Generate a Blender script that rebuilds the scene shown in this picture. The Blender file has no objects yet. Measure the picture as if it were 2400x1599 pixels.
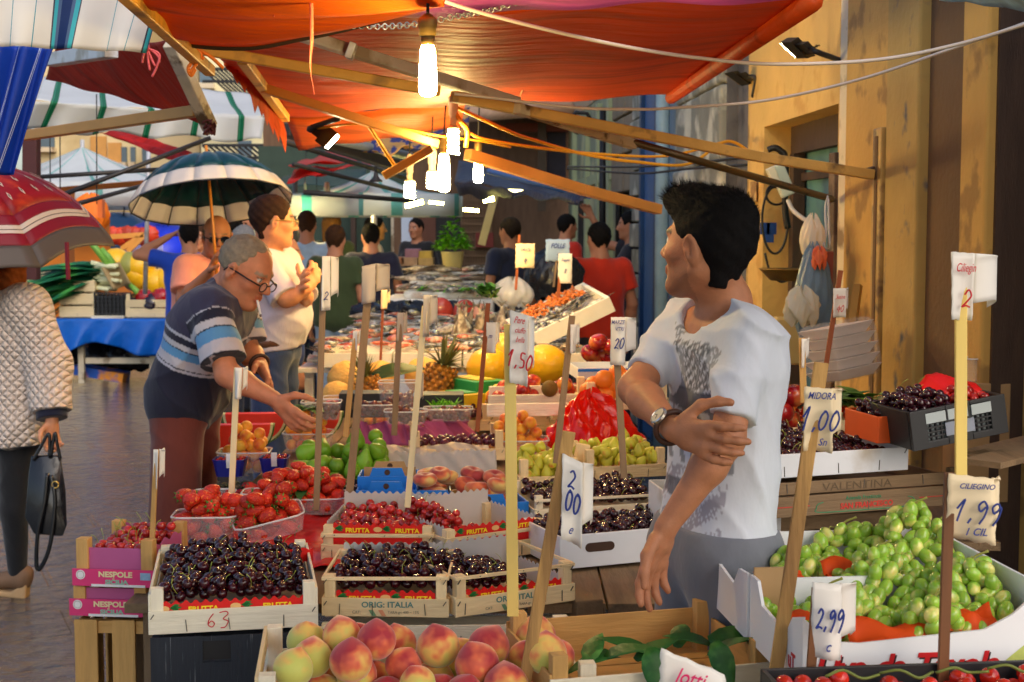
import bpy, math, random
import numpy as np
from mathutils import Vector as V, Matrix as M
R = math.radians
rnd = random.Random(11)
C = bpy.context.scene.collection
# ---------------------------------------------------------------- camera model: photo pixels -> world points
F = 3333.0
TH = math.atan(255 / F)
CT, ST = math.cos(TH), math.sin(TH)
CAM = V((0, 0, 1.6))
# crops of the photograph in which positions were measured: x offset, y offset, zoom
R0 = (0, 0, .9805); R1 = (0, 0, 2.904); R2 = (700, 0, 2.904); R3 = (1400, 0, 2.306); R4 = (0, 380, 2.904)
R5 = (700, 480, 2.904); R6 = (1400, 380, 2.306); R7 = (0, 900, 2.243); R8 = (440, 900, 2.703)
R9 = (1200, 1000, 1.962); R10 = (300, 1350, 1.962); RP = (0, 0, 1)
def ray(r, x, y):
    u = (r[0] + x / r[2] - 1200) / F; v = (799.5 - r[1] - y / r[2]) / F
    return V((u, CT + v * ST, -ST + v * CT))
def P(r, x, y, d):
    q = ray(r, x, y); return CAM + q * (d / q.y)
def PZ(r, x, y, z):
    q = ray(r, x, y); return CAM + q * ((z - 1.6) / q.z)
def px(n, d): return n * d / F
def sr(r, g, b):
    f = lambda c: (c / 255 / 12.92) if c < 10 else ((c / 255 + .055) / 1.055) ** 2.4
    return (f(r), f(g), f(b))
# ---------------------------------------------------------------- materials
MATS = {}
def _nt(name):
    m = bpy.data.materials.new(name); m.use_nodes = True
    nt = m.node_tree; return m, nt, nt.nodes['Principled BSDF'], nt.nodes['Material Output']
def mat(n, c=(.5, .5, .5), rough=.6, var=.12, sc=8, bump=0, bsc=50, metal=0, trans=0, sub=0, coat=0, rand=0, vc=0,
        st=(1, 1, 1), c2=None, c2sc=3, c2t=(.5, .62), spec=.5, emit=0, sheen=0, transl=0, bd=.01, uvs=None, alpha=1, ior=1.45, rv=0, grad=None):
    if n in MATS: return MATS[n]
    m, nt, b, out = _nt(n); N = nt.nodes; L = nt.links.new
    b.inputs['Roughness'].default_value = rough; b.inputs['Metallic'].default_value = metal
    b.inputs['Specular IOR Level'].default_value = spec; b.inputs['Coat Weight'].default_value = coat
    b.inputs['Coat Roughness'].default_value = .12; b.inputs['Transmission Weight'].default_value = trans
    b.inputs['IOR'].default_value = ior; b.inputs['Alpha'].default_value = alpha
    if sub:
        b.inputs['Subsurface Weight'].default_value = sub; b.inputs['Subsurface Radius'].default_value = (1, .45, .25)
        b.inputs['Subsurface Scale'].default_value = .012
    if sheen: b.inputs['Sheen Weight'].default_value = sheen
    tc = N.new('ShaderNodeTexCoord'); mp = N.new('ShaderNodeMapping'); mp.inputs['Scale'].default_value = st
    L(tc.outputs['Object'], mp.inputs['Vector'])
    if vc:
        a = N.new('ShaderNodeAttribute'); a.attribute_name = 'Col'; col = a.outputs['Color']
    elif uvs:                                   # woven stripes: period along u (or v), stops [(pos, colour)]
        ax, per, stops = uvs
        s = N.new('ShaderNodeSeparateXYZ'); L(tc.outputs['UV'], s.inputs[0])
        d = N.new('ShaderNodeMath'); d.operation = 'DIVIDE'; L(s.outputs[ax], d.inputs[0]); d.inputs[1].default_value = per
        fr = N.new('ShaderNodeMath'); fr.operation = 'FRACT'; L(d.outputs[0], fr.inputs[0])
        rp = N.new('ShaderNodeValToRGB'); rp.color_ramp.interpolation = 'CONSTANT'
        el = rp.color_ramp.elements
        while len(el) > 1: el.remove(el[-1])
        for i, (p, cc) in enumerate(stops):
            e = el[0] if i == 0 else el.new(p); e.position = p; e.color = (*cc, 1)
        L(fr.outputs[0], rp.inputs[0]); col = rp.outputs[0]
    elif grad:                                  # a fruit's blush: colour by object height and noise
        s = N.new('ShaderNodeSeparateXYZ'); L(tc.outputs['Object'], s.inputs[0])
        g = N.new('ShaderNodeTexNoise'); g.inputs['Scale'].default_value = grad[3]; L(tc.outputs['Object'], g.inputs['Vector'])
        oi = N.new('ShaderNodeObjectInfo'); va = N.new('ShaderNodeVectorMath'); L(tc.outputs['Object'], va.inputs[0]); L(oi.outputs['Random'], va.inputs[1])
        L(va.outputs[0], g.inputs['Vector'])
        t = N.new('ShaderNodeMath'); t.operation = 'MULTIPLY_ADD'; L(s.outputs[grad[2]], t.inputs[0]); t.inputs[1].default_value = grad[4]; L(g.outputs['Fac'], t.inputs[2])
        t2 = N.new('ShaderNodeMath'); t2.operation = 'MULTIPLY_ADD'; L(oi.outputs['Random'], t2.inputs[0]); t2.inputs[1].default_value = grad[5]; L(t.outputs[0], t2.inputs[2])
        rp = N.new('ShaderNodeValToRGB'); el = rp.color_ramp.elements
        while len(el) > 1: el.remove(el[-1])
        for i, (p, cc) in enumerate(grad[1]):
            e = el[0] if i == 0 else el.new(p); e.position = p; e.color = (*cc, 1)
        L(t2.outputs[0], rp.inputs[0]); col = rp.outputs[0]
    else:
        q = N.new('ShaderNodeRGB'); q.outputs[0].default_value = (*c, 1); col = q.outputs[0]
    if c2:
        g = N.new('ShaderNodeTexNoise'); g.inputs['Scale'].default_value = c2sc; g.inputs['Detail'].default_value = 6; L(mp.outputs[0], g.inputs['Vector'])
        mr = N.new('ShaderNodeMapRange'); mr.inputs[1].default_value = c2t[0]; mr.inputs[2].default_value = c2t[1]; L(g.outputs['Fac'], mr.inputs[0])
        mx = N.new('ShaderNodeMixRGB'); L(mr.outputs[0], mx.inputs[0]); L(col, mx.inputs[1]); mx.inputs[2].default_value = (*c2, 1); col = mx.outputs[0]
    nz = N.new('ShaderNodeTexNoise'); nz.inputs['Scale'].default_value = sc; nz.inputs['Detail'].default_value = 5
    L(mp.outputs[0], nz.inputs['Vector'])
    v = N.new('ShaderNodeMath'); v.operation = 'MULTIPLY_ADD'; L(nz.outputs['Fac'], v.inputs[0]); v.inputs[1].default_value = 2.6 * var; v.inputs[2].default_value = 1 - 1.3 * var
    val = v.outputs[0]
    hs = N.new('ShaderNodeHueSaturation'); L(col, hs.inputs['Color'])
    if rand:
        oi = N.new('ShaderNodeObjectInfo')
        w = N.new('ShaderNodeMath'); w.operation = 'MULTIPLY_ADD'; L(oi.outputs['Random'], w.inputs[0]); w.inputs[1].default_value = 2 * rand; w.inputs[2].default_value = 1 - rand
        z = N.new('ShaderNodeMath'); z.operation = 'MULTIPLY'; L(w.outputs[0], z.inputs[0]); L(val, z.inputs[1]); val = z.outputs[0]
    L(val, hs.inputs['Value']); L(hs.outputs[0], b.inputs['Base Color'])
    if rv:
        q = N.new('ShaderNodeMath'); q.operation = 'MULTIPLY_ADD'; L(nz.outputs['Fac'], q.inputs[0]); q.inputs[1].default_value = rv; q.inputs[2].default_value = rough - rv / 2; q.use_clamp = True
        L(q.outputs[0], b.inputs['Roughness'])
    if bump:
        bn = N.new('ShaderNodeTexNoise'); bn.inputs['Scale'].default_value = bsc; bn.inputs['Detail'].default_value = 4; L(mp.outputs[0], bn.inputs['Vector'])
        bp = N.new('ShaderNodeBump'); bp.inputs['Strength'].default_value = bump; bp.inputs['Distance'].default_value = bd
        L(bn.outputs['Fac'], bp.inputs['Height']); L(bp.outputs[0], b.inputs['Normal'])
    if emit:
        b.inputs['Emission Color'].default_value = (*c, 1); b.inputs['Emission Strength'].default_value = emit
    if transl:
        tr = N.new('ShaderNodeBsdfTranslucent'); L(hs.outputs[0], tr.inputs['Color']); mx = N.new('ShaderNodeMixShader'); mx.inputs[0].default_value = transl
        L(b.outputs[0], mx.inputs[1]); L(tr.outputs[0], mx.inputs[2]); L(mx.outputs[0], out.inputs['Surface'])
    MATS[n] = m; return m
def glass(n, c=(.9, .9, .9), a=.25, rough=.15):           # thin clear plastic: mostly see-through sheet with a gloss
    if n in MATS: return MATS[n]
    m, nt, b, out = _nt(n); N = nt.nodes; L = nt.links.new
    b.inputs['Base Color'].default_value = (*c, 1); b.inputs['Roughness'].default_value = rough
    tr = N.new('ShaderNodeBsdfTransparent'); mx = N.new('ShaderNodeMixShader'); mx.inputs[0].default_value = a
    L(tr.outputs[0], mx.inputs[1]); L(b.outputs[0], mx.inputs[2]); L(mx.outputs[0], out.inputs['Surface'])
    MATS[n] = m; return m
# ---------------------------------------------------------------- meshes
def wmat(o):
    m = o.matrix_basis.copy()
    while o.parent: o = o.parent; m = o.matrix_basis @ m
    return m
def tag(o, label=None, cat=None, group=None, kind=None):
    if label: o['label'] = label
    if cat: o['category'] = cat
    if group: o['group'] = group
    if kind: o['kind'] = kind
    return o
def empty(name, label, cat, loc, yaw=0, group=None, rot=None):
    o = bpy.data.objects.new(name, None); C.objects.link(o); o.location = loc
    o.empty_display_size = .05
    o.rotation_euler = rot if rot else (0, 0, yaw); o.matrix_basis = M.LocRotScale(V(loc), o.rotation_euler, None)
    return tag(o, label, cat, group)
def link(name, me, parent=None, mw=None):
    o = bpy.data.objects.new(name, me); C.objects.link(o)
    if parent: o.parent = parent
    if mw is not None: o.matrix_basis = mw
    return o
class MB:
    def __init__(s): s.v = []; s.f = []; s.m = []; s.uv = []
    def add(s, vs, fs, mi=0, uv=None):
        k = len(s.v); s.v += [tuple(x) for x in vs]; s.f += [tuple(i + k for i in q) for q in fs]; s.m += [mi] * len(fs)
        s.uv += uv if uv else [(0, 0)] * len(vs); return s
    def box(s, c, d, rot=None, mi=0):
        c = V(c); h = V(d) / 2
        vs = []
        for z in (-1, 1):
            for x, y in ((-1, -1), (1, -1), (1, 1), (-1, 1)):
                p = V((x * h.x, y * h.y, z * h.z)); p = rot @ p if rot else p; vs.append(c + p)
        return s.add(vs, [(3, 2, 1, 0), (4, 5, 6, 7), (0, 1, 5, 4), (1, 2, 6, 5), (2, 3, 7, 6), (3, 0, 4, 7)], mi)
    def bar(s, a, b, w, h, up=(0, 0, 1), mi=0):
        a, b = V(a), V(b); d = (b - a); y = d.normalized(); x = y.cross(V(up)).normalized(); z = x.cross(y)
        return s.box((a + b) / 2, (w, d.length, h), M((x, y, z)).transposed(), mi)
    def tube(s, pts, r, n=8, mi=0, caps=True):
        pts = [V(p) for p in pts]; k = len(pts); rs = r if isinstance(r, (list, tuple)) else [r] * k
        vs = []; nrm = None
        for i, p in enumerate(pts):
            t = (pts[min(i + 1, k - 1)] - pts[max(i - 1, 0)]).normalized()
            if nrm is None: nrm = t.orthogonal().normalized()
            nrm = (nrm - t * nrm.dot(t)).normalized(); bn = t.cross(nrm)
            vs += [p + (nrm * math.cos(6.2832 * j / n) + bn * math.sin(6.2832 * j / n)) * rs[i] for j in range(n)]
        fs = [(i * n + j, i * n + (j + 1) % n, (i + 1) * n + (j + 1) % n, (i + 1) * n + j) for i in range(k - 1) for j in range(n)]
        if caps: fs += [tuple(range(n))[::-1], tuple(range((k - 1) * n, k * n))]
        return s.add(vs, fs, mi)
    def lathe(s, prof, n=20, c=(0, 0, 0), rot=None, mi=0, fn=None):
        c = V(c); vs = []
        for r, z in prof:
            for j in range(n):
                a = 6.2832 * j / n; rr = r * (fn(a, z) if fn else 1); p = V((rr * math.cos(a), rr * math.sin(a), z)); vs.append(c + (rot @ p if rot else p))
        k = len(prof)
        fs = [(i * n + j, i * n + (j + 1) % n, (i + 1) * n + (j + 1) % n, (i + 1) * n + j) for i in range(k - 1) for j in range(n)]
        fs += [tuple(range(n))[::-1], tuple(range((k - 1) * n, k * n))]
        return s.add(vs, fs, mi)
    def sheet(s, nu, nv, fn, mi=0, uvs=(1, 1)):
        vs = [fn(i / nu, j / nv) for j in range(nv + 1) for i in range(nu + 1)]; w = nu + 1
        fs = [(j * w + i, j * w + i + 1, (j + 1) * w + i + 1, (j + 1) * w + i) for j in range(nv) for i in range(nu)]
        return s.add(vs, fs, mi, [(i / nu * uvs[0], j / nv * uvs[1]) for j in range(nv + 1) for i in range(nu + 1)])
    def prism(s, pts, t, mi=0):                          # flat outline pts (3-D, coplanar) pushed by vector t
        pts = [V(p) for p in pts]; t = V(t); n = len(pts)
        return s.add(pts + [p + t for p in pts], [tuple(range(n))[::-1], tuple(range(n, 2 * n))] + [(i, (i + 1) % n, n + (i + 1) % n, n + i) for i in range(n)], mi)
    def mesh(s, name, mats, smooth=False, off=None):
        me = bpy.data.meshes.new(name); vs = s.v
        if off is not None: vs = [(x - off[0], y - off[1], z - off[2]) for x, y, z in vs]
        me.from_pydata(vs, [], s.f)
        for m in (mats if isinstance(mats, (list, tuple)) else [mats]): me.materials.append(m)
        if any(s.m): me.polygons.foreach_set('material_index', s.m)
        if smooth: me.polygons.foreach_set('use_smooth', [True] * len(s.f))
        if any(u != (0, 0) for u in s.uv):
            uv = me.uv_layers.new(name='UVMap'); li = [0] * len(me.loops); me.loops.foreach_get('vertex_index', li)
            uv.data.foreach_set('uv', [c for i in li for c in s.uv[i]])
        me.update(); return me
    def build(s, name, mats, parent=None, smooth=False, bevel=0, solid=0, world=False, label=None, cat=None, group=None, kind=None, sub=0):
        off = None; mw = None
        if parent is None:
            a = np.array(s.v); off = (float(a[:, 0].mean()), float(a[:, 1].mean()), float(a[:, 2].min())); mw = M.Translation(V(off))
        elif world: mw = wmat(parent).inverted()
        o = link(name, s.mesh(name, mats, smooth, off), parent, mw)
        if solid: q = o.modifiers.new('solid', 'SOLIDIFY'); q.thickness = solid; q.offset = 0
        if bevel: q = o.modifiers.new('bevel', 'BEVEL'); q.width = bevel; q.segments = 2; q.limit_method = 'ANGLE'
        if sub: q = o.modifiers.new('sub', 'SUBSURF'); q.levels = q.render_levels = sub
        return tag(o, label, cat, group, kind)
def quadfn(a, b, c, d, sag=0, amp=0, fr=5, seed=0, nrm=None):     # a near-left b near-right c far-right d far-left
    a, b, c, d = V(a), V(b), V(c), V(d)
    def fn(u, v):
        p = (a * (1 - u) + b * u) * (1 - v) + (d * (1 - u) + c * u) * v
        w = math.sin(math.pi * u) * math.sin(math.pi * v)
        n = amp * (math.sin(fr * 6.28 * u + seed + 2 * v) * .6 + math.sin(fr * 2.3 * u + 9 * v + seed * 2) * .5)
        return p + (nrm * n if nrm else V((0, 0, n))) - V((0, 0, sag * w))
    return fn
def catmull(pts, n=6):
    pts = [V(p) for p in pts]; out = []
    q = [pts[0] * 2 - pts[1]] + pts + [pts[-1] * 2 - pts[-2]]
    for i in range(1, len(q) - 2):
        for k in range(n):
            t = k / n; a, b, c, d = q[i - 1:i + 3]
            out.append(.5 * ((2 * b) + (c - a) * t + (2 * a - 5 * b + 4 * c - d) * t * t + (3 * b - a - 3 * c + d) * t ** 3))
    return out + [pts[-1]]
def text(s, size, m, parent, loc, rot=(R(90), 0, 0), shear=0, bold=0, align='LEFT', name='lettering', sx=1, ext=.0004, sp=1):
    cu = bpy.data.curves.new(name, 'FONT'); cu.body = s; cu.size = size; cu.shear = shear; cu.offset = bold; cu.extrude = ext; cu.align_x = align; cu.space_character = sp
    cu.resolution_u = 3
    tmp = bpy.data.objects.new(name, cu); me = bpy.data.meshes.new_from_object(tmp); bpy.data.objects.remove(tmp); bpy.data.curves.remove(cu); me.name = name
    me.materials.clear(); me.materials.append(m); o = bpy.data.objects.new(name, me); C.objects.link(o); o.parent = parent
    rm = rot if isinstance(rot, M) else M.Rotation(rot[2], 4, 'Z') @ M.Rotation(rot[1], 4, 'Y') @ M.Rotation(rot[0], 4, 'X')
    o.matrix_basis = M.Translation(V(loc)) @ rm.to_4x4() @ M.Diagonal((sx, 1, 1, 1)); return o
# ---------------------------------------------------------------- implicit surfaces for bodies and cloth
def A(p): return np.array(p, dtype=np.float32)
def cone(a, b, ra, rb, k=.02, sq=None, clip=(), op=1): return ('c', A(a), A(b), ra, rb, k, sq, clip, op)
def ell(c, ax, r, k=.02, clip=(), op=1): return ('e', A(c), np.array([A(x) for x in ax]), A(r), None, k, None, clip, op)
def field(prims, h, disp=None):
    lo = np.full(3, 1e9); hi = -lo
    for p in prims:
        if p[8] < 0: continue
        if p[0] == 'c':
            r = max(p[3], p[4]) * 1.02; a = np.minimum(p[1], p[2]) - r; b = np.maximum(p[1], p[2]) + r
        else: r = p[3].max(); a = p[1] - r; b = p[1] + r
        lo = np.minimum(lo, a); hi = np.maximum(hi, b)
    lo -= 4 * h + .02; hi += 4 * h + .02
    n = np.ceil((hi - lo) / h).astype(int) + 1
    G = np.full(n, .06, np.float32)
    ax = [(lo[i] + h * np.arange(n[i])).astype(np.float32) for i in range(3)]
    for p in prims:
        k = p[5]; mg = k + 3 * h + .03
        if p[0] == 'c': r = max(p[3], p[4]); a = np.minimum(p[1], p[2]) - r - mg; b = np.maximum(p[1], p[2]) + r + mg
        else: r = p[3].max(); a = p[1] - r - mg; b = p[1] + r + mg
        i0 = np.clip(((a - lo) / h).astype(int), 0, n); i1 = np.clip(((b - lo) / h).astype(int) + 2, 0, n)
        if (i1 <= i0).any(): continue
        sl = tuple(slice(i0[i], i1[i]) for i in range(3))
        X = ax[0][sl[0]][:, None, None]; Y = ax[1][sl[1]][None, :, None]; Z = ax[2][sl[2]][None, None, :]
        if p[0] == 'c':
            _, pa, pb, ra, rb, k, sq, clip, op = p
            ba = pb - pa; dx, dy, dz = X - pa[0], Y - pa[1], Z - pa[2]
            if sq is not None:
                nn = A(sq[0]); s = sq[1] - 1; q = (dx * nn[0] + dy * nn[1] + dz * nn[2]) * s
                dx, dy, dz = dx + q * nn[0], dy + q * nn[1], dz + q * nn[2]
                ba = ba + nn * (ba @ nn) * s
            L2 = float(ba @ ba) + 1e-9
            t = np.clip((dx * ba[0] + dy * ba[1] + dz * ba[2]) / L2, 0, 1)
            d = np.sqrt((dx - t * ba[0]) ** 2 + (dy - t * ba[1]) ** 2 + (dz - t * ba[2]) ** 2) - (ra + (rb - ra) * t)
        else:
            _, c, axs, rr, _, k, _, clip, op = p
            dx, dy, dz = X - c[0], Y - c[1], Z - c[2]
            q = [(dx * a_[0] + dy * a_[1] + dz * a_[2]) / r_ for a_, r_ in zip(axs, rr)]
            k0 = np.sqrt(q[0] ** 2 + q[1] ** 2 + q[2] ** 2); k1 = np.sqrt((q[0] / rr[0]) ** 2 + (q[1] / rr[1]) ** 2 + (q[2] / rr[2]) ** 2) + 1e-6
            d = k0 * (k0 - 1) / k1
        for cp, cn in clip:
            cn = A(V(cn).normalized()); d = np.maximum(d, (X - cp[0]) * cn[0] + (Y - cp[1]) * cn[1] + (Z - cp[2]) * cn[2])
        g = G[sl]
        if op > 0:
            hh = np.clip(.5 + .5 * (g - d) / k, 0, 1); G[sl] = g * (1 - hh) + d * hh - k * hh * (1 - hh)
        else:
            d = -d; hh = np.clip(.5 - .5 * (g - d) / k, 0, 1); G[sl] = g * (1 - hh) + d * hh + k * hh * (1 - hh)
    if disp is not None: G += disp(ax[0][:, None, None], ax[1][None, :, None], ax[2][None, None, :]).astype(np.float32)
    return G, lo, h
def nets(G, lo, h):
    S = G < 0; n = np.array(G.shape)
    cnt = np.zeros(n - 1, np.int8)
    for i in (0, 1):
        for j in (0, 1):
            for k in (0, 1): cnt += S[i:n[0] - 1 + i, j:n[1] - 1 + j, k:n[2] - 1 + k]
    mk = (cnt > 0) & (cnt < 8); idx = np.full(n - 1, -1, np.int64); nv = int(mk.sum()); idx[mk] = np.arange(nv)
    acc = np.zeros((nv, 3)); num = np.zeros(nv); quads = []
    E = np.eye(3, dtype=int)
    for x in range(3):
        s0 = [slice(None)] * 3; s1 = [slice(None)] * 3; s0[x] = slice(0, -1); s1[x] = slice(1, None)
        a = G[tuple(s0)]; b = G[tuple(s1)]; e = np.argwhere((a < 0) != (b < 0))
        y, z = (x + 1) % 3, (x + 2) % 3
        e = e[(e[:, y] > 0) & (e[:, z] > 0) & (e[:, y] < n[y] - 1) & (e[:, z] < n[z] - 1)]
        if not len(e): continue
        va = a[tuple(e.T)]; vb = b[tuple(e.T)]; p = e.astype(float); p[:, x] += va / (va - vb)
        ids = [idx[tuple((e - o).T)] for o in (0 * E[0], E[y], E[y] + E[z], E[z])]
        for i in ids: np.add.at(acc, i, p); np.add.at(num, i, 1)
        q = np.stack(ids, 1); fl = va > 0; q[fl] = q[fl][:, ::-1]; quads.append(q)
    v = acc / np.maximum(num, 1)[:, None] * h + lo
    return v, np.concatenate(quads)
def npmesh(name, v, q, mats, cols=None, mi=None):
    me = bpy.data.meshes.new(name); me.vertices.add(len(v)); me.vertices.foreach_set('co', np.asarray(v, np.float32).ravel())
    me.loops.add(q.size); me.loops.foreach_set('vertex_index', q.ravel().astype(np.int32))
    me.polygons.add(len(q)); me.polygons.foreach_set('loop_start', np.arange(0, q.size, 4, dtype=np.int32))
    me.update(calc_edges=True)
    me.polygons.foreach_set('use_smooth', np.ones(len(q), bool))
    for m in (mats if isinstance(mats, (list, tuple)) else [mats]): me.materials.append(m)
    if cols is not None:
        at = me.color_attributes.new('Col', 'FLOAT_COLOR', 'POINT'); c4 = np.ones((len(v), 4), np.float32); c4[:, :3] = cols; at.data.foreach_set('color', c4.ravel())
    if mi is not None: me.polygons.foreach_set('material_index', mi.astype(np.int32))
    me.validate(); me.update(); return me
def solid(name, prims, h, m, parent=None, disp=None, colfn=None, label=None, cat=None, group=None, base=None):
    v, q = nets(*field(prims, h, disp)); cols = colfn(v) if colfn else None
    if parent is None:
        b = np.array(base) if base is not None else np.array([v[:, 0].mean(), v[:, 1].mean(), v[:, 2].min()])
        o = link(name, npmesh(name, v - b, q, m, cols), None, M.Translation(V(b)))
    else: o = link(name, npmesh(name, v, q, m, cols), parent, wmat(parent).inverted())
    return tag(o, label, cat, group)
R11 = (1200, 180, 4.127); R12 = (1700, 180, 5.6); R13 = (1700, 440, 3.135); R14 = (640, 200, 4.127)
SC = bpy.context.scene
# ---------------------------------------------------------------- camera, world, sun
cd = bpy.data.cameras.new('camera'); co = bpy.data.objects.new('camera', cd); C.objects.link(co)
co.location = CAM; co.rotation_euler = (R(90) - TH, 0, 0)
cd.sensor_width = 36; cd.lens = 36 * F / 2400; cd.clip_end = 400; cd.clip_start = .05
cd.dof.use_dof = True; cd.dof.focus_distance = 3.3; cd.dof.aperture_fstop = 9.0
SC.camera = co
w = bpy.data.worlds.new('World'); SC.world = w; w.use_nodes = True
wn = w.node_tree.nodes; sk = wn.new('ShaderNodeTexSky'); sk.sky_type = 'NISHITA'; sk.sun_disc = False
sk.sun_elevation = R(38); sk.sun_rotation = R(150); sk.air_density = 1.0; sk.dust_density = 3.0
w.node_tree.links.new(sk.outputs[0], wn['Background'].inputs['Color']); wn['Background'].inputs['Strength'].default_value = .15
sl = bpy.data.lights.new('sun', 'SUN'); sl.energy = .5; sl.angle = R(80); sl.color = (1, .97, .92)
so = bpy.data.objects.new('sun', sl); C.objects.link(so); so.rotation_euler = (R(52), 0, R(30)); so.location = (2, -4, 9)
SC.view_settings.view_transform = 'Standard'; SC.view_settings.look = 'None'; SC.view_settings.exposure = .6; SC.view_settings.gamma = 1
SC.render.engine = 'CYCLES'; cy = SC.cycles; cy.use_denoising = True; cy.max_bounces = 7; cy.diffuse_bounces = 3; cy.glossy_bounces = 3; cy.transmission_bounces = 4
cy.transparent_max_bounces = 10; cy.sample_clamp_indirect = 6; cy.caustics_reflective = False; cy.caustics_refractive = False
cy.use_adaptive_sampling = True; cy.adaptive_threshold = .02
# ---------------------------------------------------------------- street
def street_mat():
    m, nt, b, out = _nt('wet_basalt'); N = nt.nodes; L = nt.links.new
    tc = N.new('ShaderNodeTexCoord'); mp = N.new('ShaderNodeMapping'); L(tc.outputs['Object'], mp.inputs[0])
    br = N.new('ShaderNodeTexBrick'); br.inputs['Scale'].default_value = 1; br.inputs['Brick Width'].default_value = .75; br.inputs['Row Height'].default_value = .42
    br.inputs['Mortar Size'].default_value = .016; br.inputs['Mortar Smooth'].default_value = .3; br.inputs['Bias'].default_value = -.2
    br.inputs['Color1'].default_value = (.042, .048, .06, 1); br.inputs['Color2'].default_value = (.02, .024, .032, 1); br.inputs['Mortar'].default_value = (.02, .02, .02, 1)
    mp.inputs['Rotation'].default_value = (0, 0, R(-24)); L(mp.outputs[0], br.inputs['Vector'])
    n2 = N.new('ShaderNodeTexNoise'); n2.inputs['Scale'].default_value = 1.6; n2.inputs['Detail'].default_value = 5; L(tc.outputs['Object'], n2.inputs[0])
    mx = N.new('ShaderNodeMixRGB'); mx.blend_type = 'MIX'; L(br.outputs['Color'], mx.inputs[1]); mx.inputs[2].default_value = (.10, .055, .045, 1)
    mr = N.new('ShaderNodeMapRange'); mr.inputs[1].default_value = .5; mr.inputs[2].default_value = .72; mr.inputs[4].default_value = .3; L(n2.outputs['Fac'], mr.inputs[0]); L(mr.outputs[0], mx.inputs[0])
    L(mx.outputs[0], b.inputs['Base Color'])
    n3 = N.new('ShaderNodeTexNoise'); n3.inputs['Scale'].default_value = 2.4; n3.inputs['Detail'].default_value = 6; L(tc.outputs['Object'], n3.inputs[0])
    r = N.new('ShaderNodeMapRange'); r.inputs[1].default_value = .35; r.inputs[2].default_value = .65; r.inputs[3].default_value = .04; r.inputs[4].default_value = .12; L(n3.outputs['Fac'], r.inputs[0]); L(r.outputs[0], b.inputs['Roughness'])
    vo = N.new('ShaderNodeTexVoronoi'); vo.inputs['Scale'].default_value = 15; vo.feature = 'SMOOTH_F1'; L(tc.outputs['Object'], vo.inputs['Vector'])
    n4 = N.new('ShaderNodeTexNoise'); n4.inputs['Scale'].default_value = 9; n4.inputs['Detail'].default_value = 8; n4.inputs['Roughness'].default_value = .65; L(tc.outputs['Object'], n4.inputs[0])
    a = N.new('ShaderNodeMath'); a.operation = 'MULTIPLY_ADD'; L(vo.outputs['Distance'], a.inputs[0]); a.inputs[1].default_value = .55; L(n4.outputs['Fac'], a.inputs[2])
    a2 = N.new('ShaderNodeMath'); a2.operation = 'MULTIPLY_ADD'; L(br.outputs['Fac'], a2.inputs[0]); a2.inputs[1].default_value = -1.2; L(a.outputs[0], a2.inputs[2])
    bp = N.new('ShaderNodeBump'); bp.inputs['Strength'].default_value = .8; bp.inputs['Distance'].default_value = .05; L(a2.outputs[0], bp.inputs['Height']); L(bp.outputs[0], b.inputs['Normal'])
    b.inputs['Specular IOR Level'].default_value = 1; b.inputs['Coat IOR'].default_value = 1.7; b.inputs['Coat Weight'].default_value = 1; b.inputs['Coat Roughness'].default_value = .04; L(bp.outputs[0], b.inputs['Coat Normal'])
    return m
g = MB().sheet(30, 40, lambda u, v: V((-40 + 80 * u, -10 + 110 * v, .012 * math.sin(9 * u + 7 * v))))
g.build('street', street_mat(), kind='structure', smooth=True)
# ---------------------------------------------------------------- right-hand buildings along the lane
TW = V((-.057, 1, 0)).normalized(); NW = V((-1, -.057, 0)).normalized()
def wall_xy(y, off=0): return V((1.719 - .057 * y, y, 0)) + NW * off
def slab(mb, y0, y1, z0, z1, off=0, th=.3, mi=0):
    a, b, c, d = wall_xy(y0, off), wall_xy(y1, off), wall_xy(y1, off - th), wall_xy(y0, off - th)
    mb.prism([p + V((0, 0, z0)) for p in (a, d, c, b)], (0, 0, z1 - z0), mi); return mb
plaster = mat('ochre_plaster', sr(214, 170, 96), .85, .16, 3, .35, 30, c2=sr(198, 150, 78), c2sc=5, c2t=(.55, .66))
plaster2 = mat('tan_plaster', sr(205, 160, 84), .85, .14, 4, .3, 40, c2=sr(164, 126, 70), c2sc=6, c2t=(.56, .64))
plaster3 = mat('mottled_plaster', sr(186, 152, 86), .85, .2, 5, .3, 40, c2=sr(92, 92, 98), c2sc=7, c2t=(.6, .7))
plaster4 = mat('painted_shade_brown', sr(112, 84, 56), .9, .16, 4, .3, 40)  # dark brown that stands in for shade on the wall
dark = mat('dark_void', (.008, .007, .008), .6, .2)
darkwood = mat('dark_wood', sr(74, 54, 42), .65, .3, 6, .2, 40, st=(6, 6, 1))
teal = mat('teal_panel', sr(92, 140, 138), .55, .14, 3, c2=sr(60, 96, 130), c2sc=2)
rust = mat('rust_iron', sr(78, 58, 44), .7, .35, 14, .3, 80, c2=sr(120, 96, 74), c2sc=9)
pale = mat('pale_stone', sr(222, 206, 176), .8, .12, 5, .2, 60, c2=sr(150, 128, 100), c2sc=6, c2t=(.55, .65))
sh = empty('shop_building', 'ochre plastered shop front with recessed doorway and lit floodlight above, right of the man', 'building', wall_xy(6))
slab(slab(slab(MB(), 6.0, 7.38, 2.14, 5), 7.38, 7.72, 0, 5), 5.77, 6.0, 0, 5, .012).build('wall', plaster, sh, world=True)
slab(MB(), 5.3, 5.77, 0, 5, .05).build('pilaster', plaster2, sh, world=True, bevel=.01)
slab(MB(), 4.86, 5.2, 0, 5, .07).build('pilaster', plaster3, sh, world=True, bevel=.01)
slab(MB(), 4.49, 4.86, 0, 5, .03).build('pilaster', plaster4, sh, world=True)  # pilaster side in shade, painted as a dark brown band
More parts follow.
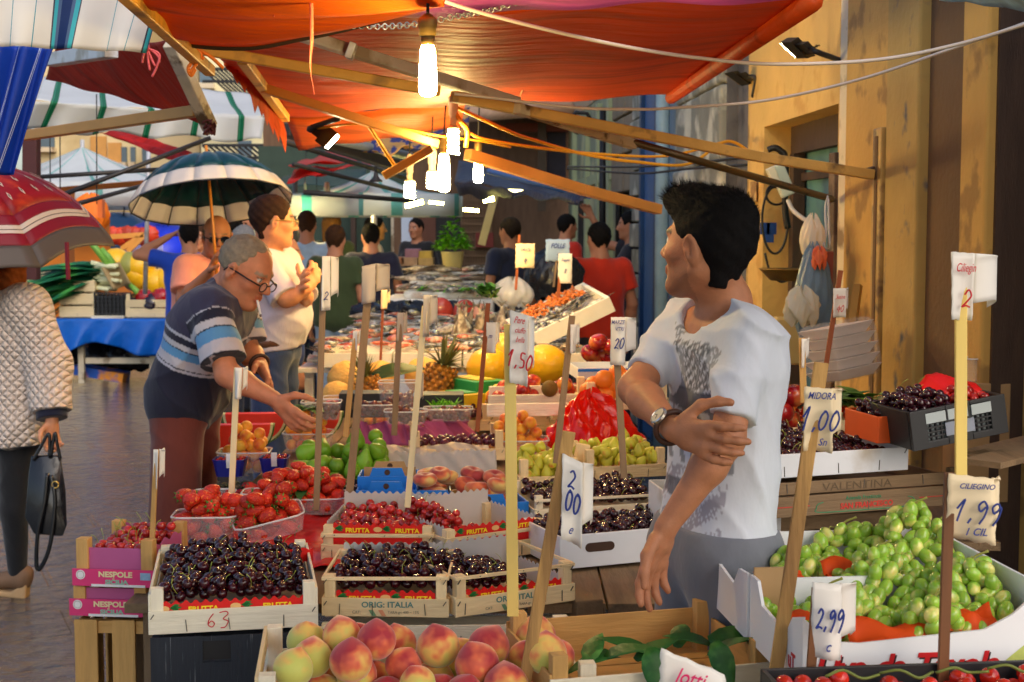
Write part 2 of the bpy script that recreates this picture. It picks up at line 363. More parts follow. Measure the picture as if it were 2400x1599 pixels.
slab(MB(), 4.285, 4.49, 0, 5, .06).build('pilaster', plaster2, sh, world=True, bevel=.01)
slab(MB(), 5.2, 5.3, 0, 1.98, .085, .3).build('steel_channel', mat('ochre_metal', sr(176, 138, 74), .5, .2, 10, metal=.1, c2=rust and sr(110, 80, 50), c2sc=12), sh, world=True, bevel=.006)
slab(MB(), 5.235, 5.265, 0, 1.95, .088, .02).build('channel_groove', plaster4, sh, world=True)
slab(MB(), 5.2, 5.3, 1.98, 5, .06, .3).build('wall', plaster2, sh, world=True)
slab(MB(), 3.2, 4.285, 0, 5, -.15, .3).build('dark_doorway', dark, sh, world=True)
slab(MB(), 4.27, 4.285, 0, 5, .03, .1).build('door_edge', darkwood, sh, world=True)
slab(MB(), 3.2, 3.95, 0, 5, -.1, .05).build('door', mat('blueblack_door', sr(18, 22, 30), .4, .3), sh, world=True)
slab(MB(), 6.0, 7.38, 0, 2.6, -.20, .2).build('door', teal, sh, world=True)
slab(MB(), 7.38, 7.5, 0, 2.14, -.301, .2).build('reveal', plaster2, sh, world=True)
slab(slab(slab(MB(), 7.28, 7.36, 0, 2.0, -.13, .06), 6.02, 7.28, 1.86, 1.9, -.17, .03), 6.0, 7.38, 2.0, 2.14, -.14, .05).build('door_frame', darkwood, sh, world=True)
slab(MB(), 5.93, 6.02, 0, 1.93, .045, .07).build('jamb_post', rust, sh, world=True, bevel=.004)
slab(MB(), 5.8, 5.93, 0, 5, .03, .05).build('door_jamb', pale, sh, world=True, bevel=.006)
# next building: grey door, weathered stone pilaster, pipe, blue door, block wall
sb = empty('stone_building', 'weathered stone building with blue door and grey shutter behind the man', 'building', wall_xy(10))
stone = mat('weathered_stone', sr(140, 136, 124), .85, .3, 4, .7, 14, c2=sr(205, 198, 180), c2sc=3.2, c2t=(.5, .6))
grey = mat('grey_board', sr(104, 98, 96), .8, .25, 9, .3, 40, c2=sr(70, 66, 70), c2sc=4)
slab(MB(), 7.74, 8.3, 0, 5, -.06, .3).build('shutter', grey, sb, world=True)
slab(MB(), 7.72, 7.8, 0, 5, -.01, .05).build('corner_trim', plaster2, sb, world=True)
q = MB(); zz = 0
while zz < 5:
    hgt = .34 + .2 * rnd.random(); y = 8.32
    for yy in (8.85 + .2 * rnd.random(), 9.4 + .15 * rnd.random(), 9.9): slab(q, y + .008, yy, zz + .008, zz + hgt, .02 + .03 * rnd.random(), .3); y = yy
    zz += hgt
q.build('stone_pilaster', stone, sb, world=True, bevel=.02)
slab(MB(), 8.3, 9.92, 0, 5, .0, .3).build('wall_core', grey, sb, world=True)
a = wall_xy(10.05, .09); MB().tube([a, a + V((0, 0, 5))], .05).build('drain_pipe', mat('pale_blue_pipe', sr(150, 178, 196), .5, .2), sb, smooth=True, world=True)
slab(MB(), 9.92, 10.6, 0, 5, .0, .3).build('door_jamb', mat('pale_blue_paint', sr(132, 152, 166), .7, .2), sb, world=True)
slab(MB(), 10.6, 11.45, 0, 2.9, .02, .3).build('door', mat('blue_paint', sr(38, 92, 150), .55, .2, 5), sb, world=True)
slab(slab(slab(MB(), 10.6, 11.45, 2.82, 2.95, .06), 10.62, 10.7, 0, 2.82, .05), 11.36, 11.45, 0, 2.82, .05).build('door_frame', mat('blue_paint_dark', sr(30, 70, 112), .55, .2, 5), sb, world=True)
slab(MB(), 10.6, 12, 2.95, 5, .01, .3).build('wall', mat('cream_wall', sr(206, 198, 160), .85, .16, 3, c2=sr(160, 148, 110), c2sc=2), sb, world=True)
q = MB(); zz = 0
for k in range(14): slab(q, 11.46, 12, zz + .01, zz + .2, .03 + .02 * (k % 2), .3); zz += .21
q.build('brick_pier', stone, sb, world=True, bevel=.01)
fb = empty('far_shop_building', 'far shop front with greenish door frames and block wall beyond the blue door', 'building', wall_xy(14.5))
q = MB(); zz = 1.95
for k in range(3):
    y = 12.02
    for yy in (12.7, 13.5): slab(q, y + .01, yy, zz + .01, zz + .33, .02 * rnd.random(), .3); y = yy
    zz += .34
q.build('block_wall', mat('beige_block', sr(150, 132, 108), .9, .25, 5, .4, 30), fb, world=True, bevel=.015)
slab(MB(), 12.02, 13.5, 0, 1.95, -.1, .3).build('dark_doorway', mat('green_black', sr(38, 44, 40), .7, .3), fb, world=True)
slab(MB(), 12.4, 12.7, 0, 1.9, -.06, .1).build('door', mat('green_paint', sr(62, 120, 108), .6, .2), fb, world=True)
slab(MB(), 13.5, 18, 0, 3.2, -.02, .3).build('wall', mat('pale_green_wall', sr(150, 154, 126), .8, .3, 2, c2=sr(206, 200, 150), c2sc=1.3), fb, world=True)
slab(MB(), 12.02, 20, 2.98, 6, -.01, .3).build('wall', mat('rose_wall', sr(196, 164, 130), .85, .12, 2), fb, world=True)
q = MB()
for y in (13.6, 14.5, 15.6, 17): slab(q, y, y + .16, 0, 2.9, .03, .1)
slab(q, 13.5, 18, 2.1, 2.2, .02, .1); q.build('door_frame', mat('pale_green_paint', sr(178, 184, 140), .6, .2), fb, world=True)
for y in (14.0, 16.2): slab(MB(), y, y + .5, 0, 2.05, -.005, .05).build('door', mat('dark_door', sr(46, 46, 40), .6, .2), fb, world=True)
a = wall_xy(13.3, .12)
lb = empty('iron_bracket', 'black wrought iron scroll bracket on the far block wall', 'bracket', a + V((0, 0, 2.0)))
q = MB(); q.tube([a + V((0, 0, 1.0)), a + V((0, 0, 2.75))], .03); q.tube([a + V((.16, .1, 1.0)), a + V((.16, .1, 2.75))], .03)
q.tube([a + V((-.22 + .13 * (1 - t / 14) * math.cos(t * .9), 0, 2.6 + .13 * (1 - t / 14) * math.sin(t * .9))) for t in range(13)], .018)
q.build('iron_scroll', mat('black_iron', (.012, .012, .013), .5, .2), lb, smooth=True, world=True)
# back building closing the lane
bb = empty('back_building', 'dark brown shop fronts with tiled porch roof closing the lane behind the fish stalls', 'building', (-1, 18.3, 0))
brown = mat('brown_boards', sr(112, 82, 58), .7, .3, 4, .2, 30, st=(5, 1, 1))
BY = 18.3
def bpan(r, x0, x1, y0, y1, m, name, dy=0, th=.12, d=BY):
    a = P(r, x0, y1, d - dy); b = P(r, x1, y0, d - dy)
    return MB().box(((a.x + b.x) / 2, d - dy + th / 2, (a.z + b.z) / 2), (abs(b.x - a.x), th, abs(b.z - a.z))).build(name, m, bb, world=True)
a0 = P(R5, -250, 0, BY).x; a1 = P(R11, 900, 0, BY).x
MB().box(((a0 + a1) / 2, BY + .3, 1.6), (a1 - a0, .3, 3.2)).build('wall', brown, bb, world=True)
MB().box((a0 + .9, BY + .1, 1.35), (1.9, .06, 2.7)).build('shutter', mat('deep_green', sr(52, 70, 56), .6, .2), bb, world=True)
bpan(R5, 700, 775, -60, 420, mat('white_column', sr(206, 216, 232), .6, .05), 'column', .3)
bpan(R5, 630, 648, -60, 320, pale, 'door_post', .2); bpan(R5, 355, 385, -60, 320, darkwood, 'door_post', .2)
bpan(R5, 650, 700, -60, 420, brown, 'column', .25); bpan(R5, 820, 932, -60, 420, mat('rust_door', sr(104, 62, 44), .6, .2), 'door', .18)
bpan(R5, 932, 1110, -60, 420, mat('charcoal_door', sr(34, 32, 30), .6, .2), 'door', .16)
q = MB()
x0, x1, zt, zb = P(R5, 1112, 0, BY).x, P(R5, 1310, 0, BY).x, 2.1, .6
for k in range(12): xx = x0 + (x1 - x0) * k / 11; q.box((xx, BY - .2, (zt + zb) / 2), (.02, .02, zt - zb))
for k in range(16): zz = zb + (zt - zb) * k / 15; q.box(((x0 + x1) / 2, BY - .222, zz), (x1 - x0, .02, .02))
q.build('grille', mat('brown_grille', sr(122, 92, 62), .6, .2), bb, world=True)
bpan(R5, 1205, 1325, 190, 290, mat('red_panel', sr(120, 40, 30), .6, .2), 'panel', .3)
bpan(R11, 250, 330, 400, 1300, mat('timber_post', sr(90, 72, 54), .7, .2), 'timber_post', .5); bpan(R11, 340, 520, 520, 1000, mat('dusk_opening', sr(52, 44, 56), .6, .2), 'opening', .2)
bpan(R11, -900, 520, 360, 410, darkwood, 'eave_beam', .5); bpan(R11, -60, 540, 450, 530, mat('red_beam', sr(132, 58, 34), .6, .2), 'beam', .35)
# tiled porch roof
q = MB(); c0 = P(R11, -420, 400, 17.2); c1 = P(R11, 560, 330, 17.2); c2 = P(R11, 560, 205, 18.6); c3 = P(R11, -420, 170, 18.6)
nt_ = 26
for i in range(nt_):
    for j in range(5):
        f0, f1 = j / 5, (j + 1.15) / 5
        e = [c0.lerp(c3, t) .lerp(c1.lerp(c2, t), (i + .5) / nt_) for t in (f0, f1)]
        q.tube([e[0] + V((0, 0, .03)), e[1] + V((0, 0, .0))], [.085, .075], 7)
q.build('tile_roof', mat('roof_tile', sr(214, 172, 140), .8, .3, 3, .2, 30), bb, world=True, smooth=True)
# left side: cream houses far down the street with balconies
cream = mat('cream_house', sr(232, 214, 168), .85, .1, 1, c2=sr(196, 172, 120), c2sc=.6)
def house(label, px0, px1, d, zt, m, wins, seed):
    a = P(RP, px0, 500, d); b = P(RP, px1, 500, d)
    h = empty('house', label, 'building', ((a.x + b.x) / 2, d, 0))
    MB().box(((a.x + b.x) / 2, d + 2, zt / 2), (b.x - a.x, 4, zt)).build('wall', m, h, world=True)
    shut = mat('blue_shutter', sr(96, 116, 130), .7, .2); tr = mat('ochre_trim', sr(214, 160, 90), .8, .1)
    for (x0, y0, x1, y1, kind) in wins:
        c, e = P(RP, x0, y1, d), P(RP, x1, y0, d)
        wn_ = MB().box(((c.x + e.x) / 2, d - .02, (c.z + e.z) / 2), (e.x - c.x, .08, e.z - c.z)).build('window', shut if kind == 's' else tr, h, world=True)
        MB().box(((c.x + e.x) / 2, d - .05, c.z - .06), ((e.x - c.x) * 1.25, .3, .1)).build('sill', pale, wn_, world=True)
    return h
house('cream house with orange panel and blue shutters seen over the white parasols', 85, 470, 30, 9, cream,
      [(215, 320, 250, 400, 'o'), (255, 335, 285, 382, 'o'), (287, 345, 298, 380, 's'), (308, 345, 318, 380, 's'), (335, 345, 345, 380, 's'), (96, 305, 128, 345, 's')], 1)
house('pale yellow house behind the black balcony railings at upper left', 474, 760, 27, 9, mat('pale_yellow_house', sr(236, 226, 180), .85, .08, 1),
      [(470, 160, 500, 195, 's'), (560, 330, 590, 390, 's'), (690, 350, 712, 400, 's')], 2)
MB().box((-11.8, 24, 4), (3, 8, 8)).build('side_house', mat('ochre_house', sr(190, 128, 70), .85, .15, 1), label='ochre house at the far left edge behind the vegetable stall', cat='building')
def railing(label, r, x0, x1, y0, y1, d, n, diag=False):
    t = empty('balcony_railing', label, 'railing', P(r, (x0 + x1) / 2, y1, d)); ir = mat('black_iron', (.012, .012, .013), .5, .2)
    a, b = P(r, x0, y1, d), P(r, x1, y0, d); q = MB()
    for k in range(n + 1):
        xx = a.x + (b.x - a.x) * k / n; q.tube([(xx + (.5 if diag else 0), d, a.z), (xx, d, b.z)], .022, 6)
    q.build('bars', ir, t, world=True); q = MB()
    for z in (a.z, (a.z + b.z) / 2, b.z): q.box(((a.x + b.x) / 2, d, z), (b.x - a.x, .06, .05))
    q.build('rail', ir, t, world=True)
    MB().box(((a.x + b.x) / 2, d + .35, a.z - .1), (b.x - a.x, .9, .1)).build('balcony_slab', pale, t, world=True)
railing('black iron balcony railing high on the pale yellow house', R1, 1380, 1720, 470, 640, 26, 12, True)
railing('dark slanted iron railing above the green umbrella', R1, 1380, 2010, 990, 1160, 24, 16, True)
# ---------------------------------------------------------------- canopies
def tarp(n, c, tl=.35, var=.16, rough=.55): return mat(n, c, rough, var, 2.2, .5, 4, st=(1, 5, 1), transl=tl, bd=.03, c2=tuple(x * .5 for x in c), c2sc=1.7, c2t=(.5, .8))
orange = tarp('orange_tarp', sr(216, 86, 16), .46); orange2 = tarp('amber_tarp', sr(228, 108, 18), .48); redt = tarp('brick_tarp', sr(178, 60, 36), .45)
pink = tarp('pink_tarp', sr(240, 130, 190), .5); red = tarp('red_tarp', sr(232, 40, 20), .4); navy = tarp('navy_tarp', sr(30, 32, 58), .1)
cord_m = mat('dark_cord', sr(70, 52, 34), .8, .2)
yel = mat('yellow_steel', sr(214, 160, 62), .5, .2, 7, .15, 60, c2=sr(150, 112, 50), c2sc=9, c2t=(.55, .7)); gsteel = mat('grey_steel', sr(196, 196, 200), .4, .15, 8, metal=.3, c2=sr(150, 140, 128), c2sc=8)
oldw = mat('chipped_white', sr(196, 184, 160), .6, .3, 9, .2, 60, c2=sr(96, 74, 52), c2sc=10, c2t=(.53, .6)); blk = mat('black_steel', sr(42, 38, 38), .45, .3, 9)
# main canopy
def zp(r, x, y, z): return PZ(r, x, y, z)
cA = empty('awning', 'large orange tarp awning stretched overhead behind the big hanging bulb', 'awning', P(RP, 1200, 130, 5))
a, b, c, d = P(RP, 415, 50, 4.3), P(RP, 1905, -15, 3.75), P(RP, 1573, 219, 6.5), P(RP, 668, 272, 6.9)
MB().sheet(60, 40, quadfn(a, b, c, d, .03, .012, 3, 1)).build('fabric', orange, cA, smooth=True, solid=.003, world=True)
MB().tube([c + V((0, 0, -.02)), b + V((0, 0, -.02))], .028, 10).build('edge_roll', orange, cA, smooth=True, world=True)
MB().tube(catmull([P(R2, 1500, 675, 6.3), P(R2, 1600, 420, 5.4), P(R2, 1750, 80, 4.4)], 8), .004, 6).build('seam', mat('seam_thread', sr(160, 84, 24), .8), cA, world=True)
q = MB(); pts = [P(R2, 1000 + 0 * k, 0, 6) for k in range(1)]
MB().sheet(20, 4, quadfn(d + V((0, .0, -.005)), P(RP, 1090, 244, 6.75), P(RP, 1080, 300, 7.6), P(RP, 700, 352, 7.9), .02, .01, 3, 2)).build('rear_flap', tarp('tan_orange_tarp', sr(226, 110, 40), .5), cA, smooth=True, solid=.003, world=True)
# torn fringe hanging along the left edge
q = MB(); rr = random.Random(4); top = [(1520, 410), (1600, 440), (1690, 520), (1760, 600), (1820, 690), (1880, 770), (1915, 830)]; bot = [(1560, 540), (1640, 610), (1700, 700), (1780, 810), (1860, 930), (1920, 1020), (1930, 1000)]
for i in range(6):
    for k in range(3):
        t0, t1 = k / 3, (k + 1) / 3; dd = 5.2 + (i + t0) * .28
        pa = (top[i][0] + (top[i + 1][0] - top[i][0]) * t0, top[i][1] + (top[i + 1][1] - top[i][1]) * t0); pb = (top[i][0] + (top[i + 1][0] - top[i][0]) * t1, top[i][1] + (top[i + 1][1] - top[i][1]) * t1)
        tip = (bot[i][0] + (bot[i + 1][0] - bot[i][0]) * (t0 + .2) + rr.uniform(-15, 20), bot[i][1] + (bot[i + 1][1] - bot[i][1]) * t0 + rr.uniform(-55, 40))
        A_, B_, T_ = P(R1, pa[0], pa[1], dd), P(R1, pb[0] + 14, pb[1], dd + .1), P(R1, tip[0], tip[1], dd + .02)
        q.add([A_, B_, B_.lerp(T_, .55) + V((.012, .01, 0)), T_, A_.lerp(T_, .5) + V((-.006, -.02, 0))], [(0, 1, 2, 4), (4, 2, 3)])
q.build('torn_fringe', orange, cA, solid=.002, world=True)
# pink strip nearer than the awning
t = empty('awning', 'narrow pink tarp strip along the top edge above the orange awning', 'awning', P(RP, 1400, 0, 3.9))
MB().sheet(30, 4, quadfn(P(RP, 930, 40, 4.15), P(RP, 1905, -4, 3.6), P(RP, 1905, -70, 3.3), P(RP, 1000, -40, 3.6), 0, .01, 3, 2)).build('fabric', pink, t, smooth=True, solid=.003, world=True)
t = empty('awning', 'folded amber orange tarp at the top, nearer than the bulb, with dark hem rope', 'awning', P(RP, 600, 30, 4))
a, b = P(RP, 415, 90, 4.35), P(RP, 1045, -8, 3.75)
mid = [P(R1, 1330, 305, 4.3), P(R1, 1700, 320, 4.22), P(R2, 0, 262, 4.15), P(R2, 330, 190, 4.05), P(R2, 700, 90, 3.9), P(R2, 1000, -10, 3.75)]
mid = catmull([a] + mid, 8)
top = [P(RP, 278 + 760 * i / (len(mid) - 1), -60, 3.5 - .35 * i / (len(mid) - 1)) for i in range(len(mid))]
nm = len(mid) - 1
def fB(u, v):
    i = min(int(u * nm), nm - 1); f = u * nm - i; p = mid[i].lerp(mid[i + 1], f); s = top[i].lerp(top[i + 1], f)
    return p.lerp(s, v) + V((0, 0, .018 * math.sin(v * 14 + u * 3) * math.sin(3.1416 * v) - .03 * math.sin(3.14 * v)))
MB().sheet(60, 24, fB).build('fabric', orange2, t, smooth=True, solid=.003, world=True)
MB().tube(mid, .011, 8).build('hem_rope', cord_m, t, smooth=True, world=True)
# brick red awning at the left
t = empty('awning', 'brick red awning sloping down at left beside the chipped white post', 'awning', P(RP, 300, 190, 5.5))
MB().sheet(30, 24, quadfn(P(R1, 310, 530, 7.2), P(R1, 1400, 835, 5.2), P(R1, 1180, 270, 4.9), P(R1, 380, 330, 6.2), .03, .008, 3, 5)).build('fabric', redt, t, smooth=True, solid=.003, world=True)
# blue and white striped valance, top left
SBL = [(0, sr(232, 230, 226)), (.28, sr(40, 150, 178)), (.287, sr(232, 230, 226)), (.5, sr(40, 150, 178)), (.507, sr(232, 230, 226)), (.66, sr(70, 74, 92)), (.675, sr(64, 186, 200)), (.71, sr(84, 110, 150)), (.745, sr(16, 50, 110)), (.85, sr(84, 110, 150)), (.885, sr(64, 186, 200)), (.93, sr(70, 74, 92)), (.945, sr(232, 230, 226))]
smat = mat('awning_stripe', rough=.6, var=.05, sc=3, bump=.2, bsc=6, transl=.4, uvs=(0, 1, SBL))
t = empty('awning', 'white awning valance with blue stripes hanging at the top left corner', 'awning', P(RP, 150, 60, 4.2))
a, b, c, d = P(R1, -120, 308, 4.0), P(R1, 985, 358, 4.25), P(R1, 1120, -100, 4.25), P(R1, -120, -100, 4.0)
def fS(u, v):
    p = quadfn(a, b, c, d)(u, v); return p + V((0, .02 * math.sin(u * 20) * (1 - v), 0))
MB().sheet(50, 12, fS, uvs=(1.72, 1)).build('fabric', smat, t, smooth=True, solid=.003, world=True)
bstr = mat('curtain_stripe', rough=.5, var=.1, sc=3, transl=.25, uvs=(0, 1, [(0, sr(16, 62, 170)), (.30, sr(220, 230, 245)), (.325, sr(16, 62, 170)), (.36, sr(220, 230, 245)), (.38, sr(16, 62, 170))]))
t = empty('curtain', 'deep blue curtain with white pinstripes hanging below the striped valance', 'curtain', P(RP, 60, 250, 4.6))
MB().sheet(30, 30, lambda u, v: quadfn(P(R1, -300, 1200, 4.55), P(R1, 95, 1190, 4.55), P(R1, 378, 325, 4.55), P(R1, -60, 300, 4.55))(u, v) + V((0, .025 * math.sin(u * 16 + v * 2), 0)), uvs=(3.2, 1)).build('fabric', bstr, t, smooth=True, solid=.003, world=True)
# white and green awning
gw = mat('green_stripe', rough=.6, var=.06, sc=2, transl=.45, uvs=(0, 1, [(0, sr(236, 238, 238)), (.30, sr(20, 130, 90)), (.325, sr(90, 180, 150)), (.34, sr(20, 130, 90)), (.40, sr(20, 130, 90)), (.435, sr(236, 238, 238))]))
t = empty('awning', 'white awning with green stripes and hanging valance across the street at left', 'awning', P(RP, 340, 270, 10))
a, b = P(R1, 150, 880, 9.6), P(R1, 1790, 965, 10.4); a2, b2 = P(R1, 240, 690, 9.5), P(R1, 1800, 800, 10.4)
MB().sheet(60, 8, lambda u, v: quadfn(a, b, b2, a2)(u, v) + V((0, .05 * math.sin(u * 30) * (1 - v), .02 * math.sin(u * 21) * (1 - v))), uvs=(4.9, 1)).build('valance', gw, t, smooth=True, solid=.004, world=True)
MB().sheet(60, 16, quadfn(a2, b2, P(R1, 1700, 640, 12), P(R1, 300, 520, 12), .04, .01, 5, 1), uvs=(4.9, 1)).build('fabric', gw, t, smooth=True, solid=.004, world=True)
def parasol(label, r, cx, cy, rimy, rad, d, m, n=8, val=.16, sub=None):
    t = empty('market_parasol', label, 'parasol', (P(r, cx, cy, d).x, d, 0)); top = P(r, cx, cy, d); zr = P(r, cx, rimy, d).z
    q = MB()
    for i in range(n):
        a0, a1 = 6.2832 * (i + .5) / n, 6.2832 * (i + 1.5) / n
        e0, e1 = [V((top.x + rad * math.cos(x), d + rad * math.sin(x), zr)) for x in (a0, a1)]
        q.sheet(6, 6, lambda u, v, e0=e0, e1=e1: top.lerp(e0.lerp(e1, u), v) - V((0, 0, .12 * rad * math.sin(3.14 * v))) * .6 + V((0, 0, -.03 * math.sin(3.14 * u) * v)), uvs=(1.5, 1))
    q.build('canopy', m, t, smooth=True, solid=.004, world=True); q = MB()
    for i in range(n):
        a0, a1 = 6.2832 * (i + .5) / n, 6.2832 * (i + 1.5) / n
        e0, e1 = [V((top.x + rad * math.cos(x), d + rad * math.sin(x), zr)) for x in (a0, a1)]
        q.sheet(4, 1, lambda u, v, e0=e0, e1=e1: e0.lerp(e1, u) - V((0, 0, val * v)), uvs=(1.5, 1))
    q.build('valance', m, t, smooth=True, solid=.004, world=True)
    MB().tube([(top.x, d, 0), top + V((0, 0, .1))], .03).build('pole', gsteel, t, world=True)
    return t
wg = mat('pale_green_stripe', rough=.6, var=.05, transl=.55, uvs=(0, 1, [(0, sr(240, 244, 244)), (.42, sr(150, 214, 208)), (.5, sr(240, 244, 244))]))
parasol('white market parasol with pale green stripes, far down the street at left', R1, 560, 1000, 1270, 2.3, 20, wg, 8, .3)
parasol('small white parasol with teal stripes left of the lit bulbs', R2, 510, 1165, 1330, .95, 13.5, mat('teal_stripe', rough=.6, var=.05, transl=.5, uvs=(0, 1, [(0, sr(226, 234, 238)), (.42, sr(130, 200, 200)), (.6, sr(226, 234, 238))])), 6, .2)
t = empty('awning', 'orange red strip of awning below the green striped valance', 'awning', P(RP, 350, 340, 12.5))
MB().sheet(20, 6, quadfn(P(R1, 1180, 1105, 12), P(R1, 1345, 1068, 12), P(R1, 900, 895, 13), P(R1, 675, 893, 13), .02, .02, 2, 1)).build('fabric', red, t, smooth=True, solid=.004, world=True)
t = empty('awning', 'bright red awning far beyond the umbrella, left of the bulbs', 'awning', P(RP, 740, 400, 12))
MB().sheet(20, 6, quadfn(P(R2, -80, 1250, 11), P(R2, 250, 1150, 11), P(R2, 540, 1100, 13), P(R2, -30, 1150, 13), .02, .02, 2, 3)).build('fabric', red, t, smooth=True, solid=.004, world=True)
MB().sheet(16, 6, quadfn(P(R2, -70, 1130, 11.6), P(R2, 480, 1090, 12.8), P(R2, 250, 1010, 13.6), P(R2, -40, 1120, 13), .02, .02, 2, 3)).build('upper_fold', tarp('rose_tarp', sr(220, 90, 80), .5), t, smooth=True, solid=.004, world=True)
t = empty('awning', 'dark navy awning over the fish stall, right of the lit bulbs', 'awning', P(RP, 1230, 420, 10))
MB().sheet(24, 10, quadfn(P(R2, 1060, 1240, 12), P(R2, 1950, 1345, 8.6), P(R2, 1960, 1335, 11), P(R2, 1090, 1090, 13), .02, .015, 3, 3)).build('fabric', navy, t, smooth=True, solid=.004, world=True)
MB().sheet(24, 3, quadfn(P(R2, 1060, 1240, 12), P(R2, 1950, 1345, 8.6), P(R2, 1900, 1365, 8.6), P(R2, 1100, 1330, 12), .0, .03, 4, 3)).build('valance', navy, t, smooth=True, solid=.004, world=True)
MB().tube([P(R2, 1300, 1165, 10.5), P(R2, 1980, 1330, 9)], .025).build('blue_edge_tube', mat('blue_tube', sr(60, 100, 160), .5), t, world=True)
# patterned cloth awning
pat = mat('blue_tan_pattern', sr(196, 152, 92), .8, .1, 4, c2=sr(58, 66, 128), c2sc=11, c2t=(.49, .53), transl=.3)
t = empty('awning', 'blue and tan patterned cloth awning hanging behind the lit bulbs', 'awning', P(RP, 960, 320, 8.6))
MB().sheet(24, 12, quadfn(P(R2, 580, 1060, 8.6), P(R2, 1150, 930, 8.6), P(R2, 1165, 715, 9), P(R2, 330, 955, 9), .03, .03, 3, 3)).build('fabric', pat, t, smooth=True, solid=.004, world=True)
t = empty('awning', 'white and light blue awning edge at the top right corner', 'awning', P(RP, 2330, 5, 3))
MB().sheet(12, 4, quadfn(P(R3, 1850, 0, 3.6), P(R3, 2500, 75, 3), P(R3, 2500, -90, 2.8), P(R3, 1850, -90, 3.4), 0, .004, 3, 3)).build('fabric', tarp('mottled_blue_tarp', sr(170, 200, 214), .4, .3), t, smooth=True, solid=.003, world=True)
# unseen awning added over the camera to cut and soften the skylight
t = empty('awning', 'cream awning roofing the front of the stall above the photographer', 'awning', (.1, 1, 2.6))
MB().sheet(20, 20, quadfn((-1.3, -2, 2.75), (1.75, -2, 2.75), (1.6, 3.1, 2.5), (-1.15, 3.1, 2.5), .05, .02, 3, 1)).build('fabric', tarp('skylight_diffuser_tarp', sr(226, 214, 190), .45), t, smooth=True, solid=.003, world=True)
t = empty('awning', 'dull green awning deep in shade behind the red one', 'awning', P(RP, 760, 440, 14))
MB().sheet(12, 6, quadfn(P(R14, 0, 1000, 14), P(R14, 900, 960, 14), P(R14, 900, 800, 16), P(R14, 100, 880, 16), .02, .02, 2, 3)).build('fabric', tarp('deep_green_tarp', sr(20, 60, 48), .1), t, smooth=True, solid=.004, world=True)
# ---------------------------------------------------------------- frames, beams and poles
def beam(label, pts, w, m, round_=False, name='awning_beam', cat='beam', h=None):
    ps = [P(*p) for p in pts]; q = MB()
    if round_: q.tube(ps, w / 2, 10)
    else:
        for i in range(len(ps) - 1): q.bar(ps[i], ps[i + 1], w, h or w)
    return q.build(name, m, label=label, cat=cat, bevel=0 if round_ else .004, smooth=round_)
beam('yellow square steel beam slanting from the top left to the torn orange fringe', [(RP, 262, -40, 3.4), (R1, 1430, 485, 4.7)], .034, yel)
beam('yellow steel cross beam running from the knotted corner to the big bulb', [(R1, 1320, 328, 4.55), (R2, 960, 625, 4.7)], .034, yel)
beam('pale grey steel beam passing behind the big bulb', [(R2, 20, 240, 4.3), (R2, 1490, 700, 5.0)], .036, gsteel)
MB().box(P(R2, 358, 348, 4.36), (.022, .05, .05), M.Rotation(.35, 3, 'Y')).build('pipe_clamp', gsteel, label='small steel clamp on the pale grey beam', cat='clamp', bevel=.003)
beam('long yellow beam reaching from the bulbs to the steel channel on the ochre wall', [(R2, 1040, 655, 4.75), (R3, 870, 848, 5.15), (R3, 1490, 945, 5.25)], .036, mat('worn_yellow_steel', sr(206, 160, 84), .55, .25, 8, .2, 60, c2=sr(96, 74, 52), c2sc=7, c2t=(.56, .66)))
beam('short rusty end bracket of the long yellow beam', [(R3, 1460, 935, 5.26), (R3, 1565, 905, 5.3)], .034, rust, name='beam_bracket', cat='bracket')
beam('chipped pale wooden brace below the long yellow beam', [(R2, 1480, 735, 4.8), (R2, 2280, 985, 5.3)], .036, oldw)
beam('round dark steel pole ending at the door jamb right of the man', [(R3, 180, 765, 5.28), (R3, 1270, 1078, 5.9)], .03, mat('olive_steel', sr(90, 74, 48), .35, .2, 8, metal=.5), True, 'awning_pole', 'pole')
beam('ochre beam sloping from the torn fringe to the coil bulb', [(R1, 1790, 600, 5.6), (R2, 940, 985, 6.1)], .036, mat('ochre_steel', sr(206, 142, 66), .5, .15, 8))
beam('far ochre beam from the bulbs towards the man', [(R2, 1150, 1052, 6.4), (R2, 1925, 1290, 6.9), (R11, 1420, 1285, 7.3)], .05, mat('ochre_steel_dull', sr(196, 136, 74), .5, .2, 8))
beam('yellow beam along the torn left edge of the orange awning', [(R1, 1650, 405, 4.9), (R1, 1945, 805, 6.7)], .036, yel)
beam('chipped white steel post slanting down at the end of the brick red awning', [(R1, 1160, 290, 4.85), (R1, 1430, 870, 5.1)], .045, oldw, name='awning_post', cat='post')
beam('ochre bar below the brick red awning', [(R1, 170, 925, 6.2), (R1, 1345, 755, 5.2)], .042, mat('ochre_bar', sr(190, 140, 70), .5, .15, 8))
beam('pale bar under the striped valance', [(R1, 340, 410, 5.6), (R1, 760, 345, 5.0)], .05, gsteel)
beam('dark steel pole slanting up behind the red umbrella', [(R1, 380, 1345, 8.5), (R1, 1430, 940, 9)], .03, blk, True, 'awning_pole', 'pole')
beam('second dark steel pole below it, left of the green umbrella', [(R1, 430, 1415, 8.2), (R1, 980, 1262, 9.2)], .028, blk, True, 'awning_pole', 'pole')
beam('level dark pole behind the green umbrella', [(R1, 270, 1205, 9.3), (R1, 1120, 1152, 9.6)], .03, blk, True, 'awning_pole', 'pole')
beam('rusty orange bar level behind the vegetable stall', [(R1, 330, 1300, 12), (R1, 990, 1245, 13)], .05, mat('rust_orange', sr(170, 98, 40), .6, .2), name='awning_bar', cat='bar')
beam('black pole running down to the hanging floodlight and lamps', [(R14, 110, 430, 8), (R14, 1250, 800, 9.5)], .07, blk)
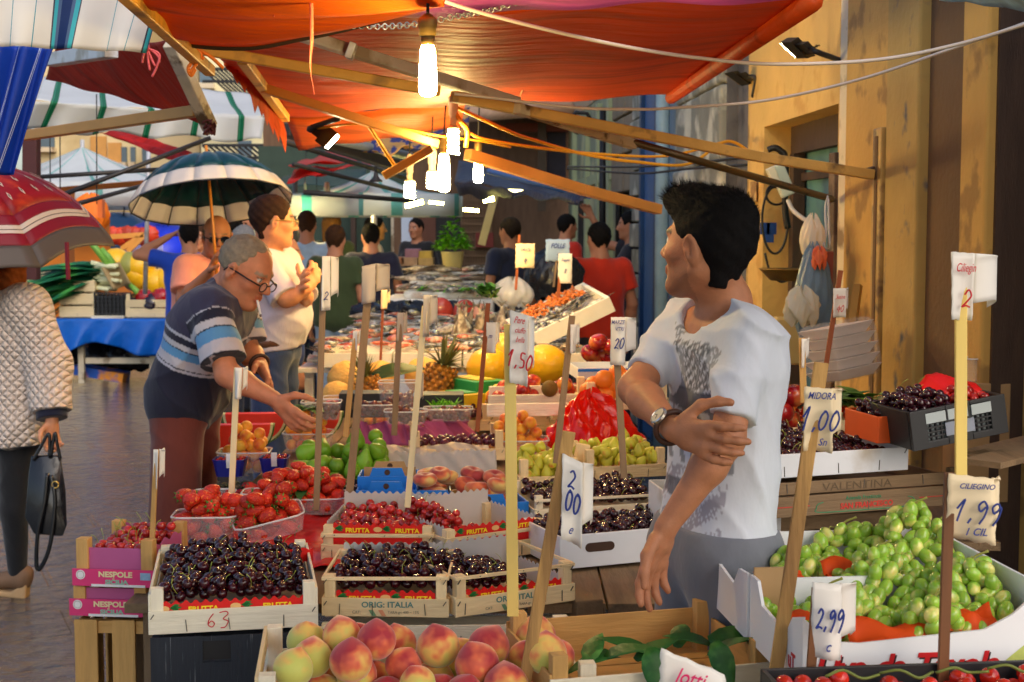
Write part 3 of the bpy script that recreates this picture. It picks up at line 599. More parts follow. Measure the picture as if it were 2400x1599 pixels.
beam('grey blue tube beside the black pole above the red awning', [(R14, 600, 530, 8.4), (R14, 1330, 690, 9.4)], .055, mat('bluegrey_steel', sr(104, 112, 124), .45, .2), True, 'awning_pole', 'pole')
beam('thin black pole above the white and teal parasol', [(R14, 100, 545, 9), (R14, 1300, 905, 10.5)], .035, blk, True, 'awning_pole', 'pole')
beam('lower thin black pole crossing the white and teal parasol', [(R14, 200, 765, 9.5), (R14, 1290, 1040, 11)], .032, blk, True, 'awning_pole', 'pole')
beam('lowest black pole over the heads of the crowd', [(R14, 300, 1035, 11), (R14, 1380, 1120, 11.5)], .04, blk, True, 'awning_pole', 'pole')
beam('wooden stub wrapped in yellow tape beside the coil bulb', [(R14, 1070, 880, 6), (R14, 1545, 610, 6)], .05, mat('wrapped_wood', sr(196, 140, 44), .6, .3, 6, c2=sr(120, 96, 70), c2sc=8), name='wooden_stub', cat='beam', h=.035)
beam('grey steel tent pole standing behind the green umbrella', [(R1, 1015, 910, 14), (R4, 988, 900, 14)], .045, gsteel, True, 'tent_pole', 'pole')
beam('pale stick leaning up at the back of the lit fish stall', [(R5, 1245, 275, 13), (R2, 1345, 1290, 13)], .07, mat('pale_stick', sr(226, 206, 140), .6, .1), name='leaning_stick', cat='stick')
beam('dark grey pole left of the small white parasol', [(R14, 210, 880, 13), (R14, 225, 1560, 13)], .05, mat('grey_pole', sr(90, 92, 90), .5, .1), True, 'tent_pole', 'pole')
beam('dark brown timber post behind the blue curtain', [(R1, 215, 880, 9), (R4, 215, 800, 9)], .09, mat('oxblood_wood', sr(70, 30, 30), .6, .2), name='timber_post', cat='post', h=.09)
beam('rust painted post behind the red umbrella', [(R1, 462, 1300, 16), (R4, 460, 900, 16)], .2, mat('rust_post', sr(176, 104, 40), .6, .2), name='timber_post', cat='post', h=.1)
# ---------------------------------------------------------------- wires, chain, ribbons
def wire(label, pts, r, m, name='cable', cat='cable', n=8):
    return MB().tube(catmull([P(*p) for p in pts], n), r, 7).build(name, m, smooth=True, label=label, cat=cat)
wc = mat('white_cord', sr(214, 204, 196), .5, .1); yc = mat('yellow_cord', sr(226, 160, 40), .5, .1); bc = mat('black_cord', (.015, .013, .012), .5)
wire('white cord sagging across the orange awning to the right edge', [(R2, 950, -5, 3.6), (R2, 1260, 92, 3.7), (R2, 1850, 240, 3.9), (R2, 2320, 335, 4.0), (R3, 560, 315, 4.1), (R3, 950, 347, 4.15), (R3, 1500, 325, 4.1), (R3, 1950, 240, 4.0), (R3, 2400, 105, 3.8)], .0055, wc)
wire('pale cord sagging below the white one over the doorway', [(R2, 1060, 640, 4.7), (R2, 1300, 665, 4.7), (R2, 1900, 735, 4.8), (R2, 2320, 745, 4.85), (R3, 400, 585, 4.9), (R3, 900, 545, 4.9), (R3, 1400, 435, 4.7), (R3, 1900, 270, 4.4), (R3, 2400, 95, 4.1)], .005, wc)
wire('upper yellow cable running right from the coil bulb', [(R2, 1040, 715, 6), (R2, 1420, 890, 6.2), (R11, 200, 610, 6.4), (R11, 700, 750, 6.6), (R11, 1200, 825, 6.8), (R11, 1700, 845, 7.2), (R12, 20, 850, 7.5), (R12, 400, 1040, 7.6)], .008, yc)
wire('lower yellow cable slung under the far ochre beam', [(R2, 1170, 910, 6.3), (R2, 1270, 950, 6.3), (R11, 200, 680, 6.5), (R11, 800, 745, 6.8), (R11, 1500, 765, 7.2), (R12, 0, 850, 7.6)], .007, yc)
wire('thin dark cable across the blue door', [(R11, 540, 870, 12), (R11, 1200, 870, 10), (R11, 1800, 830, 8.5), (R11, 2300, 770, 7.8)], .008, bc)
wire('second thin dark cable drooping below the first', [(R11, 540, 890, 12), (R11, 1200, 935, 10), (R11, 1700, 890, 8.8), (R11, 2300, 850, 7.8)], .008, bc)
wire('yellow cord tied from the ochre beam to the wrapped stub', [(R14, 930, 400, 5.9), (R14, 1040, 570, 5.95), (R14, 1190, 800, 6)], .008, yc)
wire('slack thin cord between the ochre beam and the coil bulb', [(R14, 420, 420, 6), (R14, 800, 375, 5.9), (R14, 1200, 410, 6), (R14, 1600, 490, 6.1), (R14, 2000, 540, 6.2), (R14, 2300, 600, 6.3)], .005, yc)
wire('drooping yellow rope beside the coil bulb', [(R14, 1730, 210, 6), (R14, 1800, 330, 6), (R14, 1880, 440, 6.05), (R14, 1870, 600, 6.05)], .011, yc, 'rope', 'rope')
for i, (xa, lab) in enumerate(((340, 'left thin black line hanging from the green striped awning'), (408, 'right thin black line hanging from the green striped awning'), (657, 'thin grey line hanging left of the green umbrella'))):
    wire(lab, [(R1, xa, 640 if i == 2 else 915, 9.5), (R1, xa + 1, 1150, 9.5), (R1, xa + 2, 1390, 9.5)], .004, bc)
ch = empty('chain', 'thin steel chain drooping behind the big bulb', 'chain', P(R2, 800, 150, 4.1)); q = MB()
cp = catmull([P(R2, 360, 175, 4.0), P(R2, 600, 182, 4.05), P(R2, 830, 160, 4.0), P(R2, 1100, 105, 4), P(R2, 1300, 70, 3.95), P(R2, 1550, -5, 3.9)], 9)
for i in range(len(cp) - 1):
    p0, p1 = cp[i], cp[i + 1]; dr = p1 - p0; x = dr.normalized(); y = x.cross(V((0, 0, 1))).normalized(); z = x.cross(y)
    if i % 2: y, z = z, y
    L_ = dr.length * .62; q.tube([(p0 + p1) / 2 + x * L_ * math.cos(t) + z * .008 * math.sin(t) for t in [6.2832 * k / 10 for k in range(11)]], .0022, 5, caps=False)
q.build('links', mat('chain_steel', sr(190, 190, 190), .35, .1, metal=.8), ch, smooth=True, world=True)
def ribbon(label, pts, w, m, cat='ribbon'):
    ps = catmull([P(*p) for p in pts], 6); n = len(ps) - 1
    return MB().sheet(1, n, lambda u, v: ps[round(v * n)] + V(((u - .5) * w * math.cos(v * 2), (u - .5) * w * math.sin(v * 2), 0))).build('ribbon', m, label=label, cat=cat, solid=.001, smooth=True)
prib = mat('pink_ribbon', sr(250, 140, 110), .4, .1, transl=.3)
ribbon('long pink plastic ribbon hanging left of the big bulb', [(R1, 2118, -30, 3.5), (R1, 2122, 250, 3.5), (R1, 2112, 450, 3.5), (R1, 2138, 645, 3.5)], .009, prib)
ribbon('short pink ribbon end hanging near the top', [(R1, 1885, -20, 3.6), (R1, 1875, 60, 3.6), (R1, 1865, 115, 3.6)], .009, prib)
t = empty('ribbon_knot', 'knotted pink ribbon with loose ends on the brick red awning corner', 'ribbon', P(R1, 1000, 330, 4.3)); q = MB()
for e in ([(1000, 325), (975, 380), (968, 430)], [(1000, 325), (1010, 420), (1020, 480)], [(1000, 325), (1030, 400), (1055, 450)], [(1005, 330), (1085, 370), (1070, 450), (1035, 525)], [(1000, 325), (1040, 350), (1080, 390), (1085, 430)]):
    q.tube(catmull([P(R1, x, y, 4.3) for x, y in e], 5), .004, 5)
q.tube([P(R1, 990, 325, 4.3), P(R1, 1015, 325, 4.3)], .012, 8); q.build('loops', mat('rose_ribbon', sr(214, 90, 96), .5), t, smooth=True, world=True)
t = empty('ribbon_knot', 'orange plastic tie knotted round the yellow beam corner', 'ribbon', P(R1, 1360, 350, 4.5)); q = MB()
for e in ([(1330, 330), (1370, 370), (1340, 430), (1290, 500)], [(1350, 350), (1300, 430), (1280, 470), (1300, 515), (1330, 470)], [(1360, 340), (1440, 390), (1520, 465)], [(1340, 330), (1350, 380), (1390, 400)]):
    q.tube(catmull([P(R1, x, y, 4.45) for x, y in e], 5), .006, 5)
q.build('loops', mat('orange_tie', sr(244, 128, 30), .5), t, smooth=True, world=True)
t = empty('ribbon_knot', 'dark string tangle at the foot of the chipped white post', 'string', P(R1, 1430, 860, 5)); q = MB()
for k in range(7): q.tube(catmull([P(R1, 1430 + rnd.uniform(-50, 40), 850 + rnd.uniform(-40, 70), 5.05 + rnd.uniform(-.03, .03)) for _ in range(5)], 5), .004, 5)
q.build('loops', mat('maroon_string', sr(90, 36, 36), .7), t, smooth=True, world=True)
# ---------------------------------------------------------------- lamps
brass = mat('old_brass', sr(128, 100, 50), .45, .3, 20, metal=.6); wsock = mat('white_socket', sr(222, 214, 190), .5, .1)
def emat(n, c, e): return mat(n, c, .4, 0, emit=e)
glow = emat('lamp_glow', (1, .71, .25), 250); glow2 = emat('lamp_glow_far', (1, .73, .26), 200); gsoft = emat('lamp_face', (1, .74, .30), 60)
flood_e = emat('flood_face', (1, .82, .45), 220)
def bulb(label, r, x, y0, y1, wpx, d, style='tube', sock=(.5, .06), m=glow, cord=None):
    top, bot = P(r, x, y0, d), P(r, x, y1, d); L_ = top.z - bot.z; rad = px(wpx / r[2], d) / 2
    t = empty('hanging_bulb', label, 'light bulb', bot); sr_, sh_ = sock[0] * rad * 2, sock[1]
    MB().lathe([(sr_ * .35, L_ + sh_), (sr_ * .5, L_ + sh_ * .96), (sr_ * .95, L_ + sh_ * .84), (sr_, L_ + sh_ * .8), (sr_, L_ + sh_ * .58), (sr_ * .9, L_ + sh_ * .54), (sr_ * .9, L_ + sh_ * .3), (sr_ * .72, L_ + sh_ * .27), (sr_ * .7, L_ + sh_ * .18), (sr_ * .75, L_ + sh_ * .16), (sr_ * .68, L_ + sh_ * .1), (sr_ * .68, L_ * .99)], 20).build('socket', brass if style == 'tube' else wsock, t, smooth=True)
    if style == 'tube': MB().lathe([(.001, 0), (rad * .5, L_ * .012), (rad * .85, L_ * .05), (rad, L_ * .13), (rad, L_ * .3), (rad * .93, L_ * .6), (rad * .82, L_ * .9), (rad * .7, L_ * .97), (rad * .6, L_)], 20).build('glass', m, t, smooth=True)
    elif style == 'coil':
        q = MB(); n = 46; q.tube([(rad * .72 * math.cos(k * .62), rad * .72 * math.sin(k * .62), L_ * (.02 + .88 * k / n)) for k in range(n)], rad * .26, 7); q.build('glass', m, t, smooth=True)
        MB().lathe([(rad * .7, L_ * .9), (rad * .95, L_ * .92), (rad * .9, L_), (rad * .5, L_ * 1.05)], 16).build('ballast', wsock, t, smooth=True)
    if cord is not None: MB().tube([(0, 0, L_ + sh_ * .9), (cord * .3, 0, L_ + sh_ + .1), (cord, .02, L_ + sh_ + .28)], .004, 6).build('cord', bc, t, smooth=True)
    return t
bulb('big lit tube bulb in brass socket hanging in front of the orange awning', R2, 880, 306, 660, 122, 3.4, 'tube', (.53, .072), glow, .01)
bulb('lit coil bulb tucked behind the wrapped stub, highest of the cluster', R14, 1745, 400, 665, 120, 6.0, 'coil', (.4, .16), glow2, -.01)
bulb('long lit tube bulb in the middle of the lamp cluster', R14, 1655, 665, 1035, 115, 6.6, 'tube', (.45, .09), glow2, .02)
bulb('short lit lamp just left of the long tube bulb', R14, 1538, 830, 1000, 112, 7.0, 'coil', (.4, .12), glow2, .01)
bulb('lowest lit coil lamp at the left of the lamp cluster', R14, 1322, 920, 1090, 112, 7.6, 'coil', (.35, .14), glow2, .01)
bulb('lit oval bulb at the right of the lamp cluster', R14, 1985, 720, 945, 92, 7.2, 'tube', (.4, .1), glow2, .01)
bulb('small far lit coil lamp above the light blue jumper man', R14, 312, 1110, 1190, 40, 13, 'coil', (.35, .16), emat('lamp_far_yellow', (1, .8, .2), 120), .01)
bulb('small far bare bulb shining behind the woman in green', R14, 422, 1150, 1240, 60, 13, 'tube', (.35, .12), emat('lamp_far_warm', (1, .7, .3), 420), .01)
MB().lathe([(.03, .0), (.042, .08), (.03, .2), (.02, .26)], 12, P(R14, 522, 1215, 13)).build('unlit_bulb', wsock, smooth=True, label='small unlit bulb right of the far bare bulb', cat='light bulb')
def plate(label, r, c, w, h, d, ang, m, name='flat_lamp', cat='lamp', yaw=0):
    p = P(r, c[0], c[1], d); t = empty(name, label, cat, p, rot=(R(-8), R(ang), R(yaw))); W_, H_ = px(w / r[2], d), px(h / r[2], d)
    MB().box((0, .02, 0), (W_, .05, H_)).build('housing', blk, t, bevel=.005)
    MB().box((0, -.012, -.004), (W_ * .94, .01, H_ * .86)).build('lit_face', m, t); return t
fish_l = emat('fish_lamp', (1, .86, .22), 44)
plate('flat lit strip lamp under the lowest coil lamp', R14, (1365, 1145), 190, 50, 9.5, -14, fish_l)
plate('thin lit strip lamp under the long tube bulb', R14, (1580, 1135), 150, 28, 10, 6, fish_l)
plate('greenish lit strip lamp, lowest over the far fish stall', R14, (1915, 1205), 160, 32, 11, 5, fish_l)
plate('small lit square lamp at the top of the pale stick', R14, (2085, 1105), 110, 50, 12.5, -12, fish_l)
plate('faint strip lamp under the navy awning', R5, (1480, -95), 180, 22, 12, 2, emat('fish_lamp_dim', (1, .9, .4), 6))
def reflector(label, r, x, y, w, d):
    p = P(r, x, y, d); k = px(w / r[2], d) / 2; t = empty('reflector_lamp', label, 'lamp', p)
    MB().lathe([(k, 0), (k * .95, .01), (k * .6, k * .5), (k * .35, k * .9), (k * .3, k * 1.4), (.01, k * 1.45)], 18).build('shade', blk, t, smooth=True)
    MB().tube([(0, 0, k * 1.4), (0, 0, k * 3)], .008).build('cord', bc, t)
    return t
reflector('black reflector lamp hanging over the white and teal parasol', R14, 995, 935, 130, 9.5)
def flood(label, r, face, d, lit, m, back, wall=None):          # face: 4 px corners of the glass
    c = [P(r, x, y, d + dz) for x, y, dz in face]; ctr = sum(c, V()) / 4; n = (c[1] - c[0]).cross(c[3] - c[0]).normalized()
    bk = V(back); n = n if n.dot(bk) > 0 else -n
    t = empty('floodlight', label, 'floodlight', ctr); q = MB()
    q.prism([p + (p - ctr) * .12 for p in c], n * .05); q.prism([ctr + (p - ctr) * .7 + n * .05 for p in c], n * .035)
    for k in range(5): q.prism([ctr + (p - ctr) * .6 + n * (.085) + (c[1] - c[0]).normalized() * (k - 2) * .02 for p in [ctr + (pp - ctr) * .12 for pp in c]], n * .02)
    q.build('housing', mat('flood_black', (.012, .011, .01), .4, .2), t, world=True, bevel=.003)
    MB().prism([ctr + (p - ctr) * .95 - n * .004 for p in c], n * .003).build('glass', m, t, world=True)
    if wall: MB().tube(catmull([ctr + n * .07, ctr + n * .12 + V((0, 0, -.02)), wall], 5), .012, 7).build('bracket', blk, t, smooth=True, world=True)
    return t
flood('lit black floodlight on the ochre wall above the doorway', R3, [(990, 235, -.05), (1030, 210, 0), (1115, 300, .12), (1075, 312, .07)], 5.9, True, flood_e, (.6, .2, .6), wall_xy(5.95) + V((0, 0, 2.3)))
flood('unlit black floodlight on the wall below the awning corner', R3, [(690, 400, -.05), (715, 395, 0), (790, 455, .15), (775, 462, .1)], 7.6, False, mat('dead_glass', sr(150, 130, 90), .2), (.6, .2, .6), wall_xy(7.65) + V((0, 0, 2.32)))
flood('lit black floodlight clamped under the ochre beam', R14, [(500, 600, -.04), (520, 615, .02), (637, 490, .06), (620, 472, 0)], 6.0, True, flood_e, (-.6, .3, .6), P(R14, 640, 320, 5.9))
# ---------------------------------------------------------------- woods, boards, plastics
def wood(n, c, ax, k=1, c2=None): st = [5, 5, 5]; st[ax] = .6; return mat(n, c, .75, .16 * k, 9, .3, 26, st=tuple(st), c2=c2, c2sc=2.2, c2t=(.56, .72), rand=.1)
WL = [wood('light_poplar_' + 'xyz'[i], sr(236, 212, 164), i, c2=sr(196, 156, 104)) for i in range(3)]
WP_ = [wood('white_poplar_' + 'xyz'[i], sr(240, 230, 204), i, c2=sr(206, 184, 144)) for i in range(3)]
WD = [wood('aged_poplar_' + 'xyz'[i], sr(204, 158, 92), i, 1.3, c2=sr(128, 94, 56)) for i in range(3)]
WK = [wood('grimy_wood_' + 'xyz'[i], sr(128, 104, 76), i, 1.6, c2=sr(66, 54, 42)) for i in range(3)]
steel = mat('staple_steel', (.12, .11, .10), .4, .2, metal=.8)
redpap = mat('red_liner_paper', sr(222, 24, 18), .45, .1, 6); greypap = mat('grey_liner_paper', sr(196, 190, 186), .8, .1, 5); magp = mat('magenta_paper', sr(188, 92, 142), .75, .12, 5, .3, 12)
yell = mat('yellow_print', sr(255, 222, 30), .6, 0); greenp = mat('green_print', sr(30, 120, 50), .6, .1); tealp = mat('teal_print', sr(96, 140, 132), .7, .3, 30); whitep = mat('white_card', sr(240, 238, 234), .6, .05, 5)
cardb = mat('brown_card', sr(178, 142, 98), .8, .1, 6); bluec = mat('blue_card', sr(20, 120, 220), .5, .08, 6); clear = glass('clear_plastic', (.95, .97, 1), .2, .08); blackp = mat('black_plastic', (.016, .017, .020), .45, .2, 12)
redink = mat('red_ink', sr(214, 40, 50), .6, 0); blueink = mat('blue_ink', sr(40, 60, 140), .6, 0)
def frame_ab(A_, B_):
    d = B_ - A_; return d.length, math.atan2(d.y, d.x)
def wcrate(label, A_, W, yaw, D, H, fr=((.0, .045),), sr_=((.0, .045),), bk=((.0, .045),), post=.022, ph=None, wd=None, group=None, pitch=0, base=True, cat='crate', name='wooden_crate', staples=3):
    wd = wd or WL; t = empty(name, label, cat, A_, group=group, rot=(pitch, 0, yaw)); rr = random.Random(int(A_.x * 9999)); T_ = .006; ph = ph or H
    for i, (x, y) in enumerate(((0, 0), (W, 0), (W, D), (0, D))):
        s = post; bx = x + (s / 2 + T_ if x == 0 else -s / 2 - T_); by = y + (s / 2 + T_ if y == 0 else -s / 2 - T_)
        MB().box((bx, by, ph / 2 + .002), (s, s, ph)).build('corner_post', wd[2], t, bevel=.0015)
    def rail(nm, p0, p1, z0, z1, m, thick):
        j = rr.uniform(-.002, .002)
        return MB().bar((p0[0], p0[1], (z0 + z1) / 2 + j), (p1[0], p1[1], (z0 + z1) / 2 - j), thick, z1 - z0).build(nm, m, t, bevel=.0012)
    for z0, z1 in fr:
        f = rail('front_slat', (0, T_ / 2, 0), (W, T_ / 2, 0), z0, z1, wd[0], T_)
        for k in range(staples):
            x = W * (k + .5) / staples + rr.uniform(-.03, .03); MB().bar((x, -.001, z0 + .004), (x + rr.uniform(-.003, .003), -.001, min(z1 - .003, z0 + .03)), .0016, .0016).build('staple', steel, f)
        for x in (.009, W - .009): MB().bar((x - .004, -.001, z1 - .016), (x + .003, -.001, z1 - .006), .002, .002).build('staple', steel, f)
    for z0, z1 in bk: rail('back_slat', (0, D - T_ / 2, 0), (W, D - T_ / 2, 0), z0, z1, wd[0], T_)
    for z0, z1 in sr_:
        rail('side_slat', (T_ / 2, T_ + .001, 0), (T_ / 2, D - T_ - .001, 0), z0 + .001, z1 + .001, wd[1], T_); rail('side_slat', (W - T_ / 2, T_ + .001, 0), (W - T_ / 2, D - T_ - .001, 0), z0 + .001, z1 + .001, wd[1], T_)
    if base:
        q = MB(); n = max(3, int(D / .07))
        for k in range(n): q.box((W / 2, D * (k + .5) / n, .004), (W - .014, D / n - .006, .005))
        q.build('base_boards', wd[0], t)
    t['W'] = W; t['D'] = D; return t
def liner(t, W, D, z0, z1, m=redpap, inner=greypap, txt='FRUTTA', wave=.004, back=None, sides=True, fruit=True):
    """corrugated paper tray inside a crate, wavy top edge"""
    g_ = .012
    def wall(nm, p0, p1, zt, mm):
        p0, p1 = V(p0), V(p1); L_ = (p1 - p0).length; n = int(L_ / .004)
        return MB().sheet(n, 1, lambda u, v: p0.lerp(p1, u) + V((0, 0, z0 + (zt + wave * math.sin(u * L_ * 300) - z0) * v))).build(nm, mm, t, solid=.0015)
    f = wall('paper_liner', (g_ + .02, g_, 0), (W - g_ - .02, g_, 0), z1, m)
    wall('paper_liner', (g_, D - g_, 0), (W - g_, D - g_, 0), back or z1, inner)
    if sides: wall('paper_liner', (g_, g_ + .02, 0), (g_, D - g_, 0), z1, inner); wall('paper_liner', (W - g_, g_ + .02, 0), (W - g_, D - g_, 0), z1, inner)
    if txt:
        for x in (W * .32, W * .76): text(txt, .016, yell, f, (x, g_ - .002, z1 - .022), bold=.0006, align='CENTER', sx=1.1)
    if fruit:
        for x in (W * .14, W * .56):
            q = MB()
            for k in range(3): a = -.6 + k * .6; q.prism([(x + .02 * math.cos(a) * s_ - .006 * (1 - s_), g_ - .0018, z1 - .012 + .012 * math.sin(a) * s_ + h_) for s_, h_ in ((0, 0), (.5, .005), (1, 0), (.5, -.004))], (0, -.0006, 0))
            q.build('printed_leaf', greenp, f)
            MB().prism([(x - .018 + .012 * math.cos(a), g_ - .0018, z1 - .014 + .007 * math.sin(a)) for a in [k * .628 for k in range(10)]], (0, -.0006, 0)).build('printed_fruit', mat('print_peach', sr(240, 190, 120), .6), f)
    return f
def pack(n, r, rect, floor, top, seed, tries=14, squash=.86, xyz=None):
    """drop n balls into a heap: rect x0,x1,y0,y1; top(x,y) is the wished surface"""
    rr = np.random.RandomState(seed); P_ = np.zeros((0, 3))
    for i in range(n):
        c = np.stack([rr.uniform(rect[0] + r, rect[1] - r, tries), rr.uniform(rect[2] + r, rect[3] - r, tries)], 1); z = np.full(tries, floor + r) if not callable(floor) else np.array([floor(x, y) + r for x, y in c])
        if len(P_):
            d2 = ((c[:, None] - P_[None, :, :2]) ** 2).sum(2); h = P_[None, :, 2] + np.sqrt(np.maximum((2 * r) ** 2 * squash - d2, 0)); h[d2 >= (2 * r) ** 2 * squash] = -9
            z = np.maximum(z, h.max(1))
        s = z - np.array([top(x, y) for x, y in c]); k = s.argmin()
        if s[k] > r * 1.25: break
        P_ = np.vstack([P_, [c[k, 0], c[k, 1], z[k]]])
    return P_
def rrot(rr, tilt=3.14): return M.Rotation(rr.uniform(0, 6.28), 4, 'Z') @ M.Rotation(rr.uniform(-tilt, tilt), 4, 'X') @ M.Rotation(rr.uniform(0, 6.28), 4, 'Z')
def inst(name, me, mw, label, cat, group, kids=()):
    o = tag(link(name, me, None, mw), label, cat, group)
    for kn, km in kids: link(kn, km, o, M())
    return o
def fill(name, meshes, pts, mw, label, cat, group, seed, tilt=3.14, sc=(.92, 1.08), kids=(), kp=1., rotf=None):
    rr = random.Random(seed); out = []
    for p in pts:
        s = rr.uniform(*sc); w_ = mw @ V(p)
        rm = rotf(rr) if rotf else rrot(rr, tilt)
        out.append(inst(name, rr.choice(meshes), M.Translation(w_) @ rm @ M.Scale(s, 4), label, cat, group, kids if rr.random() < kp else ()))
    return out
# ---------------------------------------------------------------- fruit meshes
def ball(r, n=14, k=9, dim=.12, tip=0, groove=0, flat=1, bot=.04):
    pr = []
    for i in range(k + 1):
        a = math.pi * i / k; z = -math.cos(a) * flat; rr = math.sin(a) + 1e-3
        if a > 2.2: z -= dim * ((a - 2.2) / .94) ** 2
        if tip and a > 2.5: z += (tip + dim) * ((a - 2.5) / .64) ** 1.6
        pr.append((r * rr, r * z))
    return MB().lathe(pr, n, fn=(lambda a, z: 1 - groove * math.exp(-((min(a, 6.2832 - a)) / .22) ** 2)) if groove else None)
cher_m = mat('dark_cherry', (.036, .0024, .006), .17, .3, 60, coat=.28, rand=.6); cher_r = mat('red_cherry', (.42, .018, .014), .14, .3, 40, coat=.5, rand=.5); stem_m = mat('cherry_stem', sr(150, 160, 60), .5, .2)
ME_CH = [ball(.0128, 14, 9, .2, flat=.93).mesh('cherry', cher_m, True), ball(.0124, 14, 9, .25, flat=.9).mesh('cherry', cher_m, True)]
ME_CR = [ball(.0122, 12, 8, .2, flat=.93).mesh('red_cherry', cher_r, True)]
ME_ST = [MB().tube([(0, 0, .009), (.003, .001, .020), (.010, .003, .030), (.019, .002, .036)], [.0009, .0008, .0008, .0011], 5).mesh('stem', stem_m, True), MB().tube([(0, 0, .009), (-.002, .004, .022), (-.003, .012, .034)], [.0009, .0008, .0011], 5).mesh('stem', stem_m, True)]
peach_m = mat('peach_skin', rough=.62, var=.1, sc=30, sheen=.4, sub=.1, grad=(0, [(.48, sr(204, 204, 100)), (.66, sr(238, 190, 96)), (.80, sr(226, 106, 70)), (.96, sr(176, 40, 54))], 2, 22, 5, .34))
ME_PE = [ball(.041, 24, 14, .0, .16, .06, .97).mesh('peach', peach_m, True), ball(.038, 24, 14, .0, .2, .08, .95).mesh('peach', peach_m, True)]
nect_m = mat('nectarine_skin', rough=.3, var=.15, sc=30, coat=.2, grad=(0, [(.45, sr(240, 160, 60)), (.6, sr(214, 70, 40)), (.8, sr(150, 20, 30))], 2, 24, 5, .3))
ME_NE = [ball(.036, 20, 12, .14, 0, .06, .94).mesh('nectarine', nect_m, True)]
apple_m = mat('apple_skin', rough=.2, var=.15, sc=30, coat=.3, grad=(0, [(.45, sr(214, 120, 60)), (.58, sr(170, 30, 30)), (.8, sr(110, 10, 22))], 2, 14, 2, .1)); ME_AP = [ball(.04, 20, 12, .22, 0, 0, .9).mesh('apple', apple_m, True)]
apri_m = mat('apricot_skin', rough=.5, var=.1, sc=30, sheen=.2, sub=.1, grad=(0, [(.4, sr(250, 190, 60)), (.62, sr(246, 160, 44)), (.85, sr(226, 92, 30))], 2, 30, 4, .25)); ME_AR = [ball(.0225, 16, 10, .1, .03, .07, .98).mesh('apricot', apri_m, True)]
flat_m = mat('flat_peach_skin', rough=.6, var=.12, sc=30, sheen=.4, grad=(0, [(.5, sr(224, 190, 110)), (.62, sr(222, 120, 74)), (.8, sr(160, 50, 54))], 2, 18, 5, .25)); ME_FP = [ball(.038, 22, 12, .35, 0, .07, .62).mesh('flat_peach', flat_m, True)]
pear_g = mat('green_pear_skin', rough=.42, var=.12, sc=20, rand=.15, c2=sr(88, 70, 40), c2sc=16, c2t=(.62, .74), c=sr(120, 170, 40)); pear_y = mat('yellow_pear_skin', rough=.45, var=.12, sc=30, rand=.15, c=sr(206, 206, 70), c2=sr(214, 130, 60), c2sc=24, c2t=(.58, .7))
def pearm(n, s, m): return MB().lathe([(.001, -.5 * s), (.2 * s, -.49 * s), (.38 * s, -.36 * s), (.44 * s, -.15 * s), (.38 * s, .08 * s), (.26 * s, .28 * s), (.17 * s, .46 * s), (.1 * s, .56 * s), (.02 * s, .59 * s)], 16).mesh(n, m, True)
ME_FG = [pearm('fig', .064, pear_g), ball(.026, 14, 9, .05, .12, 0, .95).mesh('fig', pear_g, True)]; ME_PY = [pearm('pear', .05, pear_y), pearm('pear', .043, pear_y)]
straw_m = mat('strawberry_skin', (.62, .026, .008), .4, .25, 40, .9, 170, coat=.1, rand=.25, c2=sr(236, 120, 50), c2sc=170, c2t=(.58, .64), bd=.006)
def strawm(L_, r): return MB().lathe([(.001, -L_ * .5), (r * .35, -L_ * .46), (r * .7, -L_ * .28), (r * .95, -L_ * .02), (r, L_ * .2), (r * .85, L_ * .38), (r * .4, L_ * .47), (.001, L_ * .48)], 14).mesh('strawberry', straw_m, True)
ME_SB = [strawm(.056, .0175), strawm(.048, .0185)]
q = MB()
for k in range(6): a = k * 1.047; q.prism([(.002 * math.cos(a + 1.57), .002 * math.sin(a + 1.57), .021), (.011 * math.cos(a + .35), .011 * math.sin(a + .35), .023), (.019 * math.cos(a), .019 * math.sin(a), .027), (.011 * math.cos(a - .35), .011 * math.sin(a - .35), .023)], (0, 0, .0008))
ME_CX = q.mesh('calyx', mat('strawberry_leaf', sr(84, 130, 40), .6, .2), True)
berry_m = mat('currant_skin', (.42, .012, .012), .15, .3, 40, coat=.4, rand=.4); ME_BE = [ball(.0065, 9, 6, .1).mesh('red_currant', berry_m, True)]
tom_m = mat('tomato_skin', (.62, .028, .012), .14, .15, 20, coat=.3, rand=.2); ME_TO = [ball(.0150, 16, 10, .12).mesh('tomato', tom_m, True)]
btom_m = mat('brown_tomato_skin', (.14, .035, .02), .2, .3, 40, coat=.3, rand=.5); ME_BT = [ball(.014, 12, 8, .12).mesh('plum_tomato', btom_m, True)]
plum_m = mat('plum_skin', (.09, .012, .03), .3, .3, 30, coat=.1, rand=.5); ME_PL = [ball(.017, 12, 8, .12).mesh('plum', plum_m, True)]
orange_m = mat('orange_skin', sr(238, 130, 36), .45, .1, 20, .2, 200, rand=.1); ME_OR = [ball(.04, 18, 11, .08).mesh('orange_fruit', orange_m, True)]
# ---------------------------------------------------------------- tables
def table(label, x0, x1, y0, y1, z, legs=True, wd=WK):
    t = empty('stall_table', label, 'table', ((x0 + x1) / 2, (y0 + y1) / 2, 0)); q = MB(); n = max(3, int((x1 - x0) / .18))
    for k in range(n): q.box((x0 + (x1 - x0) * (k + .5) / n, (y0 + y1) / 2, z - .012), ((x1 - x0) / n - .006, y1 - y0, .024))
    q.build('table_top', wd[1], t, world=True, bevel=.002)
    for x in (x0 + .06, x1 - .06):
        for y in (y0 + .06, y1 - .06): MB().box((x, y, (z - .025) / 2), (.045, .045, z - .026)).build('leg', wd[2], t, world=True)
    for y in (y0 + .06, y1 - .06): MB().box(((x0 + x1) / 2, y, .25), (x1 - x0 - .17, .03, .06)).build('stretcher', wd[0], t, world=True)
    return t
table('long plank table carrying the fruit crates in the middle of the stall', -.93, .42, 3.34, 7.1, .715)
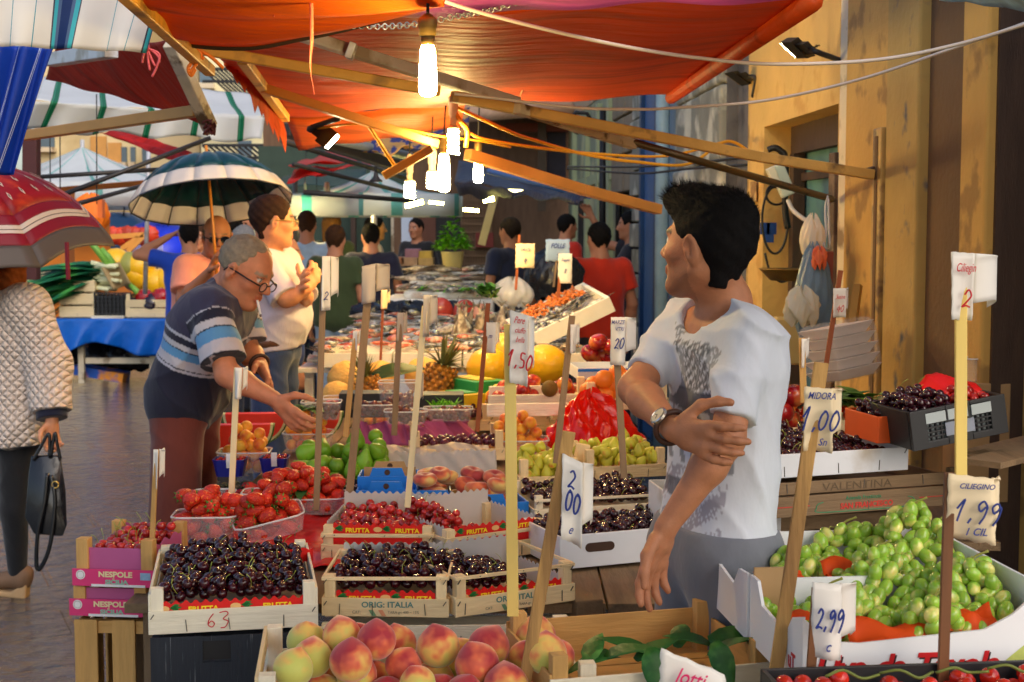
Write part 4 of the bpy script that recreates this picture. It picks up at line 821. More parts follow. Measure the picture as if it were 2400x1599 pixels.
table('low plank table at the front under the peaches', -.55, .12, 2.3, 2.95, .65)
table('plank table at the front under the empty crate and the grapes', .125, 1.25, 1.9, 3.0, .71)
table('plank table along the ochre wall under the right-hand cherries', .72, 1.3, 3.72, 6.4, .78)
# ---------------------------------------------------------------- dark cherries: crate 63 and the rest
DARK = []                       # (world point, label)
def cherries(t, rect, floor, top, n, seed, label, group, store=True, lst=None):
    pts = pack(n, .0126, rect, floor, top, seed); m = wmat(t)
    for p in pts: (DARK if lst is None else lst).append((m @ V(p), label, group))
def at(pa, pb, z, r=RP): A_, B_ = PZ(r, *pa, z), PZ(r, *pb, z); W, yaw = frame_ab(A_, B_); return A_, W, yaw
A_, W, yaw = at((348, 1491), (743, 1462), .735)
c1 = wcrate('pale slatted crate with red 63 on its front slat, full of dark cherries', A_, W, R(11), .46, .098, fr=((.002, .052),), sr_=((.002, .04), (.05, .088)), bk=((.0, .045),), post=.026, wd=WP_, group='cherry crates at the front')
liner(c1, W, .46, .01, .068); S63 = [o for o in c1.children if o.name.startswith('front_slat')][0]
q = MB()
for e in ([(.137, .042), (.128, .03), (.126, .018), (.134, .013), (.139, .020), (.133, .026), (.127, .021)], [(.150, .044), (.164, .046), (.168, .040), (.158, .030), (.168, .024), (.162, .012), (.152, .010)]): q.tube(catmull([(x, -.0012, z) for x, z in e], 6), .0012, 5)
q.build('lettering', redink, S63)
cherries(c1, (.014, W - .014, .016, .445), .062, lambda x, y: .082 + .015 * math.sin(3.14 * x / W) + .018 * y, 330, 1, 'glossy dark red cherry heaped in the pale crate marked 63', 'dark cherries in the crate marked 63')
MB().sheet(40, 1, lambda u, v: V((.15 + .22 * u, .25 + .10 * u, .068 + (.032 + .004 * math.sin(u * 44)) * v))).build('paper_liner', redpap, c1, solid=.0015)
def orig(label, pa, pb, D, seed, full, wd=WL, back=.11):
    A_, W, yaw = at(pa, pb, .722); t = wcrate(label, A_, W, yaw, D, .094, fr=((.002, .044), (.086, .094)), sr_=((.002, .044), (.086, .094)), bk=((.0, .045), (.086, .094)), post=.024, wd=wd, group='cherry crates at the front')
    f = [o for o in t.children if o.name.startswith('front_slat')][0]
    text('ORIG: ITALIA', .0185, tealp, f, (W * .5 + .005, -.0008, .024), bold=.0004, align='CENTER', sx=1.1)
    text('CAT:', .009, mat('grey_print', sr(150, 140, 120), .7), f, (W * .24, -.0008, .010)); text('TARA gr: 400 ~ 15%', .0085, mat('grey_print'), f, (W * .52, -.0008, .010))
    for k, cc in enumerate((mat('flag_green', sr(110, 150, 110), .7), mat('flag_red', sr(226, 150, 110), .7))):
        x = W * .37 + k * .022; MB().prism([(x, -.0008, .018), (x + .010, -.0008, .018), (x + .018, -.0008, .004), (x + .008, -.0008, .004)], (0, -.0006, 0)).build('flag_print', cc, f)
    liner(t, W, D, .01, .058, back=back); return t, W
c2, W2 = orig('small crate stamped ORIG: ITALIA standing square at the middle of the front row', (754, 1447), (1052, 1449), .29, 2, 1)
cherries(c2, (.014, W2 - .014, .02, .28), .055, lambda x, y: .074 + .02 * math.sin(3.14 * x / W2) + .03 * y, 175, 2, 'glossy dark cherry in the square-standing ORIG: ITALIA crate', 'dark cherries in the middle front crate')
c3, W3 = orig('small crate stamped ORIG: ITALIA turned askew behind the yellow stick', (1068, 1450), (1348, 1410), .30, 3, 1)
cherries(c3, (.014, W3 - .05, .02, .29), .045, lambda x, y: .085 - .32 * max(0, x - .12) + .02 * y, 105, 3, 'glossy dark cherry in the askew ORIG: ITALIA crate', 'dark cherries in the askew front crate')
def redtray(label, pa, pb, D, seed, n, top, wd=WL, x1=1.):
    A_, W, yaw = at(pa, pb, .722); t = wcrate(label, A_, W, yaw, D, .094, fr=((.002, .044), (.066, .076)), sr_=((.002, .044), (.066, .076)), bk=((.0, .045),), post=.026, wd=wd, group='red cherry crates in the second row')
    liner(t, W, D, .03, .100, back=.135)
    pts = pack(n, .0122, (.016, .016 + (W - .03) * x1, .02, D - .02), .075, top, seed)
    return t, pts
c4, p4 = redtray('crate of bright red cherries behind the middle ORIG: ITALIA crate', (752, 1316), (1017, 1320), .30, 5, 105, lambda x, y: .095 + .06 * y)
fill('red_cherry', ME_CR, p4, wmat(c4), 'bright red cherry heaped in the red-lined crate behind the middle crate', 'cherry', 'bright red cherries in the second row', 5, kids=(('stem', ME_ST[0]),), kp=.12)
c5, p5 = redtray('half empty crate of bright red cherries left of the white box', (1045, 1330), (1280, 1296), .30, 6, 58, lambda x, y: .13 - .6 * max(0, x - .05) + .03 * y, x1=.72)
fill('red_cherry', ME_CR, p5, wmat(c5), 'bright red cherry in the half empty red-lined crate', 'cherry', 'bright red cherries in the half empty crate', 6, kids=(('stem', ME_ST[1]),), kp=.15)
# crates further back on the right of the table, with dark cherries
def tray(label, A_, W, yaw, D, H, m, name='card_tray', cat='tray', group=None, t_=.006, hole=False, taper=0, rot=None, front_h=None):
    t = empty(name, label, cat, A_, yaw, group, rot); fh = front_h or H
    for nm, c, d in (('front_panel', (W / 2, t_ / 2, fh / 2), (W, t_, fh)), ('back_panel', (W / 2, D - t_ / 2, H / 2), (W, t_, H)), ('side_panel', (t_ / 2, D / 2, H / 2 - .001), (t_, D - 2 * t_, H)), ('side_panel', (W - t_ / 2, D / 2, H / 2 - .001), (t_, D - 2 * t_, H)), ('base', (W / 2, D / 2, t_ / 2), (W - 2 * t_, D - 2 * t_, t_))):
        o = MB().box(c, d).build(nm, m, t, bevel=.0015)
        if nm == 'front_panel' and hole:
            x, z, w_, h_ = hole; k = [(x + sx * (w_ - h_) / 2 + h_ / 2 * math.cos(a), -.0012, z + h_ / 2 * math.sin(a)) for sx, a0 in ((1, -1.57), (-1, 1.57)) for a in [a0 + i * .393 for i in range(9)]]
            MB().prism(k, (0, .0008, 0)).build('hand_hole', mat('hole_brown', sr(74, 52, 40), .9), o)
    t['W'] = W; t['D'] = D; return t
whitew = mat('white_board', sr(226, 228, 232), .55, .1, 4, c2=sr(190, 180, 166), c2sc=5, c2t=(.6, .75))
A_, W, yaw = at((1312, 1336), (1560, 1312), .725)
c6 = tray('long white box with oval hand hole, full of dark cherries', A_, .44, yaw, .26, .088, whitew, 'white_box', 'box', hole=(.115, .052, .085, .024))
cherries(c6, (.01, .43, .012, .25), .06, lambda x, y: .085 + .02 * y, 165, 7, 'dark cherry in the white box with the oval hand hole', 'dark cherries in the white box')
A_, W, yaw = at((1700, 1262), (1836, 1246), .80)
tray('white wooden box end with staples, right behind the man', A_ + V((-.13, .02, 0)), .29, R(8), .3, .10, whitew, 'white_box', 'box')
A_, W, yaw = at((1253, 1232), (1545, 1176), .725)
c8 = wcrate('slatted crate of dark cherries behind the white box', A_, .40, R(14), .30, .085, fr=((0, .05), (.07, .078)), wd=WP_, group='cherry crates behind the white box')
cherries(c8, (.012, .39, .012, .29), .05, lambda x, y: .08 + .06 * y + .10 * max(0, x - .2), 175, 8, 'dark cherry in the slatted crate behind the white box', 'dark cherries behind the white box')
# ---------------------------------------------------------------- right-hand cherries against the wall
A_ = PZ(RP, 1782, 1126, .98); rc1 = wcrate('weathered white crate of dark cherries beside the man, against the wall', A_, .45, R(22), .36, .062, fr=((0, .06),), sr_=((0, .058),), bk=((0, .058),), wd=[whitew] * 3, group=None, cat='crate')
cherries(rc1, (.01, .41, .012, .35), .035, lambda x, y: .065 + .10 * y, 240, 9, 'dark cherry in the weathered white crate beside the man', 'dark cherries right of the man')
B0 = PZ(RP, 2140, 1058, 1.05); B1 = PZ(RP, 2371, 998, 1.05); W, yaw = .265, R(12); RL = (0, R(-9), yaw)
rc2 = empty('plastic_crate', 'black plastic crate with square vents, holding dark cherries by the wall', 'crate', B0, rot=RL); Hc = .10; D_ = .22
def vents(mb, x0, x1, z0, z1, nx, nz, y, th, bw=.004):
    for i in range(nx + 1): x = x0 + (x1 - x0) * i / nx; mb.box((x, y, (z0 + z1) / 2), (bw, th, z1 - z0 + bw))
    for i in range(nz + 1): z = z0 + (z1 - z0) * i / nz; mb.box(((x0 + x1) / 2, y, z), (x1 - x0, th * .9, bw))
q = MB(); seg = 0
q.box((.022, 0, Hc / 2), (.044, .012, Hc)); q.box((W - .022, 0, Hc / 2), (.044, .012, Hc)); q.box((W / 2, 0, Hc / 2), (W - .198, .012, Hc * .99))
for x0 in (.040, W - .098): q.box((x0 + .029, 0, .008), (.058, .0118, .016)); vents(q, x0, x0 + .058, .016, .062, 4, 4, 0, .010); q.box((x0 + .029, 0, Hc - .005), (.058, .0118, .009))
q.build('front_panel', blackp, rc2, bevel=.001)
MB().box((W / 2, .016, .045), (W - .03, .002, .075)).build('paper_liner', mat('grey_insert', sr(176, 186, 186), .6), rc2)
for nm, c, d in (('side_panel', (.005, D_ / 2, Hc / 2), (.01, D_ - .02, Hc * .98)), ('side_panel', (W - .005, D_ / 2, Hc / 2), (.01, D_ - .02, Hc * .98)), ('back_panel', (W / 2, D_, Hc / 2), (W, .01, Hc)), ('base', (W / 2, D_ / 2, .004), (W - .02, D_ - .02, .006))): MB().box(c, d).build(nm, blackp, rc2, bevel=.001)
q = MB()
for x0 in (.041, W / 2 - .03, W - .097): MB().box((x0 + .028, -.0062, Hc - .024), (.055, .003, .026)).build('vent_insert', mat('grey_insert', sr(150, 160, 160), .5), rc2); MB().box((W / 2, -.0072, .04), (.08, .002, .034)).build('paper_label', mat('crate_label', sr(196, 204, 220), .5, .1, 60), rc2)
ob = tray('orange cardboard box end beside the black plastic crate', P(RP, 2058, 1040, 3.66), .078, R(12), .2, .07, mat('orange_card', sr(236, 96, 30), .5, .1), 'cardboard_box', 'box')
cherries(rc2, (.012, W * .55, .014, .21), .06, lambda x, y: .105 + .09 * y - .05 * abs(x - .12), 105, 10, 'dark cherry in the black plastic crate by the wall', 'dark cherries in the black plastic crate')
cherries(ob, (.008, .070, .012, .19), .04, lambda x, y: .065 + .12 * y, 40, 11, 'dark cherry in the orange cardboard box by the wall', 'dark cherries in the orange box')
q = MB().sheet(24, 10, lambda u, v: V((W * .5 + .13 * u, .09 + .12 * v, .09 + .045 * v + .012 * math.sin(u * 7 + v * 5) + .003 * math.sin(u * 23 + v * 8)))); q.build('paper_sheet', redpap, rc2, solid=.0015, smooth=True)
redpts = pack(30, .0122, (W * .6, W - .01, .02, .20), .08, lambda x, y: .10 + .03 * y, 12)
fill('red_cherry', ME_CR, redpts, wmat(rc2), 'red cherry at the right end of the black plastic crate', 'cherry', 'red cherries in the black plastic crate', 12)
# individuals for the nearest 300 dark cherries, the others as one mass
DARK.sort(key=lambda e: (e[0] - CAM).length - .35 * (e[0].z - .8)); rr = random.Random(3)
cnt = {}
for p, lab, g_ in DARK[:300]:
    k = [('stem', rr.choice(ME_ST))] if rr.random() < .2 else []
    inst('cherry', rr.choice(ME_CH), M.Translation(p) @ (rrot(rr, .9) if k else rrot(rr)) @ M.Scale(rr.uniform(.9, 1.08), 4), lab, 'cherry', g_, k)
bm_ = ball(.0126, 10, 7, .2, flat=.93); bv = np.array(bm_.v); vs = []; fs = []; st_ = MB()
for p, lab, g_ in DARK[300:]:
    m = np.array(rrot(rr).to_3x3()) * rr.uniform(.9, 1.08); k = len(vs) * len(bv); vs.append(bv @ m.T + np.array(p)); fs += [tuple(i + k for i in f) for f in bm_.f]
    if rr.random() < .15: a = rr.uniform(0, 6.28); st_.tube([p + V((0, 0, .01)), p + V((.008 * math.cos(a), .008 * math.sin(a), .022)), p + V((.02 * math.cos(a), .02 * math.sin(a), .03))], .0008, 4)
q = MB(); q.v = [tuple(x) for x in np.concatenate(vs)]; q.f = fs; q.m = [0] * len(fs); q.uv = [(0, 0)] * len(q.v); q.add(st_.v, st_.f, 1)
cher_s = mat('dark_cherry_mass', (.032, .0028, .0075), .13, .6, 70, coat=.5)
q.build('cherries', [cher_s, stem_m], smooth=True, label='masses of dark cherries in the crates further back and by the wall', cat='cherries', kind='stuff')
# crates under the right-hand cherries
stk = [('upper grimy crate under the right-hand cherries, with faded print', .905, 1795, 0.0, 'VALENTINA', mat('faded_print', sr(104, 86, 64), .8), .018), ('grimy crate with a green and red fruit grower label under the right-hand cherries', .881, 1800, .02, None, None, 0)]
for i, (lab, z, x, dx, tx, mm, sz) in enumerate(stk):
    A_ = PZ(RP, x, 1126, .98) + V((-.03 + dx, -.01, z - .98)); t = wcrate(lab, A_, .62, R(20), .36, .07, fr=((.033, .064),) if i == 0 else ((.002, .054),), wd=WK, group=None, base=True)
    f = [o for o in t.children if o.name.startswith('front_slat')][-1]
    if tx: text(tx, .03, mm, f, (.30, -.001, .037), align='CENTER', sx=1.3)
    else:
        text('Azienda Frutticola', .0145, mat('label_green', sr(50, 140, 100), .7), f, (.29, -.001, .036), align='CENTER'); text('SAN FRANCESCO', .02, mat('label_red', sr(206, 60, 50), .7), f, (.30, -.001, .014), align='CENTER', bold=.0006)
        q = MB(); q.tube(catmull([(.17, -.001, .034), (.155, -.001, .03), (.15, -.001, .02), (.16, -.001, .009), (.3, -.001, .007), (.43, -.001, .009), (.445, -.001, .02), (.44, -.001, .03), (.425, -.001, .034)], 6), .0012, 5); q.build('label_outline', mat('label_green'), f)
        MB().box((.08, -.001, .028), (.1, .001, .002)).build('label_line', mat('label_red'), f); MB().box((.52, -.001, .028), (.12, .001, .002)).build('label_line', mat('label_red'), f)
MB().box((.9, 3.9, .81), (.5, .1, .04), M.Rotation(R(15), 3, 'Z')).build('timber_block', WK[0], label='rough timber block under the grimy crates', cat='timber', bevel=.004)
# ---------------------------------------------------------------- nespole boxes at the left end
pinkc = mat('pink_card', sr(226, 60, 120), .55, .1, 12); cream_ink = mat('cream_print', sr(240, 226, 170), .6)
for i, (lab, pa, pb, z) in enumerate((('lower box of the loquat pair, closed by the box on top', (165, 1444), (346, 1449), .655), ('upper loquat box with red cherries on top, at the left end', (172, 1374), (362, 1380), .732))):
    A_, W, yaw = at(pa, pb, z); A_ = A_ if i == 0 else A_; Db = .26
    t = wcrate(lab, A_, W, yaw, Db, .072 if i == 0 else .115, fr=(), sr_=((0, .03),), bk=((0, .03),), post=.03, wd=WD, group='pink labelled loquat boxes', staples=0)
    MB().box((W / 2, .016, .05 if i else .036), (W - .06, .004, .088 if i else .066)).build('paper_liner', magp, t); MB().sheet(20, 8, lambda u, v: V((W - .012, .02 + .22 * u, .02 + (.078 + .006 * math.sin(u * 20)) * v if i else .02 + .04 * v))).build('paper_liner', magp, t, solid=.001)
    MB().sheet(20, 8, lambda u, v: V((.02 + (W - .04) * u, Db - .014, .02 + (.08 + .01 * math.sin(u * 12)) * v if i else .02 + .04 * v))).build('paper_liner', magp, t, solid=.001)
    lb_ = MB().box((W / 2, .001, .023), (W + .004, .004, .042)).build('label_board', pinkc, t)
    text('NESPOLE', .0185, cream_ink, lb_, (W / 2 + .005, -.0018, .026), align='CENTER', bold=.0007, sx=1.15); text('di', .009, cream_ink, lb_, (W / 2, -.0018, .019), align='CENTER'); text('SICILIA', .0145, mat('mint_print', sr(150, 196, 170), .6), lb_, (W / 2 + .008, -.0018, .0085), align='CENTER', bold=.0007, sx=1.3)
    MB().box((W / 2 + .012, -.0015, .0045), (W - .07, .001, .006)).build('white_strip', whitep, lb_); MB().box((W - .022, -.0015, .029), (.026, .001, .018)).build('picture', mat('label_blue', sr(150, 180, 206), .6, .3, 90), lb_)
    MB().prism([(.02 + .012 * math.cos(k * .5236), -.0018, .03 + .012 * math.sin(k * .5236)) for k in range(12)], (0, -.0006, 0)).build('seal', whitep, lb_); MB().tube([(.02 + .009 * math.cos(k * .5236), -.0026, .03 + .009 * math.sin(k * .5236)) for k in range(13)], .0006, 5).build('seal_ring', mat('grey_print'), lb_)
    if i:
        pts = pack(48, .0122, (.02, W - .02, .02, Db - .03), .076, lambda x, y: .092 + .1 * y, 13)
        fill('red_cherry', ME_CR, pts, wmat(t), 'bright red cherry in the upper loquat box', 'cherry', 'red cherries in the loquat box', 13, kids=(('stem', ME_ST[0]),), kp=.55, tilt=.6)
A_, W, yaw = at((172, 1446), (340, 1449), .652); t = empty('wooden_crate', 'upright slatted crate standing on end under the loquat boxes', 'crate', V((A_.x, A_.y, 0)), yaw); zt = .645
for x in (.03, .125): MB().box((x, .004, zt / 2), (.058, .008, zt)).build('front_slat', WD[2], t, bevel=.0015)
for z in (zt - .02, .06): MB().box((W / 2 + .012, .02, z), (W, .022, .032)).build('crossbar', WD[0], t, bevel=.0015)
for x in (.01, W + .01):
    for k in range(3): MB().box((x, .05 + .09 * k, zt / 2), (.007, .06, zt - .002)).build('side_slat', WD[2], t, bevel=.0015)
MB().box((W / 2, .27, zt / 2), (W - .02, .008, zt)).build('back_panel', WK[2], t)
# black cardboard box below crate 63
A_, W, yaw = at((343, 1502), (600, 1490), .728); t = empty('cardboard_box', 'worn black cardboard box with white upside down label under the crate marked 63', 'box', V((A_.x + .005, A_.y + .012, .45)), R(8))
bk_ = mat('worn_black_card', sr(40, 44, 52), .7, .2, 6, .4, 16, st=(40, 1, 1), c2=sr(150, 154, 156), c2sc=5, c2t=(.62, .7)); hz = .28
q = MB(); q.box((.055, .002, hz / 2), (.11, .004, hz)); q.box((.24, .002, hz / 2), (.14, .004, hz)); q.box((.14, .002, (hz - .058) / 2), (.06, .004, hz - .058)); q.box((.14, .002, hz - .006), (.06, .004, .010)); q.build('front_panel', bk_, t)
MB().box((.16, .2, hz / 2 - .002), (.318, .39, hz - .008)).build('box_body', bk_, t); MB().box((.14, .0052, hz - .03), (.06, .002, .046)).build('hand_hole', dark, t)
wl = MB().box((.15, -.0012, .10), (.27, .001, .13)).build('white_label', whitep, t)
for s, x, z in (('Centro Cond. n.', .26, .155), ('B.N.D.O.O. n.', .15, .155), ('Origine:', .26, .128), ('Cat.:', .16, .132), ('Cal.:', .10, .132)): text(s, .010, mat('ink_black', (.02, .02, .02), .6), wl, (x, -.002, z), rot=(R(90), R(180), 0))
MB().box((.14, -.0015, .168), (.28, .001, .002)).build('label_rule', mat('ink_black'), wl)
# crate bodies under the front row
A_ = PZ(RP, 745, 1470, .712); t = wcrate('pale crate turned over under the ORIG: ITALIA crates', V((A_.x, A_.y + .01, .60)), .62, R(2), .32, .112, fr=((.0, .05), (.056, .11)), wd=WP_, base=True)
MB().box(P(R9, 285, 800, 3.42), (.07, .2, .05), M.Rotation(R(20), 3, 'Z')).build('timber_block', WK[1], label='sawn timber end poking out right of the askew crate', cat='timber', bevel=.004)
MB().bar(P(R9, 330, 765, 3.7), P(R9, 640, 765, 3.7), .03, .05).build('steel_bar', mat('dull_steel', sr(110, 112, 118), .4, .2, metal=.5), label='dull steel bar of the stall frame left of the man', cat='bar')
MB().box(P(R9, 415, 715, 3.75), (.09, .3, .07)).build('cardboard_piece', cardb, label='folded brown cardboard under the white box', cat='cardboard', bevel=.003)
# ---------------------------------------------------------------- middle of the stall
t = tag(MB().sheet(26, 40, lambda u, v: V((-.93 + .56 * u, 3.66 + 1.25 * v, .7265 + .005 * math.sin(u * 17 + v * 9) + .004 * math.sin(v * 40 + u * 12) + .004 * math.sin(u * 50)))).build('plastic_sheet', mat('red_plastic', sr(226, 30, 30), .25, .1, 4, .4, 14, transl=.2), smooth=True, solid=.001), 'crinkled red plastic sheet under the strawberries on the stall table', 'plastic sheet')
def punnet(label, A_, W, D, H, yaw=0, m=clear, rim=None, group=None, rot=None, name='punnet', tp=.86):
    t = empty(name, label, 'punnet', A_, yaw, group, rot); cx, cy = W / 2, D / 2
    def ring(s, z): n = 28; return [V((cx + s * W / 2 * max(-1, min(1, 1.25 * math.cos(a))), cy + s * D / 2 * max(-1, min(1, 1.25 * math.sin(a))), z)) for a in [6.2832 * k / n for k in range(n)]]
    q = MB(); r0, r1 = ring(tp, .001), ring(1, H); n = 28; q.add(r0 + r1, [(i, (i + 1) % n, n + (i + 1) % n, n + i) for i in range(n)] + [tuple(range(n))[::-1]]); q.build('bowl', m, t, smooth=False)
    MB().tube(r1 + [r1[0]], .0028, 6, caps=False).build('rim', rim or glass('clear_rim', (1, 1, 1), .55, .1), t, smooth=True); return t
GB = 'punnets on the red plastic sheet'
def bx(x, y, z): return PZ(RP, x, y, z)
def heap_in(t, W, D, meshes, name, cat, label, group, n, r, floor, top, seed, kids=(), kp=1, tilt=3.14, sc=(.92, 1.08), pad=.006, rotf=None):
    return fill(name, meshes, pack(n, r, (pad, W - pad, pad, D - pad), floor, top, seed), wmat(t), label, cat, group, seed, tilt, sc, kids, kp, rotf)
side = lambda rr: M.Rotation(rr.uniform(0, 6.28), 4, 'Z') @ M.Rotation(R(90) + rr.uniform(-.5, .5), 4, 'X') @ M.Rotation(rr.uniform(0, 6.28), 4, 'Z')
t = punnet('upright clear punnet heaped with strawberries, behind the crate marked 63', bx(399, 1292, .755), .172, .13, .088, R(4), group=GB)
heap_in(t, .172, .13, ME_SB, 'strawberry', 'strawberry', 'strawberry in the upright clear punnet', 'strawberries in the upright punnet', 70, .0185, .0, lambda x, y: .118 + .015 * math.sin(18 * x), 21, (('calyx', ME_CX),), .7, rotf=side)
t = punnet('tilted clear punnet of strawberries leaning over the crate marked 63', bx(560, 1288, .765), .19, .15, .05, group=GB, rot=(R(6), R(-12), R(14)))
heap_in(t, .19, .15, ME_SB, 'strawberry', 'strawberry', 'strawberry in the tilted clear punnet', 'strawberries in the tilted punnet', 52, .0185, .0, lambda x, y: .085 + .02 * math.sin(16 * x), 22, (('calyx', ME_CX),), .7, rotf=side)
t = punnet('wide clear punnet of strawberries in front of the green figs', bx(605, 1212, .735), .27, .17, .05, R(6), group=GB)
heap_in(t, .27, .17, ME_SB, 'strawberry', 'strawberry', 'strawberry in the wide clear punnet below the green figs', 'strawberries in the wide punnet', 76, .0185, .0, lambda x, y: .09 + .02 * math.sin(12 * x), 23, (('calyx', ME_CX),), .7, rotf=side)
for lab, x, y, W, n, sd in (('left clear punnet of red currants behind the upright strawberry punnet', 446, 1180, .13, 95, 24), ('right clear punnet of red currants behind the tilted strawberries', 563, 1178, .115, 70, 25)):
    t = punnet(lab, bx(x, y + 15, .735), W, .11, .045, R(3), group=GB)
    heap_in(t, W, .11, ME_BE, 'red_currant', 'berry', 'tiny red currant in the %s currant punnet' % ('left' if sd == 24 else 'right'), 'red currants in the %s punnet' % ('left' if sd == 24 else 'right'), n, .0068, .012, lambda x, y: .05, sd)
bluep = mat('blue_punnet', sr(40, 44, 150), .3, .1, transl=.2); herb = mat('dark_herb', sr(56, 66, 40), .6, .4, 30, c2=sr(50, 30, 60), c2sc=40)
for lab, x, y, W, sd in (('left blue punnet of red berries in front of the apricots', 497, 1120, .115, 26), ('middle blue punnet of red berries beside the green figs', 607, 1116, .10, 27)):
    t = punnet(lab, bx(x, y, .735), W, .10, .06, R(2), bluep, bluep, GB, tp=.8)
    heap_in(t, W, .10, ME_BE, 'red_currant', 'berry', 'tiny dark red berry in the %s blue punnet' % ('left' if sd == 26 else 'middle'), 'berries in the %s blue punnet' % ('left' if sd == 26 else 'middle'), 50, .0068, .042, lambda x, y: .056, sd)
    MB().sheet(2, 6, lambda u, v: V((W * .45 + .02 * u, -.004 - .006 * math.sin(v * 3), .035 + .05 * v))).build('paper_tag', whitep, t, solid=.0006)
def leaf(q, p, d, up, L_, w, mi=0, bend=.3):
    p, d, up = V(p), V(d).normalized(), V(up).normalized(); s = d.cross(up).normalized(); up = s.cross(d); vs = []
    for i in range(6):
        f = i / 5; wd = w * math.sin(3.1416 * (.06 + .94 * f) ** .75) / 2 + .0004; c = p + d * L_ * f - up * bend * L_ * f * f
        vs += [c - s * wd + up * wd * .35, c, c + s * wd + up * wd * .35]
    q.add(vs, [(3 * i + k, 3 * i + k + 1, 3 * i + k + 4, 3 * i + k + 3) for i in range(5) for k in (0, 1)], mi)
def frond(name, m, c, n, L_, w, seed, label, cat, spread=1.0, zup=.5, group=None, box_=(.03, .03, .01), bend=.4):
    q = MB(); rr = random.Random(seed)
    for k in range(n):
        a = rr.uniform(0, 6.28); leaf(q, V(c) + V((rr.uniform(-1, 1) * box_[0], rr.uniform(-1, 1) * box_[1], rr.uniform(0, 1) * box_[2])), (spread * math.cos(a), spread * math.sin(a), rr.uniform(.1, 1) * zup), (0, 0, 1), L_ * rr.uniform(.6, 1.2), w * rr.uniform(.7, 1.2), bend=bend * rr.uniform(.2, 1.3))
    return q.build(name, m, smooth=True, label=label, cat=cat, group=group)
green = mat('leaf_green', sr(56, 110, 44), .5, .3, 20, c2=sr(110, 150, 60), c2sc=8); dgreen = mat('dark_leaf', sr(30, 66, 34), .4, .25, 14, c2=sr(60, 104, 50), c2sc=7); bright = mat('bright_leaf', sr(120, 200, 40), .5, .3, 20)
frond('dark_herb', herb, bx(540, 1148, .745), 60, .03, .014, 3, 'dark herb leaves lying in front of the left blue punnet', 'herb', box_=(.05, .03, .02))
def apricots(lab, x, y, z, W, D, n, sd, flab, g_, H=.07): 
    t = punnet(lab, bx(x, y, z), W, D, H, R(3)); heap_in(t, W, D, ME_AR, 'apricot', 'apricot', flab, g_, n, .0222, .0, lambda x, y: H + .07 * math.sin(3.14 * x / W), sd, rotf=None)
apricots('clear punnet of apricots in front of the melon slice, left', 505, 1112, .735, .19, .14, 60, 31, 'apricot in the left clear punnet', 'apricots in the left punnet', .075)
apricots('clear punnet of apricots behind the green figs', 660, 1060, .735, .20, .15, 60, 32, 'apricot in the clear punnet behind the figs', 'apricots in the punnet behind the figs')
apricots('clear punnet of apricots below the nectarines, right of the yellow stick', 1145, 1072, .74, .235, .16, 46, 33, 'apricot in the punnet below the nectarines', 'apricots below the nectarines', .06)
apricots('small clear punnet of apricots at the back, by the purple paper', 845, 1000, .74, .13, .12, 18, 34, 'apricot in the small back punnet', 'apricots in the back punnet', .05)
# watermelon slices
flesh = mat('melon_flesh', sr(240, 66, 48), .3, .15, 20, .1, 40, coat=.2); rind = mat('melon_rind', sr(70, 110, 46), .4, .3, 8, c2=sr(200, 214, 130), c2sc=6, st=(6, 1, 1)); white_r = mat('melon_pith', sr(228, 232, 176), .5)
def slice_(lab, x, y, z, R_, th, yaw, tilt):
    t = empty('watermelon_slice', lab, 'watermelon', bx(x, y, z), group='cut watermelon pieces', rot=(R(tilt), 0, R(yaw)))
    arc = lambda r: [(r * math.cos(a), r * math.sin(a)) for a in [math.pi + math.pi * k / 24 for k in range(25)]]
    for nm, r0, r1, m, e in (('flesh', 0, R_ * .88, flesh, .002), ('pith', R_ * .88, R_ * .95, white_r, .001), ('rind', R_ * .95, R_, rind, 0)):
        o_ = arc(r1); i_ = arc(r0)[::-1] if r0 else []
        if r0:
            q = MB()
            a0, a1 = arc(r0), arc(r1)
            for k in range(24): q.prism([(a0[k][0], -e, R_ + a0[k][1]), (a0[k + 1][0], -e, R_ + a0[k + 1][1]), (a1[k + 1][0], -e, R_ + a1[k + 1][1]), (a1[k][0], -e, R_ + a1[k][1])], (0, th + 2 * e, 0))
        else: q = MB().prism([(x_, -e, R_ + z_) for x_, z_ in o_], (0, th + 2 * e, 0))
        q.build(nm, m, t)
    return t
slice_('half round watermelon slice standing at the left edge of the stall', 562, 1075, .735, .135, .02, 6, 10)
slice_('watermelon slice behind the first one, under the reaching hand', 600, 1045, .74, .135, .02, 4, 10)
slice_('watermelon slice behind the apricots, sparkling with water', 735, 1035, .745, .125, .02, 2, 10)
# green figs in a navy tray
navyc = mat('navy_card', sr(20, 26, 50), .5, .1)
t = tray('navy cardboard tray of green figs in the middle of the stall', bx(668, 1168, .735), .345, R(3), .27, .06, navyc, 'cardboard_tray'); f = [o for o in t.children if o.name.startswith('front')][0]
text('ORIGINE: ITALIA - SICILIA', .012, whitep, f, (.19, -.0008, .035), sx=1.0, ext=.0003); text('ITALIA', .011, whitep, f, (.02, -.0008, .04))
for x in (.012, .27): MB().box((x + .012, .012, .055), (.028, .012, .05)).build('corner_post', WL[2], t, bevel=.001)
heap_in(t, .345, .27, ME_FG, 'fig', 'fig', 'green fig in the navy tray', 'green figs in the navy tray', 46, .027, .02, lambda x, y: .065 + .25 * y + .05 * (x > .2), 35, tilt=1.2, sc=(.95, 1.2))
frond('leaf_bed', dgreen, bx(700, 1150, .80), 26, .07, .04, 8, 'dark leaves bordering the green figs in the navy tray', 'leaves', box_=(.06, .02, .01), zup=.2)
